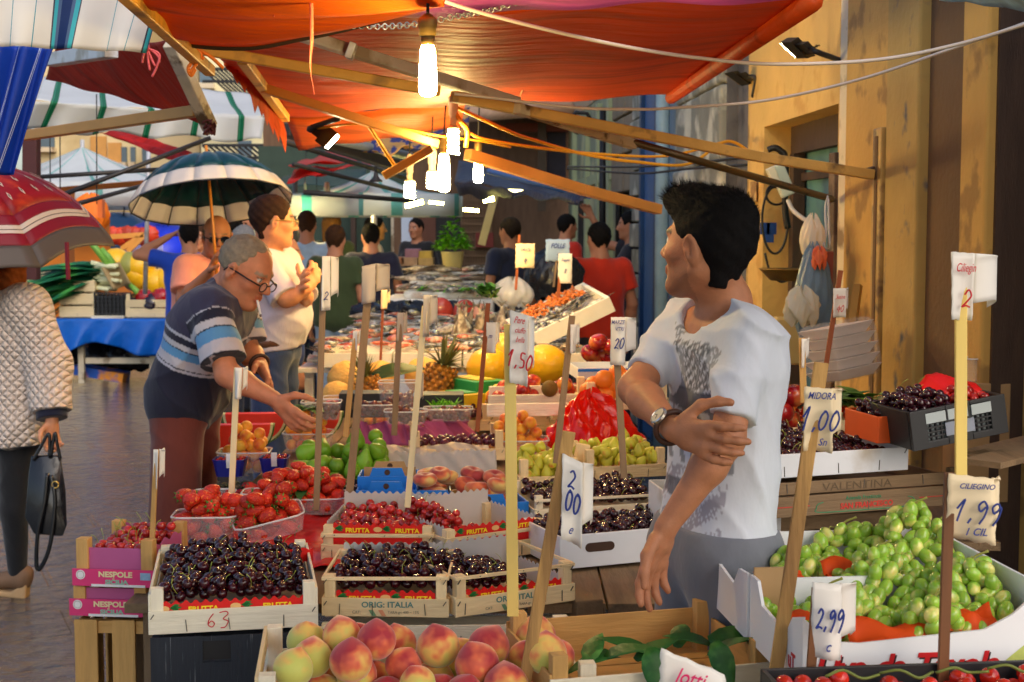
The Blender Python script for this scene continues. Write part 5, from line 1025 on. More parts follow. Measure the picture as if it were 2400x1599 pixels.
# blue trays with flat peaches
def bluetray(lab, A_, W, D, yaw, H=.055, grp='blue cardboard trays'):
    t = tray(lab, A_, W, yaw, D, H, bluec, 'cardboard_tray', group=grp)
    for nm, y, m in (('front_tab', 0, bluec), ('back_tab', D - .005, cardb)):
        o = MB().prism([(W / 2 - .055, y, H + .0005), (W / 2 + .055, y, H + .0005), (W / 2 + .045, y, H + .026), (W / 2 - .045, y, H + .026)], (0, .004, 0)).build(nm, m, t)
        MB().prism([(W / 2 + .009 * math.cos(k * .5236), y - .0008, H + .012 + .009 * math.sin(k * .5236)) for k in range(12)], (0, .0006, 0)).build('tab_hole', mat('hole_brown'), o)
    MB().box((W / 2, .0065, H / 2), (W - .02, .001, H - .008)).build('card_lining', cardb, t); MB().box((W / 2, D - .008, H / 2 + .004), (W - .02, .002, H + .01)).build('card_lining', cardb, t)
    return t
A_ = bx(830, 1226, .735)
for i in range(3): tb = bluetray(('front', 'middle', 'rear')[i] + ' one of three nested empty blue trays left of the flat peaches', A_ + V((-.004 * i, .085 * i, .028 * i)), .185, .25 - .06 * i, R(1))
t2 = bluetray('blue cardboard tray of flat peaches left of the white box', bx(1048, 1226, .735), .25, .3, R(12))
FPL = ('flat doughnut-shaped peach by the blue trays', 'flat peaches by the blue trays')
heap_in(t2, .25, .3, ME_FP, 'flat_peach', 'peach', FPL[0], FPL[1], 15, .036, .0, lambda x, y: .05 + .22 * y, 36, tilt=.9, pad=.0)
t = bluetray('brown and blue tray of flat peaches left of the pale stick', bx(968, 1212, .74), .12, .26, R(4)); heap_in(t, .13, .26, ME_FP, 'flat_peach', 'peach', FPL[0], FPL[1], 8, .036, .01, lambda x, y: .06 + .1 * y, 37, tilt=.9, pad=.0)
def paper(lab, A_, B_, h, m, sd, lean=.03, amp=.006, wav=0, name='packing_paper', cat='paper'):
    d = B_ - A_; n = V((-d.y, d.x, 0)).normalized()
    return MB().sheet(60, 8, lambda u, v: A_.lerp(B_, u) + V((0, 0, h * v + (wav * math.sin(u * d.length * 240) * v) + amp * .6 * math.sin(u * 9 + sd) * v)) + n * (lean * v + amp * (math.sin(u * 21 + sd + v * 4) + .6 * math.sin(u * 47 + v * 9)) * (.3 + v))).build(name, m, label=lab, cat=cat, solid=.001, smooth=True)
paper('grey wavy-edged card standing behind the flat peaches', bx(892, 1128, .742), bx(1165, 1122, .742), .095, greypap, 1, wav=.004)
paper('crumpled off-white paper lining the plum crate', bx(905, 1082, .745), bx(1150, 1075, .745), .05, mat('white_paper', sr(214, 200, 182), .8, .1), 2, .05, .012)
paper('purple wrapping paper at the back of the middle crates, left part', bx(832, 1040, .75), bx(980, 1046, .75), .085, magp, 3, .05, .016)
paper('purple wrapping paper at the back of the middle crates, right part', bx(985, 1050, .75), bx(1120, 1026, .75), .085, magp, 4, .06, .018)
A_ = bx(962, 1082, .735); t = wcrate('wooden crate with a row of dark plums, behind the grey card', A_, .36, R(6), .24, .08, wd=WL, post=.03, ph=.11); heap_in(t, .36, .24, ME_PL, 'plum', 'plum', 'dark plum in the crate behind the grey card', 'plums behind the grey card', 40, .017, .045, lambda x, y: .07 - .1 * y, 38, pad=.02)
A_ = bx(985, 1012, .76); t = wcrate('wooden crate with purple grapes-like plums behind the purple paper', A_, .30, R(6), .2, .08, wd=WL, post=.03, ph=.11); t['label'] = 'wooden crate with small dark plums behind the purple paper'
heap_in(t, .30, .2, ME_PL, 'plum', 'plum', 'small dark plum behind the purple paper', 'plums behind the purple paper', 46, .015, .05, lambda x, y: .08 + .05 * y, 39, sc=(.75, .95))
# nectarines, pears, red bag
A_ = bx(1148, 1000, .77); t = wcrate('wooden crate of nectarines right of the rust coloured stick', A_, .26, R(8), .26, .07, wd=WL, post=.03, ph=.1); heap_in(t, .26, .26, ME_NE, 'nectarine', 'nectarine', 'red nectarine heaped right of the yellow stick', 'nectarines right of the yellow stick', 24, .035, .02, lambda x, y: .09 + .25 * y, 40, tilt=1)
A_ = bx(1360, 985, .80); t = wcrate('wooden crate of nectarines behind the red bag', A_ + V((-.12, 0, 0)), .24, R(8), .26, .06, wd=WL, post=.03, ph=.09); heap_in(t, .24, .26, ME_NE, 'nectarine', 'nectarine', 'nectarine heaped behind the red bag', 'nectarines behind the red bag', 18, .035, .02, lambda x, y: .09 + .12 * y, 41, tilt=1)
A_ = bx(1216, 1150, .735); t = wcrate('slatted crate of small yellow pears right of the yellow stick', A_, .21, R(10), .26, .07, wd=WL, post=.028, ph=.1); heap_in(t, .21, .26, ME_PY, 'pear', 'pear', 'small yellow-green pear right of the yellow stick', 'pears right of the yellow stick', 38, .021, .03, lambda x, y: .07 + .13 * y, 42, tilt=1.4)
A_ = bx(1372, 1124, .735); t = wcrate('slatted crate of small yellow pears just left of the man', A_, .30, R(12), .26, .07, wd=WL, post=.028, ph=.1); heap_in(t, .30, .26, ME_PY, 'pear', 'pear', 'small yellow-green pear just left of the man', 'pears left of the man', 52, .021, .03, lambda x, y: .07 + .13 * y, 43, tilt=1.4)
for x, y, lab in ((1328, 1075, 'left'), (1362, 1070, 'right')): MB().box(bx(x, y, .80), (.05, .03, .09), M.Rotation(R(-18 if lab == 'left' else 10), 3, 'Y')).build('wood_offcut', WL[2], label='pale wooden crate offcut between the two pear crates, the %s one' % lab, cat='offcut', bevel=.002)
cb = bx(1385, 1045, .76)
def bagfn(u, v):
    a = 6.2832 * u; r = (.185 * (1 - v) ** .55 + .004) * (1 + .10 * math.sin(3 * a + 1) + .07 * math.sin(7 * a + 6 * v) + .05 * math.sin(13 * a - 9 * v)); h = .20 * v ** .8 * (1 + .12 * math.sin(2 * a)) + .012 * math.sin(9 * a + 14 * v)
    return cb + V((r * math.cos(a), .8 * r * math.sin(a), h))
MB().sheet(72, 24, bagfn).build('plastic_bag', mat('red_bag', sr(244, 24, 10), .18, .08, 8, .5, 16, coat=.3, transl=.25, bd=.02), smooth=True, label='crumpled bright red plastic bag among the fruit', cat='plastic bag')
# ---------------------------------------------------------------- back of the stall: melons, pineapples, boxes
mel_m = mat('cantaloupe_skin', sr(226, 178, 92), .6, .15, 8, .5, 60, c2=sr(200, 196, 120), c2sc=5); can_m = mat('canary_skin', sr(246, 190, 30), .35, .1, 8, .25, 14, coat=.1)
def melon(lab, r, x, y, d, rad, m, k=1.0, rib=.04, group=None, rot=(90, 0, 0), name='melon'):
    t = MB().lathe([(rad * math.sin(math.pi * i / 14) + .001, -rad * k * math.cos(math.pi * i / 14)) for i in range(15)], 40, fn=lambda a, z: 1 - rib * abs(math.cos(5 * a)) ** 4)
    return tag(link(name, t.mesh(name, m, True), None, M.Translation(P(r, x, y, d)) @ Euler_(rot)), lab, 'melon', group)
def Euler_(e): return (M.Rotation(R(e[2]), 4, 'Z') @ M.Rotation(R(e[1]), 4, 'Y') @ M.Rotation(R(e[0]), 4, 'X'))
melon('round ribbed melon at the left end of the back row', R5, 328, 1195, 6.75, .095, mel_m, 1.05, group='melons at the back', rot=(80, 30, 0)); melon('ribbed melon below the dark leaf', R5, 560, 1185, 6.9, .09, mel_m, group='melons at the back'); melon('ribbed melon behind the front pineapple', R5, 848, 1165, 7.0, .095, mel_m, group='melons at the back')
melon('half hidden melon below the leftmost one', R5, 260, 1310, 6.5, .075, mel_m, .8)
for i, (x, y, rd, lab) in enumerate(((1290, 1120, .105, 'large yellow melon left of the yellow stick'), (1390, 1010, .1, 'yellow melon on top of the pile behind the yellow stick'), (1680, 1085, .095, 'yellow melon right of the hanging price card'), (1500, 1140, .1, 'yellow melon hidden behind the yellow stick'))): melon(lab, R5, x, y, 6.8 + .1 * (i % 2), rd, can_m, 1.25, .03, 'yellow melons', rot=(75, 65 + 20 * i, 20 * i))
pin_m = mat('pineapple_skin', sr(196, 130, 40), .55, .25, 30, c2=sr(110, 76, 30), c2sc=26)
def pineapple(lab, r, x, y, d, s, lean=0):
    c = P(r, x, y, d); t = empty('pineapple', lab, 'pineapple', c, rot=(0, R(lean), 0)); q = MB(); rr = random.Random(5)
    q.lathe([(.03 * s, -.09 * s), (.052 * s, -.075 * s), (.063 * s, -.02 * s), (.062 * s, .03 * s), (.05 * s, .075 * s), (.03 * s, .095 * s)], 20)
    for i in range(10):
        for j in range(13):
            z = (-.078 + .0175 * i) * s; a = 6.2832 * (j + .5 * (i % 2)) / 13; rad = (.063 - .9 * (abs(z / s) ** 2.2)) * s + .001; q.lathe([(.0105 * s, 0), (.008 * s, .004 * s), (.002 * s, .008 * s)], 6, (rad * math.cos(a), rad * math.sin(a), z), V((math.cos(a), math.sin(a), 0)).to_track_quat('Z', 'Y').to_matrix())
    q.build('fruit_body', pin_m, t); q = MB()
    for k in range(46):
        a = rr.uniform(0, 6.28); f = k / 46; leaf(q, (.015 * math.cos(a) * s, .015 * math.sin(a) * s, .09 * s), (math.cos(a) * (1.1 - f), math.sin(a) * (1.1 - f), .5 + 1.2 * f), (0, 0, 1), (.07 + .07 * f) * s, .016 * s, bend=.35 * (1 - f) + .1)
    q.build('leaf_crown', mat('pineapple_leaf', sr(110, 112, 62), .5, .25, 20), t); return t
pineapple('upright pineapple with grey-green leaf crown behind the price sticks', R5, 945, 1245, 6.5, 1.15, 14); pineapple('smaller pineapple half hidden at the left, below the dark leaf', R5, 500, 1290, 6.4, .9, -20)
q = MB(); leaf(q, P(R5, 495, 1180, 6.5), P(R5, 810, 1100, 6.5) - P(R5, 495, 1180, 6.5), (0, -.5, 1), .26, .12, bend=.1); q.build('large_leaf', dgreen, smooth=True, label='large dark green leaf lying over the melons at the back', cat='leaf', solid=.001)
gcard = mat('green_card', sr(40, 160, 80), .5, .15); ycard = mat('yellow_card', sr(236, 200, 30), .5, .1)
def carton(lab, r, x, y, d, dims, yaw, m, m2=None, name='carton'):
    t = empty(name, lab, 'carton', P(r, x, y, d), R(yaw)); MB().box((0, 0, dims[2] / 2), dims).build('box_body', m, t, bevel=.003); MB().box((0, 0, dims[2] + .003), (dims[0] * .6, dims[1] * .7, .005)).build('lid_label', m2 or ycard, t); return t
carton('green fruit carton between the pineapple and the yellow melons', R5, 1190, 1300, 6.5, (.17, .3, .08), 35, gcard); carton('yellow fruit carton in front of the green one', R5, 1105, 1400, 6.2, (.13, .2, .08), 35, ycard, gcard)
t = empty('carton', 'black EXTRA fruit carton below the pineapple', 'carton', P(R5, 965, 1440, 6.0), R(2)); MB().box((0, 0, .05), (.2, .14, .1)).build('box_body', blackp, t, bevel=.003); text('EXTRA', .032, whitep, t, (-.1, -.0725, .012), bold=.001)
t = empty('carton', 'second black carton at the left of the EXTRA carton', 'carton', P(R5, 480, 1435, 5.9), R(2)); MB().box((0, 0, .05), (.24, .14, .1)).build('box_body', blackp, t, bevel=.003); MB().box((0, -.0712, .05), (.16, .001, .03)).build('print_band', mat('dim_print', sr(90, 80, 60), .6), t)
ban_m = mat('banana_skin', sr(240, 196, 40), .45, .12, 10, c2=sr(150, 150, 40), c2sc=3, c2t=(.6, .8))
t = empty('banana_bunch', 'yellow banana bunch left of the yellow stick', 'banana', P(R5, 1380, 1215, 6.3)); rr = random.Random(2)
for k in range(4): MB().tube(catmull([(0, 0, 0), (-.02 - .012 * k, -.01 * k, -.05), (-.05 - .02 * k, -.02 * k, -.10), (-.10 - .02 * k, -.03 * k, -.125), (-.15 - .01 * k, -.04 * k, -.125)], 6), [.006, .007] + [.017] * 20 + [.013, .007, .004][:3], 8).build('banana', ban_m, t, smooth=True)
kw = mat('kiwi_skin', sr(120, 92, 36), .8, .2, 30, .2, 120); melon('brown kiwi right of the hanging price card', R5, 1708, 1252, 5.9, .034, kw, 1.15, 0, name='kiwi')
for k in range(3): c_ = MB().box(P(R5, 1620 + 10 * k, 1270 + 62 * k, 6.2 - .3 * k), (.42, .02, .05), M.Rotation(R(8), 3, 'Z')).build('crate_board', WP_[0], label=('upper', 'middle', 'lower')[k] + ' pale crate board right of the yellow stick', cat='crate board', bevel=.002)
def bpun(lab, r, x, y, d, W, D, H, n, sd, flab, me=ME_BT, nm='plum_tomato', cat='tomato', rr_=.0135):
    t = punnet(lab, P(r, x, y, d), W, D, H, R(3)); heap_in(t, W, D, me, nm, cat, flab, flab + 's'.replace('s', ''), n, rr_, .0, lambda x, y: H * .8, sd); return t
bpun('tall clear punnet of brown tomatoes in front of the pineapples', R5, 540, 1420, 5.8, .16, .12, .125, 44, 51, 'brown tomato in the tall clear punnet')
bpun('low clear punnet of brown tomatoes left of the tall one', R5, 400, 1450, 5.7, .15, .12, .05, 34, 52, 'brown tomato in the low left punnet'); bpun('low clear punnet of brown tomatoes below the tall one', R5, 580, 1500, 5.5, .17, .12, .05, 34, 53, 'brown tomato in the low middle punnet')
bpun('low clear punnet of brown tomatoes by the EXTRA carton', R5, 850, 1480, 5.7, .2, .12, .05, 34, 54, 'brown tomato in the punnet by the EXTRA carton')
bpun('clear punnet of mixed tomatoes at the far left of the stall', R5, 10, 1470, 5.6, .16, .12, .07, 34, 55, 'mixed tomato in the far left punnet'); bpun('clear punnet of orange tomatoes beside the grey stick', R5, 160, 1420, 5.9, .17, .13, .06, 26, 56, 'orange-red tomato beside the grey stick', ME_TO, 'tomato', 'tomato', .0145)
frond('salad_leaves', bright, P(R5, 1000, 1390, 5.9), 90, .05, .006, 5, 'spiky pale green sprouts on the EXTRA carton', 'sprouts', zup=2, box_=(.05, .02, .01)); frond('salad_leaves', bright, P(R5, 450, 1375, 5.9), 60, .04, .006, 6, 'spiky pale green sprouts at the left of the brown tomatoes', 'sprouts', zup=2, box_=(.05, .02, .01)); frond('salad_leaves', green, P(R5, 40, 1400, 5.6), 40, .05, .02, 7, 'leafy greens on the far left tomato punnet', 'leaves', box_=(.05, .02, .01))
for i, (x, y) in enumerate(((2040, 935), (1985, 1010), (2075, 1025), (2130, 965), (2140, 1040), (2020, 1050))): inst('apple', ME_AP[0], M.Translation(P(R5, x, y, 6.9 + .03 * (i % 3))) @ rrot(random.Random(i), .6) @ M.Scale(1.2, 4), 'dark red apple piled behind the price card left of the man', 'apple', 'red apples left of the man')
rr = random.Random(9)
for i, (x, y) in enumerate(((2080, 1190), (2150, 1230), (2230, 1190), (2010, 1230), (2200, 1290), (2100, 1290), (2290, 1250), (2170, 1150), (2310, 1180), (1975, 1270), (2260, 1330))): inst('orange_fruit', ME_OR[0], M.Translation(P(R5, x, y, 5.8 + .02 * (i % 4))) @ rrot(rr), 'orange heaped just left of the man', 'orange', 'oranges left of the man')
t = tray('blue and white tray under the oranges and apples', P(R5, 1900, 1190, 6.2), .5, R(6), .3, .05, whitew); MB().box((.25, -.002, .04), (.5, .003, .012)).build('blue_edge', bluec, t)
A_ = P(R5, 1960, 1400, 5.7); wcrate('wooden crate under the oranges left of the man', A_, .34, R(8), .26, .09, wd=WL, post=.03, ph=.11)
# ---------------------------------------------------------------- fish counters
styro = mat('polystyrene', sr(242, 236, 226), .7, .05, 20, .15, 120, sub=.05); ice = mat('crushed_ice', sr(226, 224, 216), .35, .15, 30, .8, 60, c2=sr(190, 170, 150), c2sc=6, bd=.02)
fct = table('long fish counter table behind the fruit stall', -1.12, .42, 7.35, 10.6, .895, wd=[styro] * 3)
tag(MB().sheet(40, 60, lambda u, v: V((-1.08 + 1.46 * u, 7.45 + 3.1 * v, .925 + .05 * v + .02 * math.sin(u * 40 + v * 60) * math.sin(v * 50)))).build('crushed_ice', ice, smooth=True, solid=.02), 'crushed ice bed over the long fish counter', 'ice', None, 'stuff')
for i in range(4): tray(('leftmost', 'second', 'third', 'rightmost')[i] + ' white polystyrene fish box along the counter front', V((-.97 + .36 * i, 7.28, .905)), .35, R(1), .5, .075, styro, 'fish_box', 'fish box', 'polystyrene boxes along the counter front', t_=.018)
def fishm(n, L_, h, w, mats):
    q = MB(); prof = [(0, .05, 0), (.06, .35, 0), (.18, .8, 0), (.35, 1, 0), (.55, .85, 0), (.75, .45, 0), (.88, .2, 0), (.92, .18, 0)]; k = 12
    vs = [(L_ * (x - .5), w * s * math.cos(6.2832 * j / k), h * s * math.sin(6.2832 * j / k)) for x, s, _ in prof for j in range(k)]
    q.add(vs, [(i * k + j, i * k + (j + 1) % k, (i + 1) * k + (j + 1) % k, (i + 1) * k + j) for i in range(len(prof) - 1) for j in range(k)] + [tuple(range(k))])
    q.prism([(L_ * .40, -w * .1, 0), (L_ * .56, -w * .1, h * .9), (L_ * .5, -w * .1, 0), (L_ * .56, -w * .1, -h * .9)], (0, w * .2, 0), 1); q.prism([(-L_ * .15, -w * .08, h * .9), (L_ * .1, -w * .08, h * 1.5), (L_ * .2, -w * .08, h * .7)], (0, w * .16, 0), 1)
    for s in (-1, 1): q.lathe([(.001, -.001), (h * .16, 0), (.001, .002)], 8, (-L_ * .40, s * w * .55, h * .2), M.Rotation(-s * R(90), 3, 'X'), 2)
    return q.mesh(n, mats, True)
fin = mat('fish_fin', sr(120, 110, 96), .4, .2); eye = mat('fish_eye', (.01, .01, .01), .1)
def fmat(n, a, b): return mat(n, rough=.22, var=.15, sc=40, coat=.3, grad=(0, [(.35, a), (.55, b), (.7, b)], 2, 30, 3, .0))
FM = [fishm('fish', .2, .028, .016, [fmat('silver_fish', sr(232, 226, 216), sr(96, 98, 100)), fin, eye]), fishm('fish', .17, .024, .016, [fmat('pink_fish', sr(240, 200, 176), sr(206, 96, 70)), fin, eye]), fishm('fish', .28, .045, .02, [fmat('bream_fish', sr(224, 206, 176), sr(150, 130, 110)), fin, eye]), fishm('fish', .22, .02, .016, [fmat('dark_fish', sr(180, 180, 176), sr(44, 46, 52)), fin, eye])]
rr = random.Random(77); flat_ = lambda rr: M.Rotation(rr.uniform(0, 6.28), 4, 'Z') @ M.Rotation(R(90) * (1 if rr.random() < .5 else -1) + rr.uniform(-.45, .45), 4, 'X') @ M.Rotation(rr.uniform(-.3, .3), 4, 'Y')
FL = (('silver fish lying on the ice of the near counter', 'silver fish'), ('pink-red fish lying on the ice of the near counter', 'pink fish'), ('broad pale bream lying on the near counter', 'bream'), ('slim dark fish lying on the near counter', 'dark fish'))
for k in range(190):
    x, y = rr.uniform(-1.04, .34), 7.4 + 2.9 * rr.random() ** 1.15; i = (1 if x < -.4 and y < 8.6 and rr.random() < .6 else rr.choice((0, 0, 1, 1, 2, 2, 3)))
    inst('fish', FM[i], M.Translation((x, y, .955 + .05 * (y - 7.4) / 3 + rr.uniform(0, .05))) @ flat_(rr) @ M.Scale(rr.uniform(.75, 1.25), 4), FL[i][0], 'fish', FL[i][1] + ' on the near counter')
for k in range(26):      # tails and heads standing up in the middle of the display
    x, y = rr.uniform(-.35, .15), rr.uniform(8.2, 9.4); inst('fish', FM[rr.choice((2, 3))], M.Translation((x, y, 1.05)) @ M.Rotation(rr.uniform(0, 6.28), 4, 'Z') @ M.Rotation(R(-70) + rr.uniform(-.4, .4), 4, 'Y') @ M.Scale(.9, 4), 'fish stuck upright in the ice with its tail in the air', 'fish', 'upright fish on the near counter')
# tilted big box with prawns and silver fish
bxm = tray('big white polystyrene box propped up at a slant, right end of the fish counter', P(R5, 1585, 1000, 7.5), .50, 0, .6, .085, styro, 'fish_box', 'fish box', t_=.022, rot=(R(6), R(-25), R(8)))
mw = wmat(bxm); rr = random.Random(8)
for k in range(34): inst('fish', FM[rr.choice((0, 0, 3))], mw @ M.Translation((rr.uniform(.06, .44), rr.uniform(.06, .5), .06 + rr.uniform(0, .03))) @ flat_(rr) @ M.Scale(rr.uniform(.6, 1.0), 4), 'silver fish in the slanted white box', 'fish', 'silver fish in the slanted box')
q = MB()
for k in range(240):
    p = mw @ V((rr.uniform(.12, .42), rr.uniform(.30, .56), .07 + rr.uniform(0, .035))); a = rr.uniform(0, 6.28); u = V((math.cos(a), math.sin(a), 0)); q.tube([p, p + u * .02 + V((0, 0, .01)), p + u * .035], [.005, .006, .002], 5)
q.build('prawns', mat('prawn_orange', sr(228, 130, 60), .3, .2, 30), smooth=True, label='heap of orange prawns in the slanted white box', cat='prawns', kind='stuff')
for i, (x, y, lab) in enumerate(((960, 720, 'left red tuna piece at the back of the near counter'), (1130, 735, 'middle red tuna piece at the back of the near counter'), (1235, 760, 'right pink fish fillet at the back of the near counter'))): melon(lab, R5, x, y, 9.6, .09, mat(('tuna_red', 'tuna_red', 'fillet_pink')[i], sr(*((170, 60, 50), (170, 60, 50), (226, 160, 130))[i]), .25, .25, 14, coat=.2), .6, 0, name='fish_piece', rot=(90, 20 * i, 40 * i))['category'] = 'fish piece'
frond('parsley_bunch', green, P(R5, 1290, 640, 8.0), 90, .055, .03, 9, 'bunch of parsley standing over the near fish counter', 'parsley', zup=2.2, box_=(.05, .04, .06)); 
bagw = glass('hazy_bag', (.85, .82, .78), .6, .25); bagb = mat('black_bag', (.012, .012, .016), .2, .2, 10, .6, 14, bd=.03)
def bag(lab, c, rx, ry, h, m, sd, name='plastic_bag', cat='plastic bag'):
    c = V(c)
    def fn(u, v):
        a = 6.2832 * u; r = (max(0, math.sin(3.1416 * (.12 + .86 * v))) ** .6) * (1 + .04 * math.sin(3 * a + sd) + .07 * math.sin(5 * a + 8 * v + sd) + .05 * math.sin(13 * a - 9 * v)); return c + V((rx * r * math.cos(a), ry * r * math.sin(a), h * v + .015 * math.sin(5 * a + 6 * v)))
    return MB().sheet(48, 18, fn).build(name, m, smooth=True, label=lab, cat=cat)
bag('hazy clear bag bunched up behind the slanted white box', P(R5, 1455, 690, 8.8), .13, .1, .17, bagw, 1); bag('black rubbish bag hanging behind the slanted box, by the red shirt man', P(R5, 1735, 640, 9.6), .2, .12, .34, bagb, 2)
for i, (x, w_) in enumerate(((560, .22), (760, .2), (1010, .16))): bag(('left', 'middle', 'right')[i] + ' black bag lump at the back of the near fish counter', P(R5, x, 765, 10.2), w_, .14, .11, bagb, 3 + i)
# far fish counter under the yellow lamps
t = empty('fish_counter', 'far fish counter with a bright white front, lit yellow', 'counter', (-.35, 12.4, 0)); a, b = P(R5, 560, 690, 11.8), P(R5, 1330, 690, 11.8)
MB().box(((a.x + b.x) / 2, 12.9, .52), (b.x - a.x, 2.2, 1.04)).build('cabinet', styro, t, world=True, bevel=.02)
for k in range(3): MB().box(((a.x + b.x) / 2 + .1, 12.3 + .65 * k, 1.07 + .04 * k), (b.x - a.x - .15, .6, .06 + .05 * k)).build('display_step', ice, t, world=True, bevel=.015)
for k in range(100):
    y = rr.uniform(12.0, 13.9); x = rr.uniform(a.x + .15, b.x - .1); s_ = min(2, max(0, int((y - 12.0) / .65))); up = x > .0 and rr.random() < .3
    inst('fish', FM[rr.choice((0, 2, 2, 1))], M.Translation((x, y, 1.12 + .065 * s_)) @ (M.Rotation(rr.uniform(0, 6), 4, 'Z') @ M.Rotation(R(-60), 4, 'Y') if up else flat_(rr)) @ M.Scale(rr.uniform(1.0, 1.7), 4), 'fish on the brightly lit far counter', 'fish', 'fish on the far counter')
for k in range(10): frond('lettuce_leaf', bright, (rr.uniform(a.x + .3, b.x - .2), 11.9 + .15 * k % .9, 1.12), 10, .1, .06, 30 + k, 'green lettuce leaves trimming the far fish counter', 'lettuce', zup=.3, group='lettuce trim on the far counter')
t = empty('plant_pot', 'pot with a bright green bushy herb on the far fish counter', 'potted plant', P(R5, 1048, 445, 13.6)); t.scale = (.72, .72, .8); MB().lathe([(.1, 0), (.12, .02), (.15, .2), (.155, .22)], 20).build('pot', mat('cream_pot', sr(210, 196, 130), .5), t, smooth=True)
q = MB(); rp = random.Random(4)
for k in range(260): a_ = rp.uniform(0, 6.28); s_ = rp.random() ** .5; leaf(q, (.22 * s_ * math.cos(a_), .18 * s_ * math.sin(a_), .24 + .42 * rp.random() * (1.1 - s_)), (math.cos(a_), math.sin(a_), rp.uniform(-.1, 1)), (0, 0, 1), .08, .06, bend=.3)
q.build('foliage', bright, t, smooth=True)
for i, (x, y, w_, h_, c_) in enumerate(((780, 330, 100, 60, (150, 110, 140)), (760, 385, 110, 60, (180, 150, 130)), (865, 340, 90, 50, (200, 170, 80)), (870, 390, 100, 60, (190, 160, 110)), (690, 380, 70, 50, (190, 130, 100)))):
    d = 15; c = P(R5, x, y + h_ / 2, d); MB().box((c.x, d, c.z + px(h_ / 2.904, d) / 2), (px(w_ / 2.904, d), .3, px(h_ / 2.904, d))).build('carton', mat('carton_%d' % i, sr(*c_), .6, .3, 20), label='%s small carton stacked behind the far fish counter' % ('mauve', 'beige', 'yellow', 'tan', 'rose')[i], cat='carton', bevel=.005)
# ---------------------------------------------------------------- vegetable stall across the street
vt = empty('vegetable_stall', 'low vegetable stall covered with a blue tarpaulin across the street', 'stall', P(R4, 740, 1075, 15)); zt = P(R4, 740, 1072, 15).z; xl, xr = P(R4, 330, 1075, 15).x, P(R4, 1200, 1075, 15).x
MB().box(((xl + xr) / 2, 15.5, zt - .03), (xr - xl, 1.1, .04)).build('table_top', WK[0], vt, world=True)
btarp = mat('blue_tarpaulin', sr(10, 100, 200), .35, .12, 5, .5, 6, bd=.03)
MB().sheet(40, 14, lambda u, v: V((xl + (xr - xl) * u, 14.92 - .05 * math.sin(u * 26 + v * 2) * v - .03 * v, zt + .01 - v * (.30 + .09 * math.sin(u * 7 + 2.2) + .14 * (1 - u) ** 3)))).build('tarpaulin', btarp, vt, world=True, smooth=True, solid=.006)
MB().sheet(10, 6, lambda u, v: V((xl + (xr - xl) * u, 14.92 + 1.1 * v, zt + .012))).build('tarpaulin_top', btarp, vt, world=True, solid=.004)
for x in (545, 1032):
    for y in (15.05, 15.9): MB().box((P(R4, x, 1300, 15).x, y, zt / 2 - .03), (.06, .06, zt - .06)).build('leg', pale, vt, world=True)
MB().box(((P(R4, 545, 1, 15).x + P(R4, 1032, 1, 15).x) / 2, 15.05, .24), (.75, .05, .06)).build('stretcher', pale, vt, world=True)
def vc(x, y): return P(R4, x, y, 15.05)
for i in range(3): wcrate(('lowest', 'middle', 'topmost')[i] + ' of three pale crates stacked on the blue tarpaulin', V((vc(388, 0).x, 15.0, zt + .02 + .135 * i)), .38, 0, .5, .128, fr=((.01, .12),), sr_=((.01, .12),), bk=((.01, .12),), wd=WL, group='pale crates on the vegetable stall', staples=1)
wcrate('wide pale crate of peppers and aubergines on the vegetable stall', V((vc(846, 0).x, 14.98, zt + .02)), .58, 0, .5, .2, fr=((.01, .10), (.11, .19)), sr_=((.01, .19),), bk=((.01, .19),), post=.04, ph=.25, wd=WL, staples=1)
t = empty('plastic_crate', 'black slatted plastic crate on the vegetable stall', 'crate', V((vc(632, 0).x, 15.0, zt + .02))); q = MB(); vents(q, 0, .38, 0, .26, 9, 6, 0, .02, .012); q.build('front_panel', blackp, t); MB().box((.19, .26, .12), (.36, .48, .22)).build('crate_body', blackp, t)
MB().box(vc(750, 1056) + V((0, -.06, 0)), (.34, .1, .04)).build('carton', WP_[0], label='flat white carton lying before the black crate on the vegetable stall', cat='carton')
pepm = mat('red_pepper', sr(170, 20, 26), .15, .15, coat=.4); aubm = mat('aubergine_skin', sr(34, 18, 38), .1, .15, coat=.5)
for i, (x, y, m, s, lab, nm) in enumerate(((985, 925, pepm, .1, 'left red pepper in the wide crate', 'red_pepper'), (1095, 925, pepm, .11, 'large red pepper in the wide crate', 'red_pepper'), (1130, 955, pepm, .09, 'lower right red pepper in the wide crate', 'red_pepper'), (1030, 965, aubm, .13, 'glossy dark aubergine in the wide crate', 'aubergine'), (905, 975, aubm, .1, 'smaller dark aubergine at the left of the wide crate', 'aubergine'))): melon(lab, R4, x, y, 15.1, s, m, 1.1, .08, name=nm, rot=(70, 40 * i, 30))['category'] = nm.replace('_', ' ')
for i, (x, y, lab) in enumerate(((950, 720, 'upper yellow melon'), (930, 780, 'lower yellow melon'), (1060, 830, 'left bottom yellow melon'), (1140, 820, 'right bottom yellow melon'), (790, 690, 'small yellow melon behind the leeks'), (880, 715, 'green melon beside the yellow ones'))): melon(lab + ' on the vegetable stall', R4, x, y, 15.6, .17, mat('green_melon', sr(150, 150, 70), .5) if i == 5 else can_m, 1.1, .03, None if i > 3 else None, rot=(80, 30 * i, 0))
leekw = mat('leek_white', sr(226, 226, 180), .4, .1); leekg = mat('leek_green', sr(30, 104, 70), .45, .3, 9, c2=sr(70, 150, 70), c2sc=5); rr = random.Random(6)
t = empty('leek_bundle', 'heap of green leeks with white ends on the pale crates', 'leeks', vc(600, 890) + V((0, .25, .05))); q = MB(); q2 = MB()
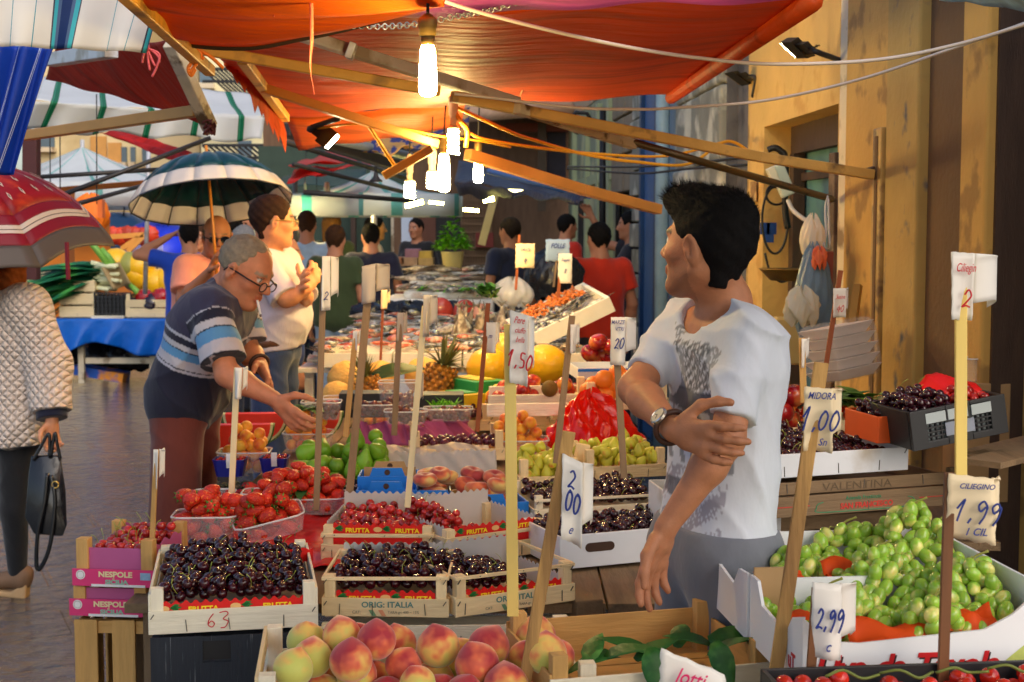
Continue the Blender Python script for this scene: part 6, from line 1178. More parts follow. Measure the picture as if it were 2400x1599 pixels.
for k in range(46):
    y0 = rr.uniform(700, 870); x1 = rr.uniform(730, 830); p0 = P(R4, x1, y0, 15.0 + rr.uniform(0, .4)); p1 = P(R4, x1 - 130, y0 + rr.uniform(-25, 10), 15.1); q2.tube([p0, p0.lerp(p1, .5), p1], [.022, .02, .024], 6)
    for j in range(3): leaf(q, p1, P(R4, rr.uniform(430, 520), y0 + rr.uniform(-20, 60), 15 + rr.uniform(-.1, .3)) - p1, (0, -.4, 1), rr.uniform(.6, .95), .07, bend=.12)
q.build('leaves', leekg, t, world=True, smooth=True); q2.build('white_stalks', leekw, t, world=True, smooth=True)
for i, (x0, y0, x1, y1) in enumerate(((545, 470, 740, 700), (690, 590, 770, 700), (880, 830, 960, 920))): MB().tube([P(R4, x0, y0, 15.1), P(R4, (x0 + x1) / 2 + 6, (y0 + y1) / 2, 15.1), P(R4, x1, y1, 15.1)], [.025, .035, .04], 7).build('leek', mat('spring_green', sr(120, 176, 70), .5, .2), smooth=True, label=('long pale green stalk leaning up at the left', 'short pale green stalk leaning beside it', 'pale green stalk lying by the wide crate')[i] + ' of the vegetable stall', cat='leek')
MB().sheet(8, 8, lambda u, v: P(R4, 690 + 120 * u + 80 * v, 720 - 40 * u + 150 * v, 15.0 + .1 * math.sin(u * 3))).build('sacking', mat('jute_sack', sr(170, 146, 104), .9, .2, 30), label='brown sacking draped over the leeks', cat='sack', solid=.01, smooth=True)
MB().box(P(R4, 355, 760, 17), (1.35, .2, 1.2)).build('orange_lit_board', mat('orange_lit_board', sr(214, 120, 24), .6, .2, 3), label='orange lit board behind the leeks at the left', cat='board')  # orange light on this wall piece is put into its base colour
MB().box(P(R4, 210, 840, 15.5), (.5, .4, .3)).build('carton', WL[0], label='pale carton beside the pale crates at the left', cat='carton', bevel=.01)
MB().box(P(R4, 690, 1435, 15.3), (.55, .3, .1), M.Rotation(R(10), 3, 'Y')).build('carton', mat('blue_yellow_card', sr(30, 90, 190), .5, .1, 3, c2=sr(240, 150, 40), c2sc=5), label='blue and orange carton lying under the vegetable stall', cat='carton')
for i, (x, y, w_) in enumerate(((500, 1350, .22), (700, 1320, .35), (870, 1330, .3))): bag(('left', 'middle', 'right')[i] + ' dark bag stowed under the vegetable stall', P(R4, x, 1420, 15.7), w_, .2, .36, bagb, 12 + i)
# goods of the stall behind the vegetables: meat counter in warm light
t = empty('market_counter', 'orange lit counter with scales and trays behind the vegetable stall', 'counter', P(R4, 850, 640, 18)); wm = mat('warm_counter', sr(214, 130, 60), .5, .2, 4); c_ = P(R4, 850, 700, 18)
MB().box((c_.x, 18.4, .55), (2.2, .8, .95)).build('cabinet', wm, t, world=True)
MB().sheet(10, 5, lambda u, v: P(R4, 900 + 210 * u, 690 - 140 * v, 17.9 + .8 * v)).build('glass_hood', glass('hood_glass', (.8, .75, .8), .45), t, world=True)
for i in range(7): melon('red meat piece or fruit on the orange lit counter', R4, 720 + 50 * i, 495 + 6 * (i % 3), 18, .12, mat('warm_goods', sr(196, 60, 30), .4, .3, rand=.4), .6, .1, 'goods on the orange lit counter', name='counter_goods')['category'] = 'goods'
q = MB()
for a_, b_ in (((730, 510), (980, 495)), ((830, 590), (950, 510)), ((870, 610), (985, 500)), ((800, 620), (830, 600))): q.bar(P(R4, *a_, 17.6), P(R4, *b_, 17.6), .06, .06)
q.build('display_rack', mat('orange_rack', sr(244, 170, 80), .5), t, world=True)
t = empty('weighing_scale', 'round dial weighing scale above the leeks', 'scale', P(R4, 580, 440, 17)); MB().lathe([(.001, -.05), (.23, -.05), (.25, 0), (.23, .04), (.001, .045)], 24, rot=M.Rotation(R(90), 3, 'X')).build('dial', mat('scale_cream', sr(226, 206, 160), .4), t); MB().lathe([(.03, 0), (.05, .02), (.001, .04)], 10, (0, -.06, 0), M.Rotation(R(90), 3, 'X')).build('hub', blk, t); MB().box((0, .02, -.5), (.1, .1, .6)).build('stand', wm, t)
bag('orange net bag of fruit hanging below the scale', P(R4, 620, 480, 16.6), .22, .16, .45, mat('orange_net', sr(244, 120, 20), .6, .2), 5); MB().bar(P(R4, 690, 380, 16), P(R4, 690, 255, 16), .12, .05).build('hanging_strip', mat('orange_strip', sr(230, 110, 40), .5), label='orange strip hanging over the vegetable stall', cat='strip')
for lab, x, y, rad, m in (('bright blue umbrella far down the street', 1095, 470, .42, mat('bright_blue', sr(30, 60, 230), .35, .1)), ('small pale blue umbrella far down the street', 835, 430, .42, mat('soft_blue', sr(80, 130, 190), .4, .1))):
    c_ = P(R4, x, y, 19 if x > 1000 else 22); t = empty('umbrella', lab, 'umbrella', c_, rot=(R(20), R(12), 0)); rad *= c_.y / 15
    MB().lathe([(rad * math.sin(k * .2), rad * .75 * math.cos(k * .2)) for k in range(8)][::-1] + [(.001, rad * .75)], 16, (0, 0, -.3)).build('canopy', m, t, smooth=True); MB().tube([(0, 0, -.9), (0, 0, .3)], .012).build('shaft', blk, t)
# ---------------------------------------------------------------- front table: peaches, empty crate, grapes, tomatoes
A_ = V((-.462, 2.5, .665)); pc = wcrate('pale wooden crate of yellow and red peaches at the front edge', A_, .63, R(7), .36, .085, fr=((0, .07),), sr_=((0, .06),), bk=((0, .085),), post=.03, ph=.135, wd=WP_)
side_ = MB().bar((.003, .01, .118), (.003, .35, .118), .008, .034).build('side_slat', WL[1], pc, bevel=.0012)
lean = lambda rr: M.Rotation(rr.uniform(0, 6.28), 4, 'Z') @ M.Rotation(rr.uniform(-.55, .55), 4, 'X') @ M.Rotation(rr.uniform(-.4, .4), 4, 'Y') @ M.Rotation(rr.uniform(0, 6.28), 4, 'Z')
heap_in(pc, .63, .36, ME_PE, 'peach', 'peach', 'ripe yellow and red peach in the front wooden crate', 'peaches in the front crate', 66, .0405, .012, lambda x, y: .105 + .025 * math.sin(9 * x + 1), 61, sc=(.9, 1.06), pad=.012, rotf=lean)
A_ = V((.07, 2.54, .715)); ec = wcrate('nearly empty aged wooden crate with loose green leaves in front of the man', A_, .44, R(14), .34, .07, fr=((.004, .07),), sr_=((0, .075),), bk=((.0, .09),), post=.03, ph=.11, wd=[WD[0], WD[1], WD[2]])
for o in list(ec.children):
    if o.name.startswith('front_slat'): o.data.materials[0] = WP_[0]
m_ = wmat(ec); rr = random.Random(14); vine = mat('vine_leaf', sr(40, 100, 36), .5, .4, 30, .4, 30, c2=sr(84, 140, 60), c2sc=14)
for k in range(9):
    q = MB(); p = m_ @ V((.10 + .035 * k, .09 + .08 * rr.random(), .05 + .02 * rr.random())); q2 = m_.to_3x3()
    leaf(q, p, q2 @ V((rr.uniform(-1, 1), rr.uniform(-.5, .5), .25)), (0, -.3, 1), .11, .04, bend=.6 * rr.random()); q.build('peach_leaf', vine, smooth=True, label='long green leaf lying in the nearly empty crate', cat='leaf', group='leaves in the nearly empty crate', solid=.0006)
for i, (x, y) in enumerate(((640, 1075), (930, 1050))):
    q = MB(); c_ = P(R9, x, y - 60, 2.58); leaf(q, c_, (.1 if i == 0 else .4, -.25, -1), (0, -1, .2), .09, .045, bend=-.15); q.build('peach_leaf', vine, smooth=True, label=('left', 'right curled')[i] + ' green leaf drooping over the front slat of the nearly empty crate', cat='leaf', solid=.0006)
q = MB(); leaf(q, P(R9, 905, 985, 2.75), (1, .25, .05), (0, -.5, 1), .14, .05, bend=.0); q.build('peach_leaf', vine, smooth=True, label='flat green leaf on the right corner of the nearly empty crate', cat='leaf', solid=.0006)
frond('leaf_sprig', green, m_ @ V((.06, .22, .02)), 14, .03, .016, 15, 'small green sprigs on the boards of the nearly empty crate', 'leaf', box_=(.03, .02, .005))
# grape boxes
MB().box((.72, 2.66, .771), (.44, .58, .08)).build('carton', cardb, label='flat card base under the white grape box', cat='carton')
A_ = V((.492, 2.36, .815)); GW, GD = .46, .66; gb = empty('grape_box', 'large white cardboard box heaped with green grapes at the right front', 'box', A_, R(6))
wc_ = mat('white_gloss_card', sr(240, 240, 242), .35, .05, 4)
fp = MB().prism([(0, 0, 0), (GW, 0, 0), (GW, 0, .17), (GW - .05, 0, .165), (GW - .09, 0, .13), (GW - .14, 0, .105), (.10, 0, .088), (.05, 0, .092), (0, 0, .135)], (0, .006, 0)).build('front_panel', wc_, gb)
q = MB().prism([(.0, .007, 0), (.0, .33, 0), (.0, .33, .13), (.0, .28, .13), (.0, .25, .09), (.0, .1, .08), (.0, .06, .12), (.0, .007, .135)], (.006, 0, 0)).build('side_panel', wc_, gb)
MB().prism([(-.004, .335, 0), (-.004, GD, 0), (-.004, GD, .14), (-.004, GD - .05, .145), (-.004, GD - .09, .1), (-.004, .44, .085), (-.004, .40, .125), (-.004, .335, .13)], (.006, 0, 0)).build('side_panel', wc_, gb)
MB().box((GW / 2, GD, .07), (GW, .006, .14)).build('back_panel', wc_, gb); MB().box((GW, GD / 2, .08), (.006, GD - .02, .16)).build('side_panel', wc_, gb); MB().box((GW / 2, .335, .06), (GW - .02, .005, .12)).build('divider', wc_, gb); MB().box((GW / 2, GD / 2, .003), (GW - .01, GD - .02, .005)).build('base', wc_, gb)
for y in (.30, GD - .03): MB().box((.035, y + .022, .085), (.06, .006, .12)).build('corner_flap', cardb, gb)
tr_ = mat('grape_box_red', sr(206, 24, 30), .5); dk_ = mat('print_shadow', (.03, .005, .008), .6)
for dx, m, dy in ((.003, dk_, -.0006), (0, tr_, -.0014)): text('Uva da Tavola', .058, m, fp, (.02 + dx, dy, .028 - dx), shear=.25, bold=.0016, sx=.98)
MB().sheet(12, 4, lambda u, v: V((GW - .10 + .1 * u, -.0007, .0 + .13 * v * (.4 + .6 * u)))).build('printed_grapes', mat('grape_print', sr(196, 206, 110), .5, .3, 60), fp)
text('uT', .04, tr_, q, (-.0006, .08, .03), rot=(R(90), 0, R(-90)), bold=.001, sx=.9)
grape_m = mat('grape_skin', sr(152, 190, 66), .2, .18, 40, sub=.5, coat=.25, rand=.14, c2=sr(214, 210, 120), c2sc=30)
ME_GR = [MB().lathe([(.0128 * math.sin(math.pi * i / 10) + .0001, -.0182 * math.cos(math.pi * i / 10)) for i in range(11)], 14).mesh('grape', grape_m, True)]
gtop = lambda x, y: max(.06, .082 + .06 * (x / GW) + .16 * max(0, y - .12) * 1.25 * (x / GW) ** 2 - .05 * max(0, .16 - x) + .042 * math.sin(x * 26 + 1) * math.sin(y * 21))
gp = pack(540, .0132, (.012, GW - .015, .02, GD - .02), lambda x, y: gtop(x, y) - .055, gtop, 71, tries=16, squash=.72)
seeds = [((.07, .13), 'small green grape bunch at the left front corner of the box'), ((.20, .12), 'green grape bunch drooping in the middle front of the box'), ((.36, .12), 'full green grape bunch at the right front of the box'), ((.09, .42), 'green grape bunch at the left rear of the box, by the man'), ((.24, .38), 'green grape bunch in the middle of the box'), ((.40, .38), 'green grape bunch at the right middle of the box'), ((.20, .58), 'tall green grape bunch at the back of the box'), ((.38, .58), 'rightmost back bunch of green grapes')]
gm = wmat(gb); rr = random.Random(5); groups = [[] for _ in seeds]
for p in gp: k = min(range(len(seeds)), key=lambda i: (seeds[i][0][0] - p[0]) ** 2 + (seeds[i][0][1] - p[1]) ** 2); groups[k].append(p)
for (c_, lab), ps in zip(seeds, groups):
    if not len(ps): continue
    ps.sort(key=lambda p: -p[2] + .3 * p[1]); t = empty('grape_bunch', lab, 'grapes', gm @ V((c_[0], c_[1], .02)), group='green grape bunches in the white box'); iv = wmat(t).inverted()
    for p in ps[:95]: link('grape', ME_GR[0], t, iv @ gm @ M.Translation(V(p)) @ rrot(rr, 1.2) @ M.Scale(rr.uniform(.92, 1.22), 4))
    q = MB(); pt = V(max(ps, key=lambda p: p[2]))
    q.tube(catmull([gm @ (pt + V((0, 0, -.02))), gm @ (pt + V((.01, .01, .012))), gm @ (pt + V((.035, .0, .028)))], 5), [.0022] * 10 + [.003], 6)
    for k in range(8): s_ = V(rr.choice(ps)); q.tube([gm @ s_, gm @ (s_ + V((.01, .01, .016))), gm @ (s_ + V((.02, .012, .014)))], .0013, 5)
    q.build('stem', mat('grape_stem', sr(150, 150, 70), .6, .2), t, smooth=True, world=True)
ot = mat('orange_tissue', sr(250, 96, 16), .6, .15, 8, transl=.4)
for i, (x, y, z, w_) in enumerate(((.01, .10, .07, .1), (.03, .36, .08, .1), (.18, .40, .09, .16), (.10, .02, .07, .2), (.25, .03, .085, .12), (.02, .60, .10, .08))):
    MB().sheet(14, 10, lambda u, v: gm @ V((x + w_ * u, y + .06 * v + .01 * math.sin(u * 9), z + .035 * v + .007 * math.sin(u * 13 + i + 3 * v) + .006 * math.sin(v * 9 + u * 4)))).build('tissue_paper', ot, smooth=True, solid=.0008, label='orange tissue paper tucked %s' % ('in the left front corner of the grape box', 'in the left middle of the grape box', 'between the front and back grapes', 'along the front edge of the grape box', 'under the right front grapes', 'in the left rear corner of the grape box')[i], cat='tissue paper')
# tomatoes on the vine, bottom right
MB().box((.69, 2.19, .776), (.5, .15, .088)).build('carton', cardb, label='flat brown carton carrying the vine tomatoes', cat='carton')
A_ = V((.30 + .12, 2.115, .822)); t = empty('plastic_crate', 'black crate of vine tomatoes at the bottom right corner', 'crate', A_, R(6)); TW = .52
for nm, c_, d_ in (('back_panel', (TW / 2, .15, .035), (TW, .008, .07)), ('front_panel', (TW / 2, 0, .03), (TW, .008, .06)), ('base', (TW / 2, .075, .003), (TW, .14, .005)), ('side_panel', (.004, .075, .035), (.008, .14, .07))): MB().box(c_, d_).build(nm, blackp, t, bevel=.001)
heap_in(t, TW, .15, ME_TO, 'tomato', 'tomato', 'small red vine tomato in the bottom right crate', 'vine tomatoes at the bottom right', 70, .0150, .02, lambda x, y: .055, 81)
q = MB(); rr = random.Random(3)
for k in range(5): x = .08 + .09 * k; q.tube(catmull([wmat(t) @ V((x + .03 * j, .06 + .02 * rr.random(), .082 + .008 * math.sin(j * 2))) for j in range(4)], 4), .0025, 6)
q.build('vine_stems', mat('vine_stem', sr(110, 120, 50), .6), t, smooth=True, world=True)
# ---------------------------------------------------------------- things hanging and standing at the ochre wall
q = MB(); ang = lambda k, a, b, cx, cy, d: P(R13, cx + a * math.cos(k), cy + b * math.sin(k), d)
for cx, cy, a, b, n in ((365, 240, 95, 245, 40), (375, 50, 75, 75, 30)): q.tube([ang(6.2832 * k / n, a, b, cx, cy, 7.0) for k in range(n + 1)], .006, 6)
q.tube(catmull([P(R13, 290, 480, 7.0), P(R13, 330, 620, 7.0), P(R13, 400, 690, 7.0), P(R13, 460, 680, 7.0)], 6), .006, 6); q.tube(catmull([P(R12, 560, 960, 7.0), P(R12, 640, 935, 7.0), P(R12, 720, 970, 7.0), P(R12, 790, 1100, 7), P(R13, 440, 150, 7), P(R13, 460, 300, 7)], 6), .016, 6)
q.build('cable_coil', bc, smooth=True, label='coil of black cable hanging in the doorway reveal', cat='cable')
t = empty('power_strip', 'white power strip hanging in the doorway with a lead', 'power strip', P(R12, 735, 1300, 6.9)); MB().bar(P(R12, 660, 1160, 6.9), P(R12, 830, 1560, 6.9), .07, .05, (0, 1, 0)).build('strip_body', mat('white_plastic', sr(206, 214, 196), .4), t, world=True, bevel=.008)
for x, y in ((600, 1260), (640, 1360)): MB().bar(P(R12, x - 40, y + 20, 6.85), P(R12, x + 60, y - 30, 6.85), .05, .05).build('plug', mat('cream_plug', sr(220, 214, 190), .4), t, world=True, bevel=.006)
MB().tube(catmull([P(R13, 460, 95, 6.9), P(R13, 500, 170, 6.85), P(R13, 600, 245, 6.8), P(R13, 700, 290, 6.75)], 6), .011, 7).build('lead', wc, t, smooth=True, world=True)
t = empty('weighing_scale', 'brass weighing pan hanging in the doorway behind the man', 'scale', P(R13, 490, 650, 6.6)); MB().lathe([(.001, -.02), (.10, -.02), (.15, .03), (.155, .035), (.14, .03), (.001, -.01)], 22).build('pan', brass, t, smooth=True); MB().lathe([(.04, -.12), (.05, -.1), (.03, -.02)], 14, (.05, 0, 0)).build('pedestal', brass, t, smooth=True)
MB().box((-.02, 0, -.3), (.12, .1, .22)).build('stand', mat('cream_stand', sr(200, 170, 110), .5, .2), t, bevel=.01)
bag('white paper roll bundle hanging from the hook by the door jamb', P(R13, 640, 520, 5.75), .05, .045, .17, mat('white_roll', sr(226, 214, 190), .6, .1, 6, .3, 20), 1, 'paper_roll', 'paper roll')
bag('translucent blue carrier bags hanging by the door jamb', P(R13, 640, 1150, 5.7), .075, .06, .40, mat('blue_bag', sr(120, 150, 176), .25, .2, 6, .5, 14, transl=.3), 2); bag('hazy white carrier bag bulging in front of the blue bags', P(R13, 560, 1000, 5.6), .07, .05, .14, mat('white_bag', sr(214, 214, 200), .25, .15, 6, .5, 14, transl=.3), 3)
MB().bar(P(R13, 760, 470, 5.72), P(R13, 745, 1060, 5.75), .035, .03).build('hanging_cloth', mat('rust_cloth', sr(150, 74, 54), .8, .2), label='narrow rust coloured cloth hanging beside the blue bags', cat='cloth'); bag('small orange cloth knot above the blue bags', P(R13, 690, 580, 5.65), .03, .03, .07, mat('orange_cloth', sr(222, 110, 70), .7), 4, 'cloth_knot', 'cloth')
MB().tube(catmull([P(R13, 755, 60, 5.8), P(R13, 735, 150, 5.8), P(R13, 740, 330, 5.75), P(R13, 725, 420, 5.72), P(R13, 765, 450, 5.72), P(R13, 762, 300, 5.78), P(R13, 757, 80, 5.8)], 6), .0045, 6).build('metal_hook', gsteel, smooth=True, label='long shiny metal hook holding the bags at the door jamb', cat='hook')
t = empty('tray_stack', 'stack of white foam trays wrapped in plastic by the wall', 'tray stack', P(R13, 880, 1400, 5.0), rot=(R(-8), R(-8), R(25)))
for k in range(5): MB().lathe([(.10, 0), (.135, .034), (.138, .036), (.128, .036)], 4, (0, 0, .038 * k), M.Rotation(R(45), 3, 'Z')).build('foam_tray', mat('foam_white', sr(230, 216, 206), .5, .05, 4, transl=.1), t, bevel=.012)
MB().lathe([(.12, -.005), (.142, .04), (.145, .18), (.12, .205)], 4, (0, 0, 0), M.Rotation(R(45), 3, 'Z')).build('plastic_wrap', glass('wrap', (1, 1, 1), .12, .06), t, bevel=.02)
MB().bar(P(R13, 975, 715, 5.1), P(R13, 925, 1090, 5.05), .026, .026).build('broom_handle', mat('ochre_stick', sr(150, 110, 44), .6, .2), label='ochre wooden broom handle leaning on the wall by the foam trays', cat='broom handle')
for i, (x, y, w_, h_, c_) in enumerate(((207, 320, 60, 160, (222, 120, 84)), (205, 30, 60, 150, (150, 110, 60)))):
    c = P(R13, x, y, 7.55); MB().box(c, (.004, px(w_ / 3.135, 7.5) * 3, px(h_ / 3.135, 7.5)), M.Rotation(R(3.2), 3, 'Z')).build('poster', mat('poster_%d' % i, sr(*c_), .6, .3, 20, c2=sr(226, 190, 120), c2sc=9), label=('orange and cream poster on the yellow wall strip behind the man', 'small framed picture on the yellow wall strip')[i], cat='poster')
for i, (x, y) in enumerate(((290, 300), (340, 300), (320, 360))): MB().box(P(R13, x, y, 7.28), (.05, .006, .06)).build('blue_mark', mat('blue_paint_mark', sr(30, 70, 140), .7), label=('left', 'right', 'lower')[i] + ' blue paint mark on the doorway reveal', cat='paint mark')
# mixed produce behind the weathered white crate
A_ = V((.70, 4.25, .96)); t = wcrate('pale wooden crate of red apples against the wall behind the man', A_, .26, R(20), .3, .09, wd=WL, post=.03, ph=.12); heap_in(t, .26, .3, ME_AP, 'apple', 'apple', 'red apple in the crate behind the man', 'apples behind the man', 16, .038, .02, lambda x, y: .10, 91, tilt=.8)
A_ = V((.96, 4.45, .96)); t = wcrate('pale wooden crate of green vegetables left of the black plastic crate', A_, .28, R(20), .3, .08, wd=WL, post=.03, ph=.11); frond('salad_leaves', green, A_ + V((.1, .16, .08)), 60, .09, .05, 44, 'green leafy vegetables in the crate by the wall', 'leaves', box_=(.1, .1, .03)); heap_in(t, .28, .3, ME_TO, 'tomato', 'tomato', 'tomato beside the leafy vegetables by the wall', 'tomatoes by the wall', 20, .02, .03, lambda x, y: .07, 92)
punnet('empty clear plastic tub by the wall, behind the big price stick', P(R6, 2005, 1190, 4.3) + V((0, 0, 0)), .075, .08, .07)
c_ = P(R6, 2005, 1190, 4.3); MB().box((c_.x + .04, 4.34, (c_.z + .78) / 2), (.16, .14, c_.z - .782)).build('carton', cardb, label='tall brown carton behind the black plastic crate, carrying the plastic tub', cat='carton', bevel=.003)
A_ = PZ(RP, 1790, 1010, 1.0); t = wcrate('orange lined crate end with oranges behind the 1,00 price card', A_ + V((0, .1, -.03)), .2, R(20), .25, .08, wd=[mat('orange_card')] * 3); heap_in(t, .2, .25, ME_OR, 'orange_fruit', 'orange', 'orange behind the man, by the wall', 'oranges by the wall', 9, .036, .02, lambda x, y: .1, 93)
q = MB(); [q.bar(V((1.15 + .04 * k, 3.45 + .14 * k, 1.035 - .012 * k)), V((1.75, 4.0 + .1 * k, 1.05 - .012 * k)), .1, .015) for k in range(3)]; q.build('shelf_boards', WK[1], label='grimy shelf boards under the black plastic crate at the right edge', cat='shelf')
# ---------------------------------------------------------------- people
def cl(*c): return np.array(c, np.float32)
SKIN = sr(206, 146, 108); SKIN2 = sr(196, 132, 98); SKIN3 = sr(216, 150, 112)
skin_m = mat('skin', rough=.54, var=.2, sc=34, vc=1, sub=.1, bump=.25, bsc=260, bd=.003); skin_far = mat('skin_far', rough=.5, var=.06, sc=20, vc=1)
cloth_vc = mat('printed_cloth', rough=.85, var=.06, sc=30, vc=1, bump=.42, bsc=13, sheen=.2, bd=.014, st=(1, 1, .5))
def cloth(n, c=None, sc=14): return mat(n, c, .85, .12, sc, .45, 13, sheen=.25, bd=.016, st=(1, 1, .5))
def lerp(a, b, t): return V(a) * (1 - t) + V(b) * t
def stand(r, x, ytop, d, yaw, arms=None, w=1.0):
    """joints of a standing figure whose head top is at pixel (x, ytop): feet on the ground"""
    p = P(r, x, ytop, d); H = p.z; a = R(yaw); f = V((-math.sin(a), math.cos(a), 0)); l = V((-math.cos(a), -math.sin(a), 0))
    g = V((p.x, p.y, 0)); q = lambda fx, ly, u: g + f * fx + l * ly + V((0, 0, u * H))
    J = dict(H=H, hc=q(.01, 0, .933), nk=q(-.02, 0, .845), ch=q(0, 0, .72), pe=q(0, 0, .535), sL=q(-.02, .175 * w, .81), sR=q(-.02, -.175 * w, .81), eL=q(-.03, .24 * w, .64), eR=q(-.03, -.24 * w, .64), wL=q(.06, .25 * w, .49), wR=q(.06, -.25 * w, .49),
             hL=q(0, .09, .52), hR=q(0, -.09, .52), kL=q(.02, .1, .285), kR=q(.02, -.1, .285), aL=q(0, .1, .045), aR=q(0, -.1, .045))
    for k, v in (arms or {}).items(): J[k] = q(*v)
    J['hf'] = f; return J
def frames(J):
    l = (J['sL'] - J['sR']).normalized(); u = (J['nk'] - J['pe']).normalized(); f = l.cross(u).normalized(); return f, l, u
def torso(J, o=0, fat=1., k=.06, clip=(), lo=True):
    tw = J.get('tw', 1.); o = o - .122 * (1 - tw); f, l, u = frames(J); S = (J['sL'] - J['sR']).length; wa = lerp(J['pe'], J['ch'], .42) + f * (.045 * (fat - 1) * 4); sq = (f, 1.22)
    p = [cone(J['ch'] - l * S * .2, J['ch'] + l * S * .2, .122 + o, .122 + o, k, sq, clip), cone(lerp(J['sL'], J['ch'], .12), lerp(J['sR'], J['ch'], .12), .062 + o, .062 + o, k, None, clip),
         cone(J['nk'] - u * .015, J['nk'] - u * .07, .056 * J.get('ns', 1) + o * .8, .072 * J.get('ns', 1) + o, k * .6, None, clip), cone(wa - l * .055, wa + l * .055, .108 * fat + o, .108 * fat + o, k, (f, 1.22 / fat ** .7), clip)]
    if lo: p += [cone(J['pe'] - l * .06, J['pe'] + l * .06, .118 + o, .118 + o, k, (f, 1.12), clip)]
    return p
def hand(w, dr, pn, th, s=1., curl=.5, k=.006, fr=.0092, spread=1.):
    """palm plus five fingers; dr along the hand, pn out of the palm, th towards the thumb"""
    dr = V(dr).normalized(); th = V(th); th = (th - dr * th.dot(dr)).normalized(); pn = V(pn); pn = (pn - dr * pn.dot(dr) - th * pn.dot(th)).normalized(); P_ = []
    w = V(w); P_ += [cone(w, w + dr * .03 * s, .024 * s, .027 * s, .012, (pn, 1.35)), cone(w + dr * .035 * s - th * .014 * s, w + dr * .078 * s - th * .016 * s, .020 * s, .019 * s, .012, (pn, 1.5)), cone(w + dr * .035 * s + th * .014 * s, w + dr * .080 * s + th * .018 * s, .021 * s, .019 * s, .012, (pn, 1.5))]
    for i, L_ in enumerate((.074, .083, .077, .060)):
        o = (.031 - .0205 * i); b = w + dr * (.086 - .004 * abs(i - 1)) * s + th * o * s; d = (dr + th * (.10 - .07 * i) * spread).normalized(); c = curl * (.8 + .12 * i); a = .25 * c
        for j, q in enumerate((.45, .31, .24)):
            v = (d * math.cos(a) + pn * math.sin(a)); e = b + v * L_ * q * s; P_.append(cone(b, e, fr * s * (1.08 - .09 * j), fr * s * (1.0 - .1 * j), k)); b = e; a += c
    b = w + dr * .022 * s + th * .026 * s
    for v, L_, r0, r1 in ((dr * .55 + th * .75 + pn * .35, .045, .0135, .0115), (dr * .85 + th * .4 + pn * .45, .034, .0112, .0098), (dr * .95 + th * .1 + pn * .5, .026, .0098, .008)):
        e = b + V(v).normalized() * L_ * s; P_.append(cone(b, e, r0 * s, r1 * s, .008)); b = e
    return P_
def headp(hc, hf, hu, s=1., neck=None, ears=True, nr=.056):
    hf = V(hf).normalized(); hu = V(hu); hu = (hu - hf * hu.dot(hf)).normalized(); hl = hu.cross(hf); A3 = (hf, hl, hu)
    h = lambda x, y, z: hc + (hf * x + hl * y + hu * z) * s
    p = [ell(h(-.008, 0, .03), A3, (.097 * s, .076 * s, .092 * s), .02), ell(h(.028, 0, -.03), A3, (.066 * s, .061 * s, .085 * s), .03)]
    for y in (-1, 1):
        p += [cone(h(-.015, .052 * y, -.05), h(.058, .016 * y, -.098), .018 * s, .018 * s, .03), ell(h(.056, .040 * y, -.022), A3, (.026 * s, .022 * s, .02 * s), .02)]
    p += [ell(h(.072, 0, -.1), A3, (.02 * s, .022 * s, .018 * s), .02), cone(h(.083, -.034, .022), h(.083, .034, .022), .011 * s, .011 * s, .015),
          cone(h(.090, 0, .014), h(.113, 0, -.028), .008 * s, .0125 * s, .012)]
    for y in (-1, 1): p += [ell(h(.100, .011 * y, -.034), A3, (.012 * s, .009 * s, .008 * s), .006), ell(h(.098, .032 * y, .004), A3, (.016 * s, .017 * s, .011 * s), .012, op=-1), ell(h(.0785, .031 * y, .004), A3, (.0125 * s,) * 3, .004)]
    p += [cone(h(.090, -.017, -.060), h(.090, .017, -.060), .0062 * s, .0062 * s, .006), cone(h(.088, -.014, -.070), h(.088, .014, -.070), .0072 * s, .0072 * s, .006), cone(h(.101, -.022, -.0655), h(.101, .022, -.0655), .0032 * s, .0032 * s, .004, op=-1)]
    if ears:
        for y in (-1, 1):
            ax = (hf * .94 + hl * y * .30 - hu * .16).normalized(); au = (hu * .97 - hf * .22).normalized(); al = ax.cross(au)
            p += [ell(h(-.010, .079 * y, -.006), (ax, al, au), (.021 * s, .010 * s, .033 * s), .006), ell(h(-.004, .089 * y, -.002), (ax, al, au), (.0115 * s, .009 * s, .020 * s), .004, op=-1), ell(h(-.002, .084 * y, -.012), (ax, al, au), (.006 * s, .005 * s, .009 * s), .003)]
    if neck is not None: p += [cone(h(-.022, 0, -.045), neck, nr * s, nr * 1.14, .03)]
    return p, h, (hf, hl, hu)
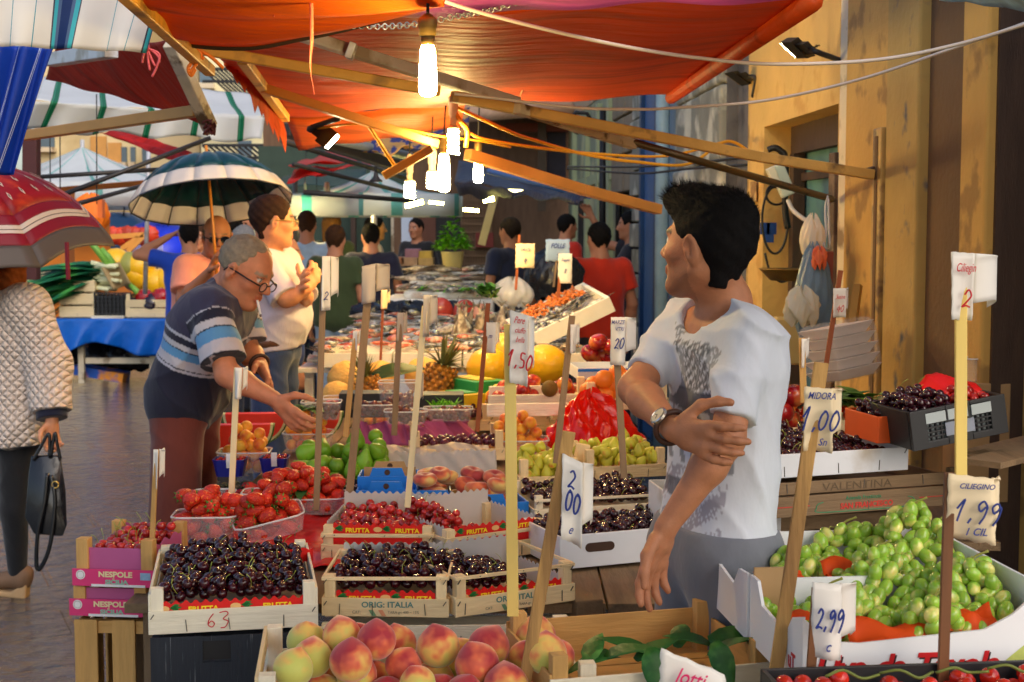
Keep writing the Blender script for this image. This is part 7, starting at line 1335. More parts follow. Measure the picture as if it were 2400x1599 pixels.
def skincol(h, base, hair, stub=.0, s=1., brow=True):
    hc_ = np.array(h(0, 0, 0)); ax = [np.array(h(*e)) - hc_ for e in ((1, 0, 0), (0, 1, 0), (0, 0, 1))]; n2 = float(ax[0] @ ax[0]); B = np.array(base, np.float32); Hh = np.array(hair, np.float32)
    def f(v):
        q = v - hc_; x, y, z = (q @ ax[0]) / n2, (q @ ax[1]) / n2, (q @ ax[2]) / n2; c = np.tile(B, (len(v), 1))
        def mix(m, col, a): c[m] = c[m] * (1 - a) + np.array(col, np.float32) * a
        face = (x > .0) & (abs(y) < .09) & (abs(z) < .14)
        if stub: mix(face & (z < -.03) & (z > -.125) & ~((abs(y) < .02) & (z > -.045)), Hh, stub)
        mix(face & (abs(z + .065) < .011) & (abs(y) < .024) & (x > .085), (B[0] * .75, B[1] * .45, B[2] * .42), .8)
        mix(face & (abs(y) > .045) & (abs(z + .02) < .03), (B[0], B[1] * .7, B[2] * .6), .25)
        if brow: mix(face & (abs(z - .0245 - .10 * (.03 - abs(abs(y) - .03)) * .6) < .0055) & (abs(y) > .012) & (abs(y) < .052) & (x > .065), Hh, .85)
        ex, ey, ez = x - .0785, abs(y) - .031, z - .004; e = (ex ** 2 + ey ** 2 + ez ** 2 < .0136 ** 2) & (ex > .002) & (abs(ez) < .0075)
        mix(e, (.7, .68, .64), 1); mix(e & (ey ** 2 + ez ** 2 < .0052 ** 2), (.03, .018, .01), 1); mix((abs(ez - .0075) < .0022) & (abs(ey) < .014) & (ex > .0), (.03, .02, .015), .8)
        return c
    return f
def hair_prims(h, A3, s, style, vol=0.):
    hf, hl, hu = A3; n = (hf - hu * .55).normalized(); v = vol
    if style == 'bald': return [ell(h(-.014, 0, .018), A3, ((.096) * s, (.081) * s, .088 * s), .01, clip=[(h(.03, 0, 0), hf), (h(0, 0, .045), hu), (h(0, 0, -.06), -hu)])]
    front = .066 if style != 'recede' else .03
    cl_ = [(h(front, 0, .055), n), (h(0, 0, -.078 if style != 'long' else -.2), -hu)]
    p = [ell(h(-.014, 0, .036), A3, ((.104 + v) * s, (.084 + v) * s, (.094 + v) * s), .01, clip=cl_)]
    if style == 'short': p += [cone(h(-.054, .026 * y, .01), h(-.050, .020 * y, -.072), .044 * s, .022 * s, .02, None, [(h(0, 0, -.085), -hu)]) for y in (-1, 1)]
    if style == 'long': p += [cone(h(-.05, .03, .02), h(-.06, .035, -.13), .07 * s, .055 * s, .03), cone(h(-.05, -.03, .02), h(-.06, -.035, -.13), .07 * s, .055 * s, .03)]
    for y in (-1, 1): p += [ell(h(.005, .088 * y, -.022), A3, (.03 * s, .03 * s, .042 * s), .01, op=-1)]
    return p
def wrk(a, k=1., sd=0.):
    rg = lambda q: (1 - np.abs(np.sin(q))) ** 2.5
    return lambda X, Y, Z: a * (.5 - 1.1 * rg(15 * k * X + 13 * k * Z + 1.4 * np.sin(9 * k * Y + sd) + .8 * np.sin(17 * k * Z) + sd) * (.6 + .6 * np.sin(7 * Z + 5 * X + sd)) - .9 * rg(17 * k * Z - 12 * k * X + 9 * k * Y + 1.2 * np.sin(13 * k * X + sd)) * (.5 + .6 * np.sin(9 * X - 6 * Z)) - .4 * rg(41 * k * X + 23 * k * Z + 2 * np.sin(19 * k * Y)))
def hnoise(a, k=1.): return lambda X, Y, Z: a * (np.sin(210 * k * X + 3 * np.sin(90 * Z)) * np.sin(190 * k * Y + 2 * np.sin(110 * X)) + .7 * np.sin(150 * k * Z + 130 * k * X))
def person(label, J, hf=None, hu=(0, 0, 1), s=1., skin=SKIN, hair=('short', (.012, .008, .006)), top=None, legs=None, h=.012, fat=1., hands=None, stub=0., group=None, hk=None, armr=1., neckr=.056, hairvol=0., detail=False, feet=True):
    f, l, u = frames(J); hf = V(hf) if hf is not None else J['hf']; top = top or {}; legs = legs or {}
    hp, hfn, A3 = headp(J['hc'], hf, hu, s, J['nk'], nr=neckr)
    b = torso(J, 0, fat) + [cone(J['nk'], J['nk'] - u * .05, .058 * J.get('ns', 1), .078 * J.get('ns', 1), .03)]
    a = armr
    for S in 'LR':
        e, w_, sh_ = J['e' + S], J['w' + S], J['s' + S]; fd = (w_ - e).normalized()
        b += [cone(sh_, e, .050 * a, .041 * a, .03), cone(e, lerp(e, w_, .3), .041 * a, .043 * a, .02), cone(lerp(e, w_, .3), w_, .043 * a, .027 * a, .02)]
        hs = (hands or {}).get(S)
        if hs: b += hand(w_, *hs)
        else: b += hand(w_, fd, (f * .3 - l * (1 if S == 'L' else -1)), f, 1.0, .35, fr=.0095 if h < .009 else .011)
        b += [cone(J['h' + S], J['k' + S], .082, .056, .04), cone(J['k' + S], J['a' + S], .054, .036, .03)]
        if feet: b += [cone(J['a' + S], J['a' + S] + f * .13 - V((0, 0, J['a' + S].z * .55)), .035, .028, .02)]
    b += hp
    base = V((J['pe'].x, J['pe'].y, 0))
    o = solid('person', b, h, skin_m if h < .009 else skin_far, None, None, skincol(hfn, skin, hair[1], stub, s, hair[0] != 'none'), label, 'person', group, base)
    if hair[0] != 'none': solid('hair', hair_prims(hfn, A3, s, hair[0], hairvol), min(h, .007), mat('hair_%d_%d' % (hair[1][0] * 999, hair[1][2] * 999), hair[1], .8, .35, 60, .5, 300, bd=.004, spec=.15), o, hnoise(.0022 if not detail else .0012))
    off = top.get('off', .014); sl = top.get('sl', .6); hem = J['pe'] - u * top.get('hem', .10); neck = J['nk']
    cu = [(hem, -u)]; sp = torso(J, off, fat, clip=cu); tw = J.get('tw', 1.)
    for q_ in (-1, 1): sp.append(cone(J['ch'] + l * q_ * .055, J['pe'] + l * q_ * .06, .118 * tw + off, .110 * tw + off, .05, (f, 1.18), cu))
    for S in 'LR':
        e, w_, sh_ = J['e' + S], J['w' + S], J['s' + S]; d1 = (e - sh_).normalized(); t_ = min(sl, 1); en = lerp(sh_, e, t_); lo = top.get('loose', .012)
        sp.append(cone(sh_, en + d1 * .03, .050 * a + off * .8, .043 * a + off * .8 + lo, .025, None, [(en, d1)] if sl <= 1 else ()))
        if sl > 1: d2 = (w_ - e).normalized(); en = lerp(e, w_, sl - 1); sp.append(cone(e, en + d2 * .02, .044 * a + off + lo * .6, .032 * a + off + lo * .6, .03, None, [(en, d2)]))
    sp.append(cone(neck + u * .0 + f * .012, neck + u * .16 + f * .05, top.get('neck', .066), .13, .008, op=-1))
    if top.get('collar'): sp += [cone(neck - f * .012 + u * .004 + l * .052 * q, neck + f * .05 - u * .045 + l * .03 * q, .021, .015, .012) for q in (-1, 1)] + [cone(neck - f * .045 + u * .008 - l * .04, neck - f * .045 + u * .008 + l * .04, .022, .022, .012)]
    sp += top.get('extra', [])
    m = top.get('m') or cloth('cloth_%d_%d_%d' % tuple(int(c * 999) for c in top['c']), top['c'])
    solid('shirt', sp, top.get('h', h), m, o, wrk(top.get('wr', .003), top.get('wk', 1.), top.get('sd', 0.)), top.get('col'))
    if legs:
        lp = [cone(J['pe'] - l * .06 - u * .01, J['pe'] + l * .06 - u * .01, .128, .128, .05, (f, 1.12), [(J['pe'] + u * legs.get('waist', .08), u)])]
        for S in 'LR': lp += [cone(J['h' + S], J['k' + S], .092, .070 + legs.get('loose', 0), .05), cone(J['k' + S], lerp(J['k' + S], J['a' + S], legs.get('len', .97)), .070 + legs.get('loose', 0), .05 + legs.get('loose', 0), .03)]
        lp += legs.get('extra', [])
        solid('trousers', lp, max(h, .009), legs.get('m') or cloth('cloth_%d_%d_%d' % tuple(int(c * 999) for c in legs['c']), legs['c']), o, wrk(.004, .8, 1.))
        if legs.get('belt'):
            bp = J['pe'] + u * legs['belt']; bq = [cone(bp - l * .06, bp + l * .06, .134 * max(1, fat * .93), .134 * max(1, fat * .93), .03, (f, 1.12), [(bp + u * .018, u), (bp - u * .018, -u)])]; solid('belt', bq, .007, mat('brown_leather', sr(86, 54, 34), .4, .2), o)
    if feet and legs.get('shoes', True):
        for S in 'LR': solid('shoe', [cone(J['a' + S] - f * .03 - V((0, 0, .04)), J['a' + S] + f * .15 - V((0, 0, .045)), .042, .036, .02, (V((0, 0, 1)), 1.0), [(V((0, 0, .004)), (0, 0, -1))]), cone(J['a' + S], J['a' + S] - V((0, 0, .04)), .04, .045, .02)], max(h, .009), legs.get('sm', mat('dark_shoe', sr(40, 32, 28), .4, .2)), o)
    return o, hfn, A3
jeans = cloth('denim', sr(44, 62, 104)); greyt = cloth('grey_trouser', sr(118, 121, 130)); darkt = cloth('dark_trouser', sr(30, 32, 44))
# --- the young man in the white T-shirt
J = dict(hc=P(R6, 597, 462, 3.04), nk=P(R6, 690, 745, 3.07), tw=.85, ns=.78, sL=P(R6, 812, 940, 2.935), sR=P(R6, 455, 870, 3.21), ch=P(R6, 700, 1075, 3.075), pe=P(R6, 640, 2060, 3.09), eL=P(R6, 700, 1500, 2.855), wL=P(R6, 372, 1975, 2.845), eR=P(R6, 205, 1225, 3.06), wR=P(R6, 412, 1445, 2.80))
f, l, u = frames(J)
for S, q in (('L', 1), ('R', -1)): J['h' + S] = J['pe'] + l * .09 * q - V((0, 0, .03)); k_ = J['h' + S]; J['k' + S] = V((k_.x, k_.y, .5)) + f * .02; J['a' + S] = V((k_.x, k_.y, .07))
lp_ = lambda x, y: P(R6, x, y, 2.9)
hands = {'R': (P(R6, 720, 1545, 2.70) - J['wR'], (.05, 1, -.25), (.1, -.1, 1), 1.0, .45, .005, .0092, 1.1), 'L': (P(R0, 1497, 1320, 2.86) - J['wL'], (.9, .6, .0), (-.5, -.6, .2), 1.04, .38, .005, .0092)}
prt = rnd.uniform
def tcol(v):
    c = np.tile(cl(*sr(214, 219, 230)), (len(v), 1)); d = v - np.array(J['ch']); fx, ly, uz = d @ np.array(f), d @ np.array(l), d @ np.array(u)
    nz = np.sin(fx * 90 + ly * 310) * np.sin(uz * 260 + ly * 120) + .6 * np.sin(ly * 700 + uz * 340); a_ = np.array(J['sR']); ab = np.array(J['eR']) - a_; q_ = np.clip((v - a_) @ ab / (ab @ ab), 0, 1); front = (fx > .03) & (np.linalg.norm(v - a_ - q_[:, None] * ab, axis=1) > .078)
    def ink(m, col, a): k = (m & front)[:, None]; c[:] = np.where(k, c * (1 - a) + cl(*col) * a, c)
    ink((abs(ly + .01) < .15) & (uz < .045) & (uz > -.06) & (nz > -.5), sr(120, 124, 132), .75); ink((abs(ly - .05) < .05) & (uz < .05) & (uz > -.05) & (nz > .1), sr(60, 64, 72), .7); ink((abs(ly + .06) < .04) & (uz < .08) & (uz > -.02) & (nz > -.1), sr(80, 84, 92), .7)
    ink((abs(ly) < .16) & (uz < -.055) & (uz > -.10), sr(78, 84, 96), .85); ink((abs(ly) < .14) & (uz < -.10) & (uz > -.22) & (np.sin(ly * 120 + uz * 40) > .35), sr(110, 112, 120), .8); ink((abs(ly) < .13) & (uz < -.23) & (uz > -.40) & (np.sin(ly * 60 - uz * 70 + nz) > .2), sr(140, 134, 150), .75); ink((abs(ly + .03) < .08) & (uz < -.26) & (uz > -.30), sr(60, 62, 80), .8)
    return c
ym, hfn, A3 = person('young man in a white printed T-shirt holding his elbow, looking away down the lane', J, (-.75, .66, .13), (.12, -.05, 1), .94, sr(186, 124, 88), ('short', (.006, .005, .005)), dict(m=cloth_vc, col=tcol, sl=.80, hem=-.005, off=.010, loose=.007, neck=.094, wr=.010, wk=.8, h=.006, sd=2.), dict(m=greyt, shoes=True, waist=.05, loose=.012), .0048, .90, hands, .30, armr=.84, neckr=.047, detail=True)
tuft = [cone(hfn(.05, .028 * y, .085), hfn(.098, .024 * y, .094), .028, .018, .03) for y in (-1, 0, 1)] + [cone(hfn(-.05, 0, .082), hfn(.06, 0, .092), .05, .042, .03)]
hm = MATS['hair_5_4'] if 'hair_5_4' in MATS else mat('black_hair', (.010, .007, .006), .8, .3, 60, .5, 300, bd=.004, spec=.15)
for o in list(ym.children):
    if o.name.startswith('hair'): bpy.data.objects.remove(o)
ym_h = solid('hair', hair_prims(hfn, A3, .94, 'short', -.001) + tuft, .005, hm, ym, hnoise(.0016))
q = MB(); rr = random.Random(8); hf_, hl_, hu_ = A3; W0 = wmat(ym_h)
vs_ = [W0 @ v.co for v in ym_h.data.vertices]; ns_ = [v.normal.copy() for v in ym_h.data.vertices]
for k in range(9500):
    i = rr.randrange(len(vs_)); p, n = vs_[i], ns_[i]; z = (p - J['hc']).dot(hu_); x = (p - J['hc']).dot(hf_)
    if n.dot(hu_) < -.3: continue
    L_ = rr.uniform(.5, 1.1) * (.003 + .010 * min(1, max(0, (z - .06) / .06)) + (.010 if x > .07 and z > .05 else 0)); d = (n * .8 + hf_ * (.45 if z > .05 else .1) + hu_ * (.5 if x > .03 else .05) - hu_ * (.6 if z < .03 else 0) + V((rr.uniform(-.35, .35), rr.uniform(-.35, .35), rr.uniform(-.3, .3)))).normalized(); sd_ = d.cross(V((rr.uniform(-1, 1), rr.uniform(-1, 1), rr.uniform(-1, 1)))).normalized() * .0006
    q.add([p - n * .002 - sd_, p - n * .002 + sd_, p + d * L_], [(0, 1, 2)])
q.build('hair_strands', hm, ym_h, world=True)
# wristwatch on the right wrist
fd = (J['wR'] - J['eR']).normalized(); wp = J['wR'] - fd * .012; wt = empty('wrist_watch', 'steel wristwatch with brown strap on the young man\'s wrist', 'watch', wp); nrm = V((-.35, -.9, .3)); nrm = (nrm - fd * nrm.dot(fd)).normalized(); sx_ = fd.cross(nrm)
MB().tube([wp + (nrm * math.cos(t) * .032 + sx_ * math.sin(t) * .034) for t in [6.2832 * k / 24 for k in range(25)]], .0062, 6, caps=False).build('strap', mat('strap_brown', sr(70, 44, 34), .5, .2), wt, world=True, smooth=True)
rm = nrm.to_track_quat('Z', 'Y').to_matrix()
MB().lathe([(.017, 0), (.0195, .002), (.0195, .007), (.017, .009), (.0165, .0075), (.001, .0075)], 24, wp + nrm * .034, rm).build('case', mat('watch_steel', (.6, .58, .55), .2, .1, metal=.9), wt, world=True, smooth=False)
MB().lathe([(.0160, 0), (.001, .0003)], 24, wp + nrm * .0418, rm).build('dial', mat('watch_dial', sr(226, 214, 186), .4, .05), wt, world=True)
MB().bar(wp + nrm * .0424, wp + nrm * .0424 + (fd * .4 + sx_ * .6) * .013, .0012, .0006, nrm).build('watch_hand', blk, wt, world=True); MB().bar(wp + nrm * .0424, wp + nrm * .0424 + (fd * -.8 + sx_ * .2) * .010, .0014, .0006, nrm).build('watch_hand', blk, wt, world=True)
# --- the man bending over the stall, cigarette in his mouth
J = dict(hc=P(R4, 1668, 742, 5.0), nk=P(R4, 1540, 880, 5.06), sR=P(R4, 1425, 1000, 4.87), sL=P(R4, 1625, 985, 5.22), ch=P(R4, 1420, 1130, 5.06), pe=P(R4, 1275, 1590, 5.1), eR=P(R4, 1545, 1445, 4.76), wR=P(R4, 1865, 1612, 4.74), eL=P(R4, 1690, 1290, 5.18), wL=P(R4, 1775, 1385, 5.08))
f, l, u = frames(J)
for S, q in (('L', 1), ('R', -1)): J['h' + S] = J['pe'] + l * .095 * q - V((0, 0, .05)); k_ = J['h' + S]; J['k' + S] = V((k_.x - .03, k_.y, .5)); J['a' + S] = V((k_.x - .03 + .12 * (q < 0), k_.y, .07))
ax_ = (J['ch'] - J['pe']).normalized(); L0 = (J['ch'] - J['pe']).length; STR = [(.99, 1.03, sr(190, 190, 200)), (.90, .99, sr(28, 30, 50)), (.83, .90, sr(200, 196, 200)), (.815, .83, sr(28, 30, 50)), (.70, .815, sr(92, 150, 196)), (.58, .70, sr(196, 190, 196)), (.565, .58, sr(28, 30, 50)), (.53, .565, sr(190, 186, 196))]
def pcol(v, J=J, ax_=ax_, L0=L0):
    c = np.tile(cl(*sr(25, 26, 48)), (len(v), 1)); t = (v - np.array(J['pe'])) @ np.array(ax_) / L0
    sR_, eR_, sL_, eL_ = (np.array(J[k]) for k in ('sR', 'eR', 'sL', 'eL'))
    c[t > 1.03] = sr(54, 52, 78)
    arm = np.zeros(len(v), bool); ta = np.zeros(len(v))
    for a, b in ((sR_, eR_), (sL_, eL_)):
        ab = b - a; q = (v - a) @ ab / (ab @ ab); dist = np.linalg.norm(v - a - np.clip(q, 0, 1)[:, None] * ab, axis=1); m = (dist < .088) & (q > .12); arm |= m; ta = np.where(m, q, ta)
    tt = np.where(arm, 1.075 - .62 * ta, t); c[arm] = sr(44, 43, 68)
    for lo, hi, col in STR: c[(tt > lo) & (tt < hi)] = col
    return c
hands = {'R': (P(R4, 2000, 1745, 4.72) - J['wR'], (.2, .5, -1), (.6, -.5, .5), 1.05, .4, .006, .0100), 'L': (P(R4, 1845, 1520, 5.0) - J['wL'], (-.4, -.3, -.6), (.2, -.9, .2), 1.05, .55, .006, .0100)}
bmn, hfn, A3 = person('grey-haired man in a striped navy polo bending over the stall with a cigarette', J, (.83, -.33, -.42), (.42, -.12, .9), 1.0, sr(206, 134, 98), ('recede', sr(146, 132, 112)), dict(m=cloth_vc, col=pcol, sl=.82, hem=.15, off=.022, loose=.026, neck=.074, collar=True, wr=.007, wk=.8, h=.0052, sd=1.), dict(c=sr(112, 50, 38), loose=.022, waist=.06), .007, 1.02, hands, .10, armr=.96, hairvol=-.004)
cig = hfn(.098, -.018, -.066); cd_ = (A3[0] * .7 - A3[2] * .75 - A3[1] * .1).normalized(); t = empty('cigarette', 'half smoked cigarette in the bending man\'s lips', 'cigarette', cig); MB().tube([cig, cig + cd_ * .052], .0042, 8).build('paper', whitep, t, smooth=True, world=True); MB().tube([cig + cd_ * .052, cig + cd_ * .060], .0042, 8).build('ash', mat('ash_grey', sr(120, 110, 104), .9), t, smooth=True, world=True)
def glasses(owner, hfn, A3, s, lens, frame, label, dark_=False, drop=0.):
    t = empty('glasses', label, 'glasses', hfn(.1, 0, 0)); q = MB(); rim = [[hfn(.108, .033 * y + .023 * math.cos(a), -.002 - drop + .017 * math.sin(a)) for a in [6.2832 * k / 16 for k in range(17)]] for y in (-1, 1)]
    for r_ in rim: q.tube(r_, .0022 * s, 5, caps=False)
    q.tube([hfn(.110, -.012, .002 - drop), hfn(.113, 0, .005 - drop), hfn(.110, .012, .002 - drop)], .002, 5); q.build('frame', frame, t, smooth=True, world=True)
    for y in (-1, 1): MB().tube([hfn(.106, .056 * y, .003 - drop), hfn(.06, .078 * y, .006 - drop * .6), hfn(-.02, .083 * y, .006), hfn(-.032, .083 * y, -.012)], .0032, 6).build('temple', frame, t, smooth=True, world=True)
    for r_ in rim: MB().add(r_[:-1], [tuple(range(16))]).build('lens', lens, t, world=True)
clearl = glass('lens_clear', (.8, .85, .9), .14, .05); blackf = mat('black_frame', (.01, .01, .01), .3)
glasses(bmn, hfn, A3, 1, clearl, blackf, 'black framed reading glasses on the bending man', drop=.010)
fd = (J['wL'] - J['eL']).normalized(); MB().tube([J['wL'] - fd * .015 + (V((1, 0, 0)).cross(fd).normalized() * math.cos(t) + fd.cross(V((1, 0, 0)).cross(fd)).normalized() * math.sin(t)) * .034 for t in [6.2832 * k / 20 for k in range(21)]], .007, 6).build('wrist_watch', mat('strap_brown'), smooth=True, label='dark wristwatch on the bending man\'s far wrist', cat='watch')
# --- the stout man in the white shirt, arms crossed
J = dict(hc=P(R4, 1858, 405, 7.0), nk=P(R4, 1815, 590, 7.04), sR=P(R4, 1790, 690, 6.86), sL=P(R4, 1935, 680, 7.22), ch=P(R4, 1850, 820, 7.05), pe=P(R4, 1868, 1235, 7.08), eR=P(R4, 1945, 930, 6.78), wR=P(R4, 2085, 865, 6.80), eL=P(R4, 2070, 930, 7.12), wL=P(R4, 2075, 905, 6.86))
f, l, u = frames(J)
for S, q in (('L', 1), ('R', -1)): J['h' + S] = J['pe'] + l * .095 * q - V((0, 0, .04)); k_ = J['h' + S]; J['k' + S] = V((k_.x, k_.y, .5)); J['a' + S] = V((k_.x, k_.y, .07))
hands = {'R': (P(R4, 2140, 770, 6.86) - J['wR'], (.5, .8, 0), (-.5, -.2, .8), 1.1, .5, .006, .011), 'L': (P(R4, 2060, 830, 6.78) - J['wL'], (.3, .7, -.5), (0, -.2, 1), 1.1, .5, .006, .011)}
wm_, hfn, A3 = person('stout dark-haired man in a white shirt standing with folded arms and glasses', J, (.90, .36, -.03), (0, 0, 1), 1.04, sr(214, 146, 104), ('short', sr(52, 34, 26)), dict(c=sr(206, 196, 210), sl=.97, hem=.0, off=.022, loose=.02, neck=.07, collar=True, wr=.009, wk=.7, h=.008, sd=3.), dict(m=jeans, loose=.02, waist=.06, belt=.03), .008, 1.22, hands, .06, armr=1.0)
glasses(wm_, hfn, A3, 1, clearl, mat('gold_frame', (.4, .3, .12), .3, metal=.8), 'thin framed glasses on the white-shirted man')
# --- the man in the peach shirt under the green umbrella
J = dict(hc=P(R4, 1478, 512, 8.0), nk=P(R4, 1452, 655, 8.06), sR=P(R4, 1265, 712, 7.95), sL=P(R4, 1600, 712, 8.1), ch=P(R4, 1410, 830, 8.08), pe=P(R4, 1400, 1180, 8.1), eR=P(R4, 1250, 940, 7.85), wR=P(R4, 1432, 745, 7.70), eL=P(R4, 1650, 920, 8.1), wL=P(R4, 1640, 1080, 7.95))
f, l, u = frames(J)
for S, q in (('L', 1), ('R', -1)): J['h' + S] = J['pe'] + l * .095 * q - V((0, 0, .04)); k_ = J['h' + S]; J['k' + S] = V((k_.x, k_.y, .5)); J['a' + S] = V((k_.x, k_.y, .07))
pm_, hfn, A3 = person('bald man in a peach shirt and sunglasses holding the green umbrella', J, (.30, -.94, -.10), (0, 0, 1), 1.0, sr(176, 112, 76), ('bald', sr(96, 78, 62)), dict(c=sr(255, 160, 132), sl=.75, hem=.12, off=.02, loose=.022, collar=True, h=.010, sd=4.), dict(c=sr(70, 66, 70), loose=.02), .009, 1.12, {'R': (P(R4, 1475, 640, 7.66) - J['wR'], (.8, .3, 0), (.2, -.9, .4), 1.1, .85, .006, .011)})
glasses(pm_, hfn, A3, 1.3, mat('dark_lens', (.004, .004, .005), .1), blackf, 'black sunglasses on the bald man')
ub, ut = P(R4, 1476, 752, 7.64), P(R1, 1400, 1050, 7.80); ax_ = (ut - ub).normalized(); hubp = P(R1, 1410, 1075, 7.8)
um = empty('umbrella', 'dark green umbrella with a broad white band held by the bald man', 'umbrella', ub); Ru = .44; zx = ax_; xx = V((1, 0, .0)); xx = (xx - zx * xx.dot(zx)).normalized(); yy = zx.cross(xx); n = 16
tealo, tealw = mat('umbrella_teal', sr(18, 66, 74), .3, .2, 5, coat=.2, transl=.35), mat('umbrella_white', sr(232, 222, 214), .45, .05, transl=.4)
def rimp(a, t): r = Ru * math.sin(t * 1.18) / math.sin(1.18); z = -.26 * (1 - math.cos(t * 1.18)) / (1 - math.cos(1.18)); return hubp + (xx * math.cos(a) + yy * math.sin(a)) * r + zx * z
for nm, t0, t1, m in (('canopy', .02, .79, tealo), ('white_band', .79, .985, tealw), ('hem_band', .985, 1.0, blackf)):
    q = MB()
    for i in range(n):
        a0, a1 = 6.2832 * i / n, 6.2832 * (i + 1) / n
        q.sheet(3, 8, lambda u_, v_: rimp(a0, t0 + (t1 - t0) * v_).lerp(rimp(a1, t0 + (t1 - t0) * v_), u_) + zx * (.05 * math.sin(3.1416 * u_) * (t0 + (t1 - t0) * v_) * (1 - t0 - (t1 - t0) * v_)))
    q.build(nm, m, um, world=True, smooth=True, solid=.0025)
for i in range(n): MB().tube([rimp(6.2832 * i / n, t) - zx * .006 for t in (.05, .3, .55, .8, 1.0)], .0028, 5).build('rib', blk, um, world=True)
MB().tube([ub, lerp(ub, hubp, .5), hubp, hubp + zx * .07], .0085, 8).build('shaft', mat('umbrella_wood', sr(196, 120, 40), .4, .2), um, world=True, smooth=True); MB().tube(catmull([ub, ub - zx * .05, ub - zx * .08 + xx * .02, ub - zx * .06 + xx * .045], 5), .012, 8).build('handle', mat('umbrella_wood'), um, world=True, smooth=True)
# --- the woman with the quilted jacket, handbag and red umbrella
J = dict(hc=P(RP, -6, 588, 6.2), nk=P(RP, 14, 668, 6.25), sL=P(RP, 68, 712, 6.06), sR=P(RP, 0, 706, 6.42), ch=P(RP, 34, 790, 6.25), pe=P(RP, 28, 965, 6.25), eL=P(RP, 112, 850, 6.08), wL=P(RP, 122, 985, 6.0), eR=P(RP, -60, 800, 6.35), wR=P(RP, -95, 700, 6.15))
f, l, u = frames(J); J['hL'] = P(RP, 44, 1000, 6.18); J['hR'] = P(RP, 10, 1000, 6.36); J['kL'] = P(RP, 34, 1195, 6.16); J['aL'] = P(RP, 42, 1345, 6.2); J['kR'] = P(RP, -25, 1190, 6.4); J['aR'] = P(RP, -60, 1330, 6.5)
qm, nt_q, b_q, _o = _nt('quilted_cream'); N_ = nt_q.nodes; Lk = nt_q.links.new; tc_ = N_.new('ShaderNodeTexCoord'); hs_ = []
for sg in (1, -1):
    mp_ = N_.new('ShaderNodeMapping'); mp_.inputs['Rotation'].default_value = (0, R(45 * sg), 0); Lk(tc_.outputs['Object'], mp_.inputs[0]); w_ = N_.new('ShaderNodeTexWave'); w_.bands_direction = 'X'; w_.inputs['Scale'].default_value = 10.5; w_.inputs['Distortion'].default_value = 1.6; w_.inputs['Detail Scale'].default_value = 1.5; Lk(mp_.outputs[0], w_.inputs['Vector'])
    pw = N_.new('ShaderNodeMath'); pw.operation = 'POWER'; Lk(w_.outputs['Fac'], pw.inputs[0]); pw.inputs[1].default_value = .35; hs_.append(pw)
mn_ = N_.new('ShaderNodeMath'); mn_.operation = 'MINIMUM'; Lk(hs_[0].outputs[0], mn_.inputs[0]); Lk(hs_[1].outputs[0], mn_.inputs[1]); bp_ = N_.new('ShaderNodeBump'); bp_.inputs['Strength'].default_value = 1; bp_.inputs['Distance'].default_value = .011; Lk(mn_.outputs[0], bp_.inputs['Height']); Lk(bp_.outputs[0], b_q.inputs['Normal']); b_q.inputs['Base Color'].default_value = (*sr(226, 206, 190), 1); b_q.inputs['Roughness'].default_value = .45; b_q.inputs['Sheen Weight'].default_value = .3
wo, hfn, A3 = person('woman in a cream quilted jacket walking left with a black handbag', J, (-.93, .3, 0), (0, 0, 1), .95, SKIN3, ('long', sr(124, 62, 26)), dict(m=qm, sl=1.86, hem=.13, off=.045, loose=.016, neck=.06, wr=.005, wk=.6, h=.009, extra=[cone(J['pe'] - l * .07 - u * .08, J['pe'] + l * .07 - u * .08, .165, .165, .05, (f, 1.15), [(J['pe'] - u * .13, -u)])]), dict(c=(.006, .006, .008), loose=-.008, shoes=False), .009, 1.05, {'L': ((0, -.1, -1), (.3, -.6, 0), (-.5, -.5, 0), .95, .8, .006, .010)}, hairvol=.012, feet=False)
fd = (J['wL'] - J['eL']).normalized(); e_ = J['wL'] - fd * .03
solid('cuff', [cone(e_ - fd * .05, e_ + fd * .03, .062, .066, .01, None, [(e_ + fd * .025, fd), (e_ - fd * .045, -fd)])], .007, cloth('navy_cuff', sr(16, 22, 48)), wo)
MB().tube([J['pe'] - u * .132 + (f * math.cos(t) * .15 + l * math.sin(t) * .2) for t in [6.2832 * k / 28 for k in range(29)]], .008, 6, caps=False).build('jacket_hem', cloth('navy_cuff'), wo, world=True, smooth=True)
beige = mat('beige_suede', sr(128, 98, 74), .7, .15)
for S, lift in (('L', 1), ('R', 1)):
    a_ = J['a' + S]; toe = V((a_.x - .15, a_.y, .02)); sh_ = MB().prism([(a_.x + .05, a_.y - .035, a_.z - .02), (a_.x - .02, a_.y - .035, a_.z - .075), (toe.x, a_.y - .035, .03), (toe.x - .03, a_.y - .035, .0), (toe.x + .05, a_.y - .035, .0), (a_.x + .04, a_.y - .035, a_.z - .11)], (0, .07, 0)).build('wedge_sole', mat('cork_sole', sr(196, 160, 116), .8, .2), wo, world=True, bevel=.008)
    solid('shoe', [cone(a_ + V((.01, 0, -.02)), toe + V((0, 0, .035)), .045, .03, .02), cone(a_ + V((.03, 0, .0)), a_ + V((.02, 0, -.03)), .04, .04, .02)], .008, beige, wo)
hb = empty('handbag', 'glossy black leather handbag with long straps in the woman\'s hand', 'handbag', P(R7, 245, 800, 5.95)); gl_ = mat('black_leather', (.010, .011, .014), .22, .2, 6, .25, 20, coat=.3, bd=.01); c_ = P(R7, 243, 620, 5.95); sc_ = px(1 / 2.243, 5.95)
bw = lambda x, y, dz: P(R7, x, y, 5.95 + dz)
q = MB(); prof = [(165, 375, .02), (150, 480, .05), (132, 700, .075), (180, 790, .08), (330, 800, .08), (352, 740, .075), (345, 560, .055), (318, 375, .02)]
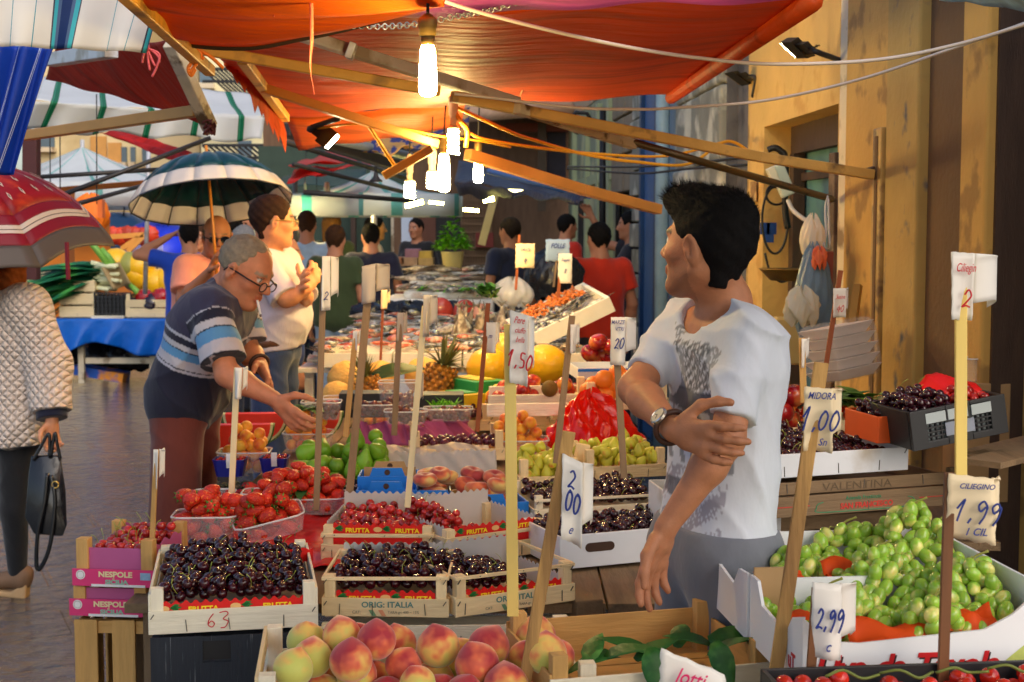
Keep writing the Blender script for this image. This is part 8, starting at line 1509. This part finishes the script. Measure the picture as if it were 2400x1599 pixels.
fr_ = [bw(x, y, -t) for x, y, t in prof]; bk2 = [bw(x, y, t) for x, y, t in prof]; k = len(prof); q.add(fr_ + bk2 + [bw(240, 600, -.085), bw(240, 600, .085)], [(i, (i + 1) % k, k + (i + 1) % k, k + i) for i in range(k)] + [((i + 1) % k, i, 2 * k) for i in range(k)] + [(k + i, k + (i + 1) % k, 2 * k + 1) for i in range(k)])
q.build('bag_body', gl_, hb, world=True, smooth=True, bevel=.006)
for pts in ([(175, 400), (215, 330), (255, 262), (262, 330), (258, 380)], [(268, 380), (280, 300), (290, 258), (300, 310), (318, 395)]): MB().tube(catmull([bw(x, y, -.03) for x, y in pts], 6), .007, 7).build('handle', gl_, hb, world=True, smooth=True)
MB().tube(catmull([bw(250, 470, -.09), bw(235, 620, -.1), bw(200, 780, -.1), bw(192, 950, -.08), bw(215, 965, -.08), bw(262, 850, -.1), bw(290, 620, -.1), bw(268, 480, -.09)], 7), .0095, 6).build('strap', gl_, hb, world=True, smooth=True); MB().tube([bw(290 + 18 * math.cos(t), 530 + 18 * math.sin(t), -.1) for t in [.63 * k for k in range(11)]], .0035, 6).build('ring', mat('gold_ring', (.7, .45, .12), .25, metal=.9), hb, world=True, smooth=True)
ru = empty('umbrella', 'red patterned umbrella with a white band and grey rim at the left edge', 'umbrella', P(RP, -100, 480, 6.0)); zx = V((-.2, -.1, .97)).normalized(); xx = V((1, 0, .2)); xx = (xx - zx * xx.dot(zx)).normalized(); yy = zx.cross(xx); hubp = P(RP, -100, 395, 6.25); Ru2 = .60; n = 8; ph = R(-49)
redp = mat('umbrella_red', sr(158, 22, 36), .45, .25, 6, c2=sr(200, 62, 36), c2sc=7, transl=.35); bandw = mat('umbrella_band', sr(220, 200, 184), .5, .1, transl=.3); greyb = mat('umbrella_grey', sr(96, 84, 76), .5, .1, transl=.3); crim = mat('umbrella_crimson', sr(140, 16, 38), .5, .1, transl=.3)
def rim2(a, t): r = Ru2 * math.sin(t * 1.05) / math.sin(1.05); z = -.47 * (1 - math.cos(t * 1.05)) / (1 - math.cos(1.05)); return hubp + (xx * math.cos(a) + yy * math.sin(a)) * r + zx * z
for nm, t0, t1, m in (('canopy', .02, .70, redp), ('crimson_band', .70, .765, crim), ('white_band', .765, .79, bandw), ('grey_line', .79, .795, greyb), ('white_band', .795, .815, bandw), ('crimson_band', .815, .885, crim), ('grey_rim', .885, 1.0, greyb)):
    q = MB()
    for i in range(n):
        a0, a1 = ph + 6.2832 * i / n, ph + 6.2832 * (i + 1) / n; q.sheet(8, 6, lambda u_, v_: rim2(a0, t0 + (t1 - t0) * v_).lerp(rim2(a1, t0 + (t1 - t0) * v_), u_) + zx * (.04 * math.sin(3.1416 * u_) * (t0 + (t1 - t0) * v_)))
    q.build(nm, m, ru, world=True, smooth=True, solid=.0025)
q = MB(); q2 = MB(); rr = random.Random(2)
for i in range(n):
    a0, a1 = ph + 6.2832 * i / n, ph + 6.2832 * (i + 1) / n
    for ti, nn in ((.22, 1), (.36, 2), (.48, 3), (.59, 4)):
        for j in range(nn):
            def pt(du, dv, e): u_ = (j + .5) / nn + du / (ti * nn * 0 + ti * 6); t_ = ti + dv; return rim2(a0, t_).lerp(rim2(a1, t_), u_) + zx * (.04 * math.sin(3.1416 * u_) * t_ + e)
            q.prism([pt(-.085, 0, .004), pt(0, .034, .004), pt(.085, 0, .004), pt(0, -.034, .004)], zx * .001); q2.prism([pt(-.036, 0, .006), pt(0, .014, .006), pt(.036, 0, .006), pt(0, -.014, .006)], zx * .001)
q.build('printed_motif', bandw, ru, world=True); q2.build('motif_centre', greyb, ru, world=True)
MB().tube([hubp + zx * .05, lerp(hubp, P(RP, -95, 700, 6.1), 1)], .008).build('shaft', blk, ru, world=True); MB().tube([P(R4, 455, 545, 5.75), P(R4, 458, 660, 5.75), P(R4, 465, 800, 5.75)], .010, 6).build('closing_strap', mat('crimson_strap', sr(120, 20, 40), .6), ru, world=True)
# --- the crowd further down the lane
def far(label, r, x, y, d, yaw, c, hair, skin=SKIN2, sl=.6, arms=None, lc=(.03, .035, .06), w=1., fat=1., hf=None, **k): return person(label, stand(r, x, y, d, yaw, arms, w), hf, skin=skin, hair=hair, top=dict(c=c, sl=sl, hem=.12, off=.02, loose=.02, h=.012, collar=k.pop('collar', False)), legs=dict(c=lc, loose=.015), fat=fat, h=.012, **k)
DK = (.010, .008, .007); BR = sr(70, 46, 30)
far('man in a bright blue T-shirt seen from behind, arm raised to his head', R4, 1285, 412, 12, 20, sr(20, 70, 190), ('short', DK), arms=dict(eL=(.05, .42, .84), wL=(.06, .16, .93)))
far('man in a light blue jumper seen from behind, by the white-shirted man', R5, 55, 45, 12.6, 0, sr(168, 194, 220), ('short', BR), sl=1.9, w=1.05)
far('woman in an olive green jacket with bobbed brown hair seen from behind', R5, 232, 62, 14.5, -18, sr(60, 74, 40), ('long', sr(130, 90, 46)), sl=1.9, lc=sr(120, 96, 50))
far('man in a dark navy polo seen from behind at the far fish counter', R5, 490, 135, 13, 12, sr(22, 24, 52), ('short', DK), lc=sr(26, 34, 70), w=1.05)
far('man in profile with a yellow lit face and pale shirt behind the navy polo man', R5, 515, 82, 14.6, -75, sr(220, 206, 190), ('short', DK), skin=sr(226, 170, 100))
far('dark-clothed man sitting far back before the white column', R5, 800, 95, 17, 150, sr(26, 24, 26), ('short', DK), sl=1.9)
far('broad man in a slate navy T-shirt standing left of the paper price signs', R5, 1440, 92, 12.6, 42, sr(44, 50, 78), ('short', sr(52, 42, 34)), w=1.15, fat=1.12)
far('smaller man in a red T-shirt turned right, behind the white price signs', R5, 1825, 68, 14.5, -58, sr(214, 44, 24), ('short', DK))
far('man in a bright orange-red T-shirt seen from behind near the slanted fish box', R5, 2045, 132, 10.6, 24, sr(222, 50, 14), ('short', DK), w=1.12, fat=1.1, lc=sr(50, 44, 50))
far('man in dark clothes raising a hand by the block wall', R5, 2262, 48, 12.3, 78, sr(44, 44, 54), ('short', DK), arms=dict(eR=(.24, -.24, .84), wR=(.36, -.16, .97), eL=(.15, .24, .66), wL=(.3, .2, .68)))
far('dark-haired man half hidden behind the bald man', R4, 1585, 368, 12.5, -30, sr(200, 210, 226), ('short', DK)); far('bald man far behind the umbrella holder', R4, 1648, 360, 15, -70, sr(60, 50, 50), ('bald', BR)); far('grey-haired person between the bald man and the white-shirted man', R4, 1662, 442, 11.4, -10, sr(190, 200, 214), ('long', sr(130, 130, 134)))
far('older man whose face shows just past the white-shirted man', R4, 1925, 515, 9, -80, sr(40, 70, 150), ('recede', sr(110, 80, 54)), skin=sr(210, 140, 100)); far('woman\'s face showing right of the blue T-shirt man', R4, 1362, 440, 14, 170, sr(150, 60, 60), ('short', BR))
far('person in a striped skirt passing behind the navy polo man', R5, 250, 150, 12, -10, sr(60, 74, 40), ('short', BR), lc=sr(150, 170, 190))
# ---------------------------------------------------------------- price sticks with folded paper cards
SW = {'y': mat('new_pine', sr(246, 214, 120), .6, .08, 6, st=(8, 8, .6)), 'o': WD[2], 'g': mat('grey_wood', sr(150, 122, 92), .8, .25, 8, .2, 40, st=(6, 6, .6)), 'r': mat('red_wood', sr(150, 78, 40), .6, .2, 8, st=(6, 6, .6)), 'p': mat('pale_pine', sr(236, 214, 168), .6, .1, 6, st=(8, 8, .6)), 'd': mat('walnut_stick', sr(122, 78, 46), .5, .25, 9, st=(7, 7, .6))}
CD = {'w': mat('price_card_white', sr(240, 234, 224), .45, .06, 8, coat=.2), 'c': mat('price_card_cream', sr(250, 228, 186), .55, .06, 8), 'k': mat('price_card_dull', sr(200, 186, 170), .5, .15, 8), 'b': mat('price_card_blue', sr(170, 196, 226), .5, .08, 8)}
IK = {'b': blueink, 'r': redink, 'p': mat('pink_ink', sr(236, 40, 110), .6, 0)}
DG = {'0': ((.55, 1), (.2, .75), (.1, .3), (.35, 0), (.75, .2), (.9, .7), (.6, 1), (.4, .9)), '1': ((.1, .55), (.6, 1.1), (.45, .5), (.35, -.1)), '2': ((.1, .75), (.45, 1), (.8, .75), (.5, .35), (.1, 0), (.5, .08), (.95, 0)), '9': ((.85, .8), (.5, 1), (.15, .75), (.4, .5), (.85, .85), (.8, .3), (.5, -.15)), '5': ((.9, 1), (.35, .95), (.3, .6), (.8, .5), (.8, .1), (.2, 0)), '4': ((.6, 1), (.1, .35), (.9, .4), (.7, .75), (.6, -.1)), '8': ((.8, .9), (.3, .9), (.7, .4), (.5, 0), (.2, .25), (.8, .85)), ',': ((.3, .12), (.1, -.15))}
def scrawl(s, sz, sx, m, ink, f, p):
    q = MB(); adv = [.35 if c == ',' else .72 for c in s]; x = -sum(adv) * sz * sx / 2
    for c, a in zip(s, adv):
        q.tube(catmull([m @ V((x + (u_ * .62 + v_ * .22) * sz * sx, v_ * sz * .72 * rnd.uniform(.93, 1.07), .0006)) for u_, v_ in DG[c]], 5), max(.0011, sz * .04), 5); x += a * sz * sx
    o = q.build('lettering', ink, f); o.matrix_basis = M.Translation(p)
def sign(lab, r, b, t, d, w, wd, tag_=None, cm='w', curl=.3, lines=(), ink='b', d2=None, th=.010, lean=0, back=1):
    """stick from pixel b to t, card corners (x0,y0,x1,y1) drooping over its top; lines: text, size as share of height, x, y as shares"""
    d2 = d2 or d; A_, B_ = P(r, *b, d), P(r, *t, d2); e = empty('price_sign', lab, 'price sign', A_); W = px(w / r[2], d)
    MB().bar(A_, B_, W, th, (0, 1, 0)).build('stick', SW[wd], e, world=True, bevel=.0012)
    if not tag_: return e
    x0, y0, x1, y1 = tag_; dc = (d + d2) / 2 if abs(d - d2) > .2 else d2; dc -= th / 2 + .003; q0, q1, q2, q3 = P(r, x0, y0, dc), P(r, x1, y0 + lean, dc), P(r, x1 - 3, y1 + lean, dc), P(r, x0 - 3, y1, dc)
    wd_ = (q1 - q0).length; sd_ = len(lab)
    def fn(u, v):
        p = q3.lerp(q2, u).lerp(q0.lerp(q1, u), v); return p + V((.03 * wd_ * math.sin(v * 23 + sd_) * (u - .5), .012 * math.sin(u * 4 + sd_) * (1 - v) - .05 * wd_ * math.sin(3.1416 * v), .012 * wd_ * math.sin(u * 17 + sd_) + .02 * wd_ * math.sin(u * 41) * (v < .05)))
    MB().sheet(10, 10, fn).build('price_card', CD[cm], e, world=True, smooth=True, solid=.0012)
    if back:      # the rest of the paper folds over at the right and hangs behind
        cw = max(curl * wd_, .012); bl = .75
        MB().sheet(12, 8, lambda u, v: q1.lerp(q2, (1 - v) * bl) + V((cw * math.sin(u * 2.2), .10 * wd_ + .5 * cw * (1 - math.cos(u * 3)) + .01, .012 * math.sin(u * 3) - .10 * cw * u * 2)) if v < 1 else q1 + V((cw * math.sin(u * 2.2), .5 * cw * (1 - math.cos(u * 3)) + .01, -.01 * u))).build('card_fold', CD[cm], e, world=True, smooth=True, solid=.0012)
    H = (q0 - q3).length; ex = (q1 - q0).normalized(); ez = (q0 - q3).normalized(); m = M((ex, ez, ex.cross(ez))).transposed(); f = [o for o in e.children if o.name.startswith('price_card')][0]; iv = wmat(f).inverted() @ V((0, 0, 0))
    for s, sz, fx, fy, sx, hv in lines:
        p = q3.lerp(q2, fx).lerp(q0.lerp(q1, fx), fy) + V((0, -.012 - .05 * wd_, 0)); (scrawl(s, sz * H, sx * .82, m, IK[ink], f, wmat(f).inverted() @ p) if all(c in DG for c in s) else text(s, sz * H, IK[ink], f, wmat(f).inverted() @ p, m, shear=.3, bold=hv * .3, align='CENTER', sx=sx))
    return e
S_ = sign
S_('tall new pine stick with a white folded card of red writing, in the centre', R5, (1458, 2800), (1436, 815), 2.72, 80, 'y', (1438, 715, 1560, 1205), 'w', .35, (('Pere', .13, .5, .86, .62, .0006), ('ciuffo', .11, .55, .73, .6, .0004), ('bella', .11, .55, .6, .6, .0004), ('1,50', .3, .55, .25, .6, .001)), 'r', lean=40)
S_('leaning aged stick with a white card of blue figures right of the tall pine stick', RP, (1226, 1620), (1334, 1012), 2.62, 30, 'o', (1318, 1062, 1366, 1262), 'w', .5, (('2', .3, .45, .66, .6, .0006), ('00', .34, .5, .38, .5, .0006), ('e', .16, .4, .12, .7, .0003)), lean=24)
S_('leaning stick with a cream card reading 1,00 before the right-hand cherries', RP, (1812, 1620), (1925, 850), 2.45, 33, 'o', (1885, 906, 1952, 1056), 'c', .45, (('MIDORA', .15, .55, .84, .75, .0006), ('1,00', .42, .5, .36, .7, .0010), ('Sn', .16, .6, .12, .9, .0004)), lean=6)
S_('tall new pine stick with a torn white card of red writing at the far right', RP, (2252, 1200), (2252, 630), 2.9, 27, 'y', (2229, 590, 2284, 748), 'w', 1.4, (('Ciliegin', .18, .55, .72, .55, .0003), ('2', .34, .6, .2, .8, .0006)), 'r', lean=4)
S_('dark stick with a cream card reading CILIEGINO 1,99 at the right front', RP, (2208, 1640), (2226, 1108), 2.28, 25, 'd', (2222, 1110, 2330, 1262), 'c', .25, (('CILIEGINO', .115, .56, .83, 1.0, .0006), ('1,99', .42, .58, .34, .85, .0012), ('1 CIL', .16, .55, .12, 1.0, .0006)), lean=12)
S_('brown stick with a white card reading 2,99 in front of the grapes', RP, (1896, 1640), (1914, 1378), 2.30, 22, 'd', (1904, 1364, 1972, 1540), 'w', .7, (('2,99', .36, .55, .42, .5, .0008), ('c', .2, .5, .12, .8, .0004)), lean=6)
S_('low stub with a slanted white card of pink scribble at the bottom edge', RP, (1568, 1640), (1566, 1575), 2.25, 20, 'd', (1548, 1520, 1700, 1640), 'w', .1, (('lotti', .42, .42, .56, .8, .0010), ('~', .4, .7, .3, 1.6, .001)), 'p', lean=60, back=0)
S_('short thin stick with an edge-on card by the loquat boxes', R7, (800, 830), (822, 345), 3.52, 26, 'o', (806, 345, 832, 550), 'w', .4)
S_('thin pale stick with an edge-on card among the strawberries', RP, (542, 1172), (556, 862), 3.9, 14, 'p', (552, 862, 568, 935), 'w', .5)
S_('tall grey stick with a crumpled plastic-wrapped card left of centre', R5, (120, 2080), (170, 480), 4.0, 42, 'g', (160, 350, 215, 720), 'w', .9, (('2', .2, .6, .2, .8, .0004),))
S_('leaning grey stick topped with a bunch of folded grey cards', R5, (335, 2080), (470, 640), 4.1, 52, 'g', (430, 420, 525, 680), 'k', .9, lean=-20)
S_('thin stick with a narrow card beside the leaning grey one', R5, (320, 1580), (388, 880), 4.6, 38, 'o', (370, 860, 402, 990), 'w', .4)
S_('thin ochre stick with a small cream card at the fish counter', R5, (555, 1115), (578, 600), 7.0, 17, 'r', (562, 580, 604, 710), 'c', .3)
S_('mid brown stick with clipped curled card left of the pineapple', R5, (650, 1570), (690, 740), 4.9, 40, 'g', (672, 735, 712, 930), 'k', .3)
S_('pale pine stick with a folded greyish card in front of the pineapple', R5, (740, 2060), (860, 690), 3.75, 42, 'p', (850, 615, 890, 900), 'k', 1.3)
S_('short dark stick with an edge-on card left of the EXTRA carton', R5, (795, 1580), (812, 1150), 4.8, 26, 'g', (804, 1145, 824, 1390), 'k', .3)
S_('rust coloured stick with two prongs and a small white card', R5, (1215, 1545), (1290, 670), 5.1, 32, 'r', (1278, 800, 1345, 1010), 'w', .2, (('m', .2, .4, .5, .8, .0006),))
S_('thin orange stick with a cream card in front of the slate navy man', R5, (1478, 580), (1502, 205), 7.8, 18, 'r', (1478, 265, 1608, 430), 'c', .05, (('ORATE', .16, .5, .7, .8, .001), ('4', .3, .5, .2, .8, .002)), back=0)
S_('thin orange stick with a narrow white card right of the blue card', R5, (1765, 630), (1790, 365), 7.9, 22, 'r', (1768, 332, 1862, 535), 'w', .05, (('Seppie', .13, .5, .75, .8, .001), ('8', .2, .5, .35, .8, .002)), back=0)
S_('pale blue card reading FOLLE standing over the fish behind the white cards', R5, (1735, 560), (1755, 380), 8.6, 14, 'g', (1682, 235, 1845, 385), 'b', .05, (('FOLLE', .3, .5, .6, .75, .002), ('5', .3, .5, .15, .8, .002)), back=0)
S_('dark grey stick with a narrow card left of the red bag', R5, (1750, 1760), (1862, 755), 4.4, 44, 'g', (1850, 815, 1888, 1010), 'w', .4)
S_('dark stick with a folded card reading MARZE left of the man', R5, (2215, 1860), (2160, 930), 3.95, 46, 'g', (2125, 765, 2225, 1090), 'w', .8, (('MARZE', .12, .45, .86, .7, .0005), ('VITRI', .11, .55, .72, .7, .0005), ('20', .3, .55, .35, .6, .001)))
S_('rust stick with a pink-inked card in front of the hanging bags', R6, (1218, 1215), (1315, 585), 4.6, 26, 'r', (1275, 682, 1345, 840), 'w', .25, (('Susine', .2, .5, .65, .6, .0004), ('40', .3, .5, .2, .7, .0006)), 'r')
S_('short stick with an edge-on card just right of the man', R6, (1115, 1300), (1106, 950), 4.0, 34, 'o', (1104, 955, 1130, 1110), 'w', .3)
S_('second prong behind the 1,00 card', R6, (1205, 1260), (1222, 1090), 2.6, 26, 'o')
for o in [o for o in bpy.data.objects if o.get('label') and len(o['label'].split()) > 16]: o['label'] = ' '.join(o['label'].split()[:16])
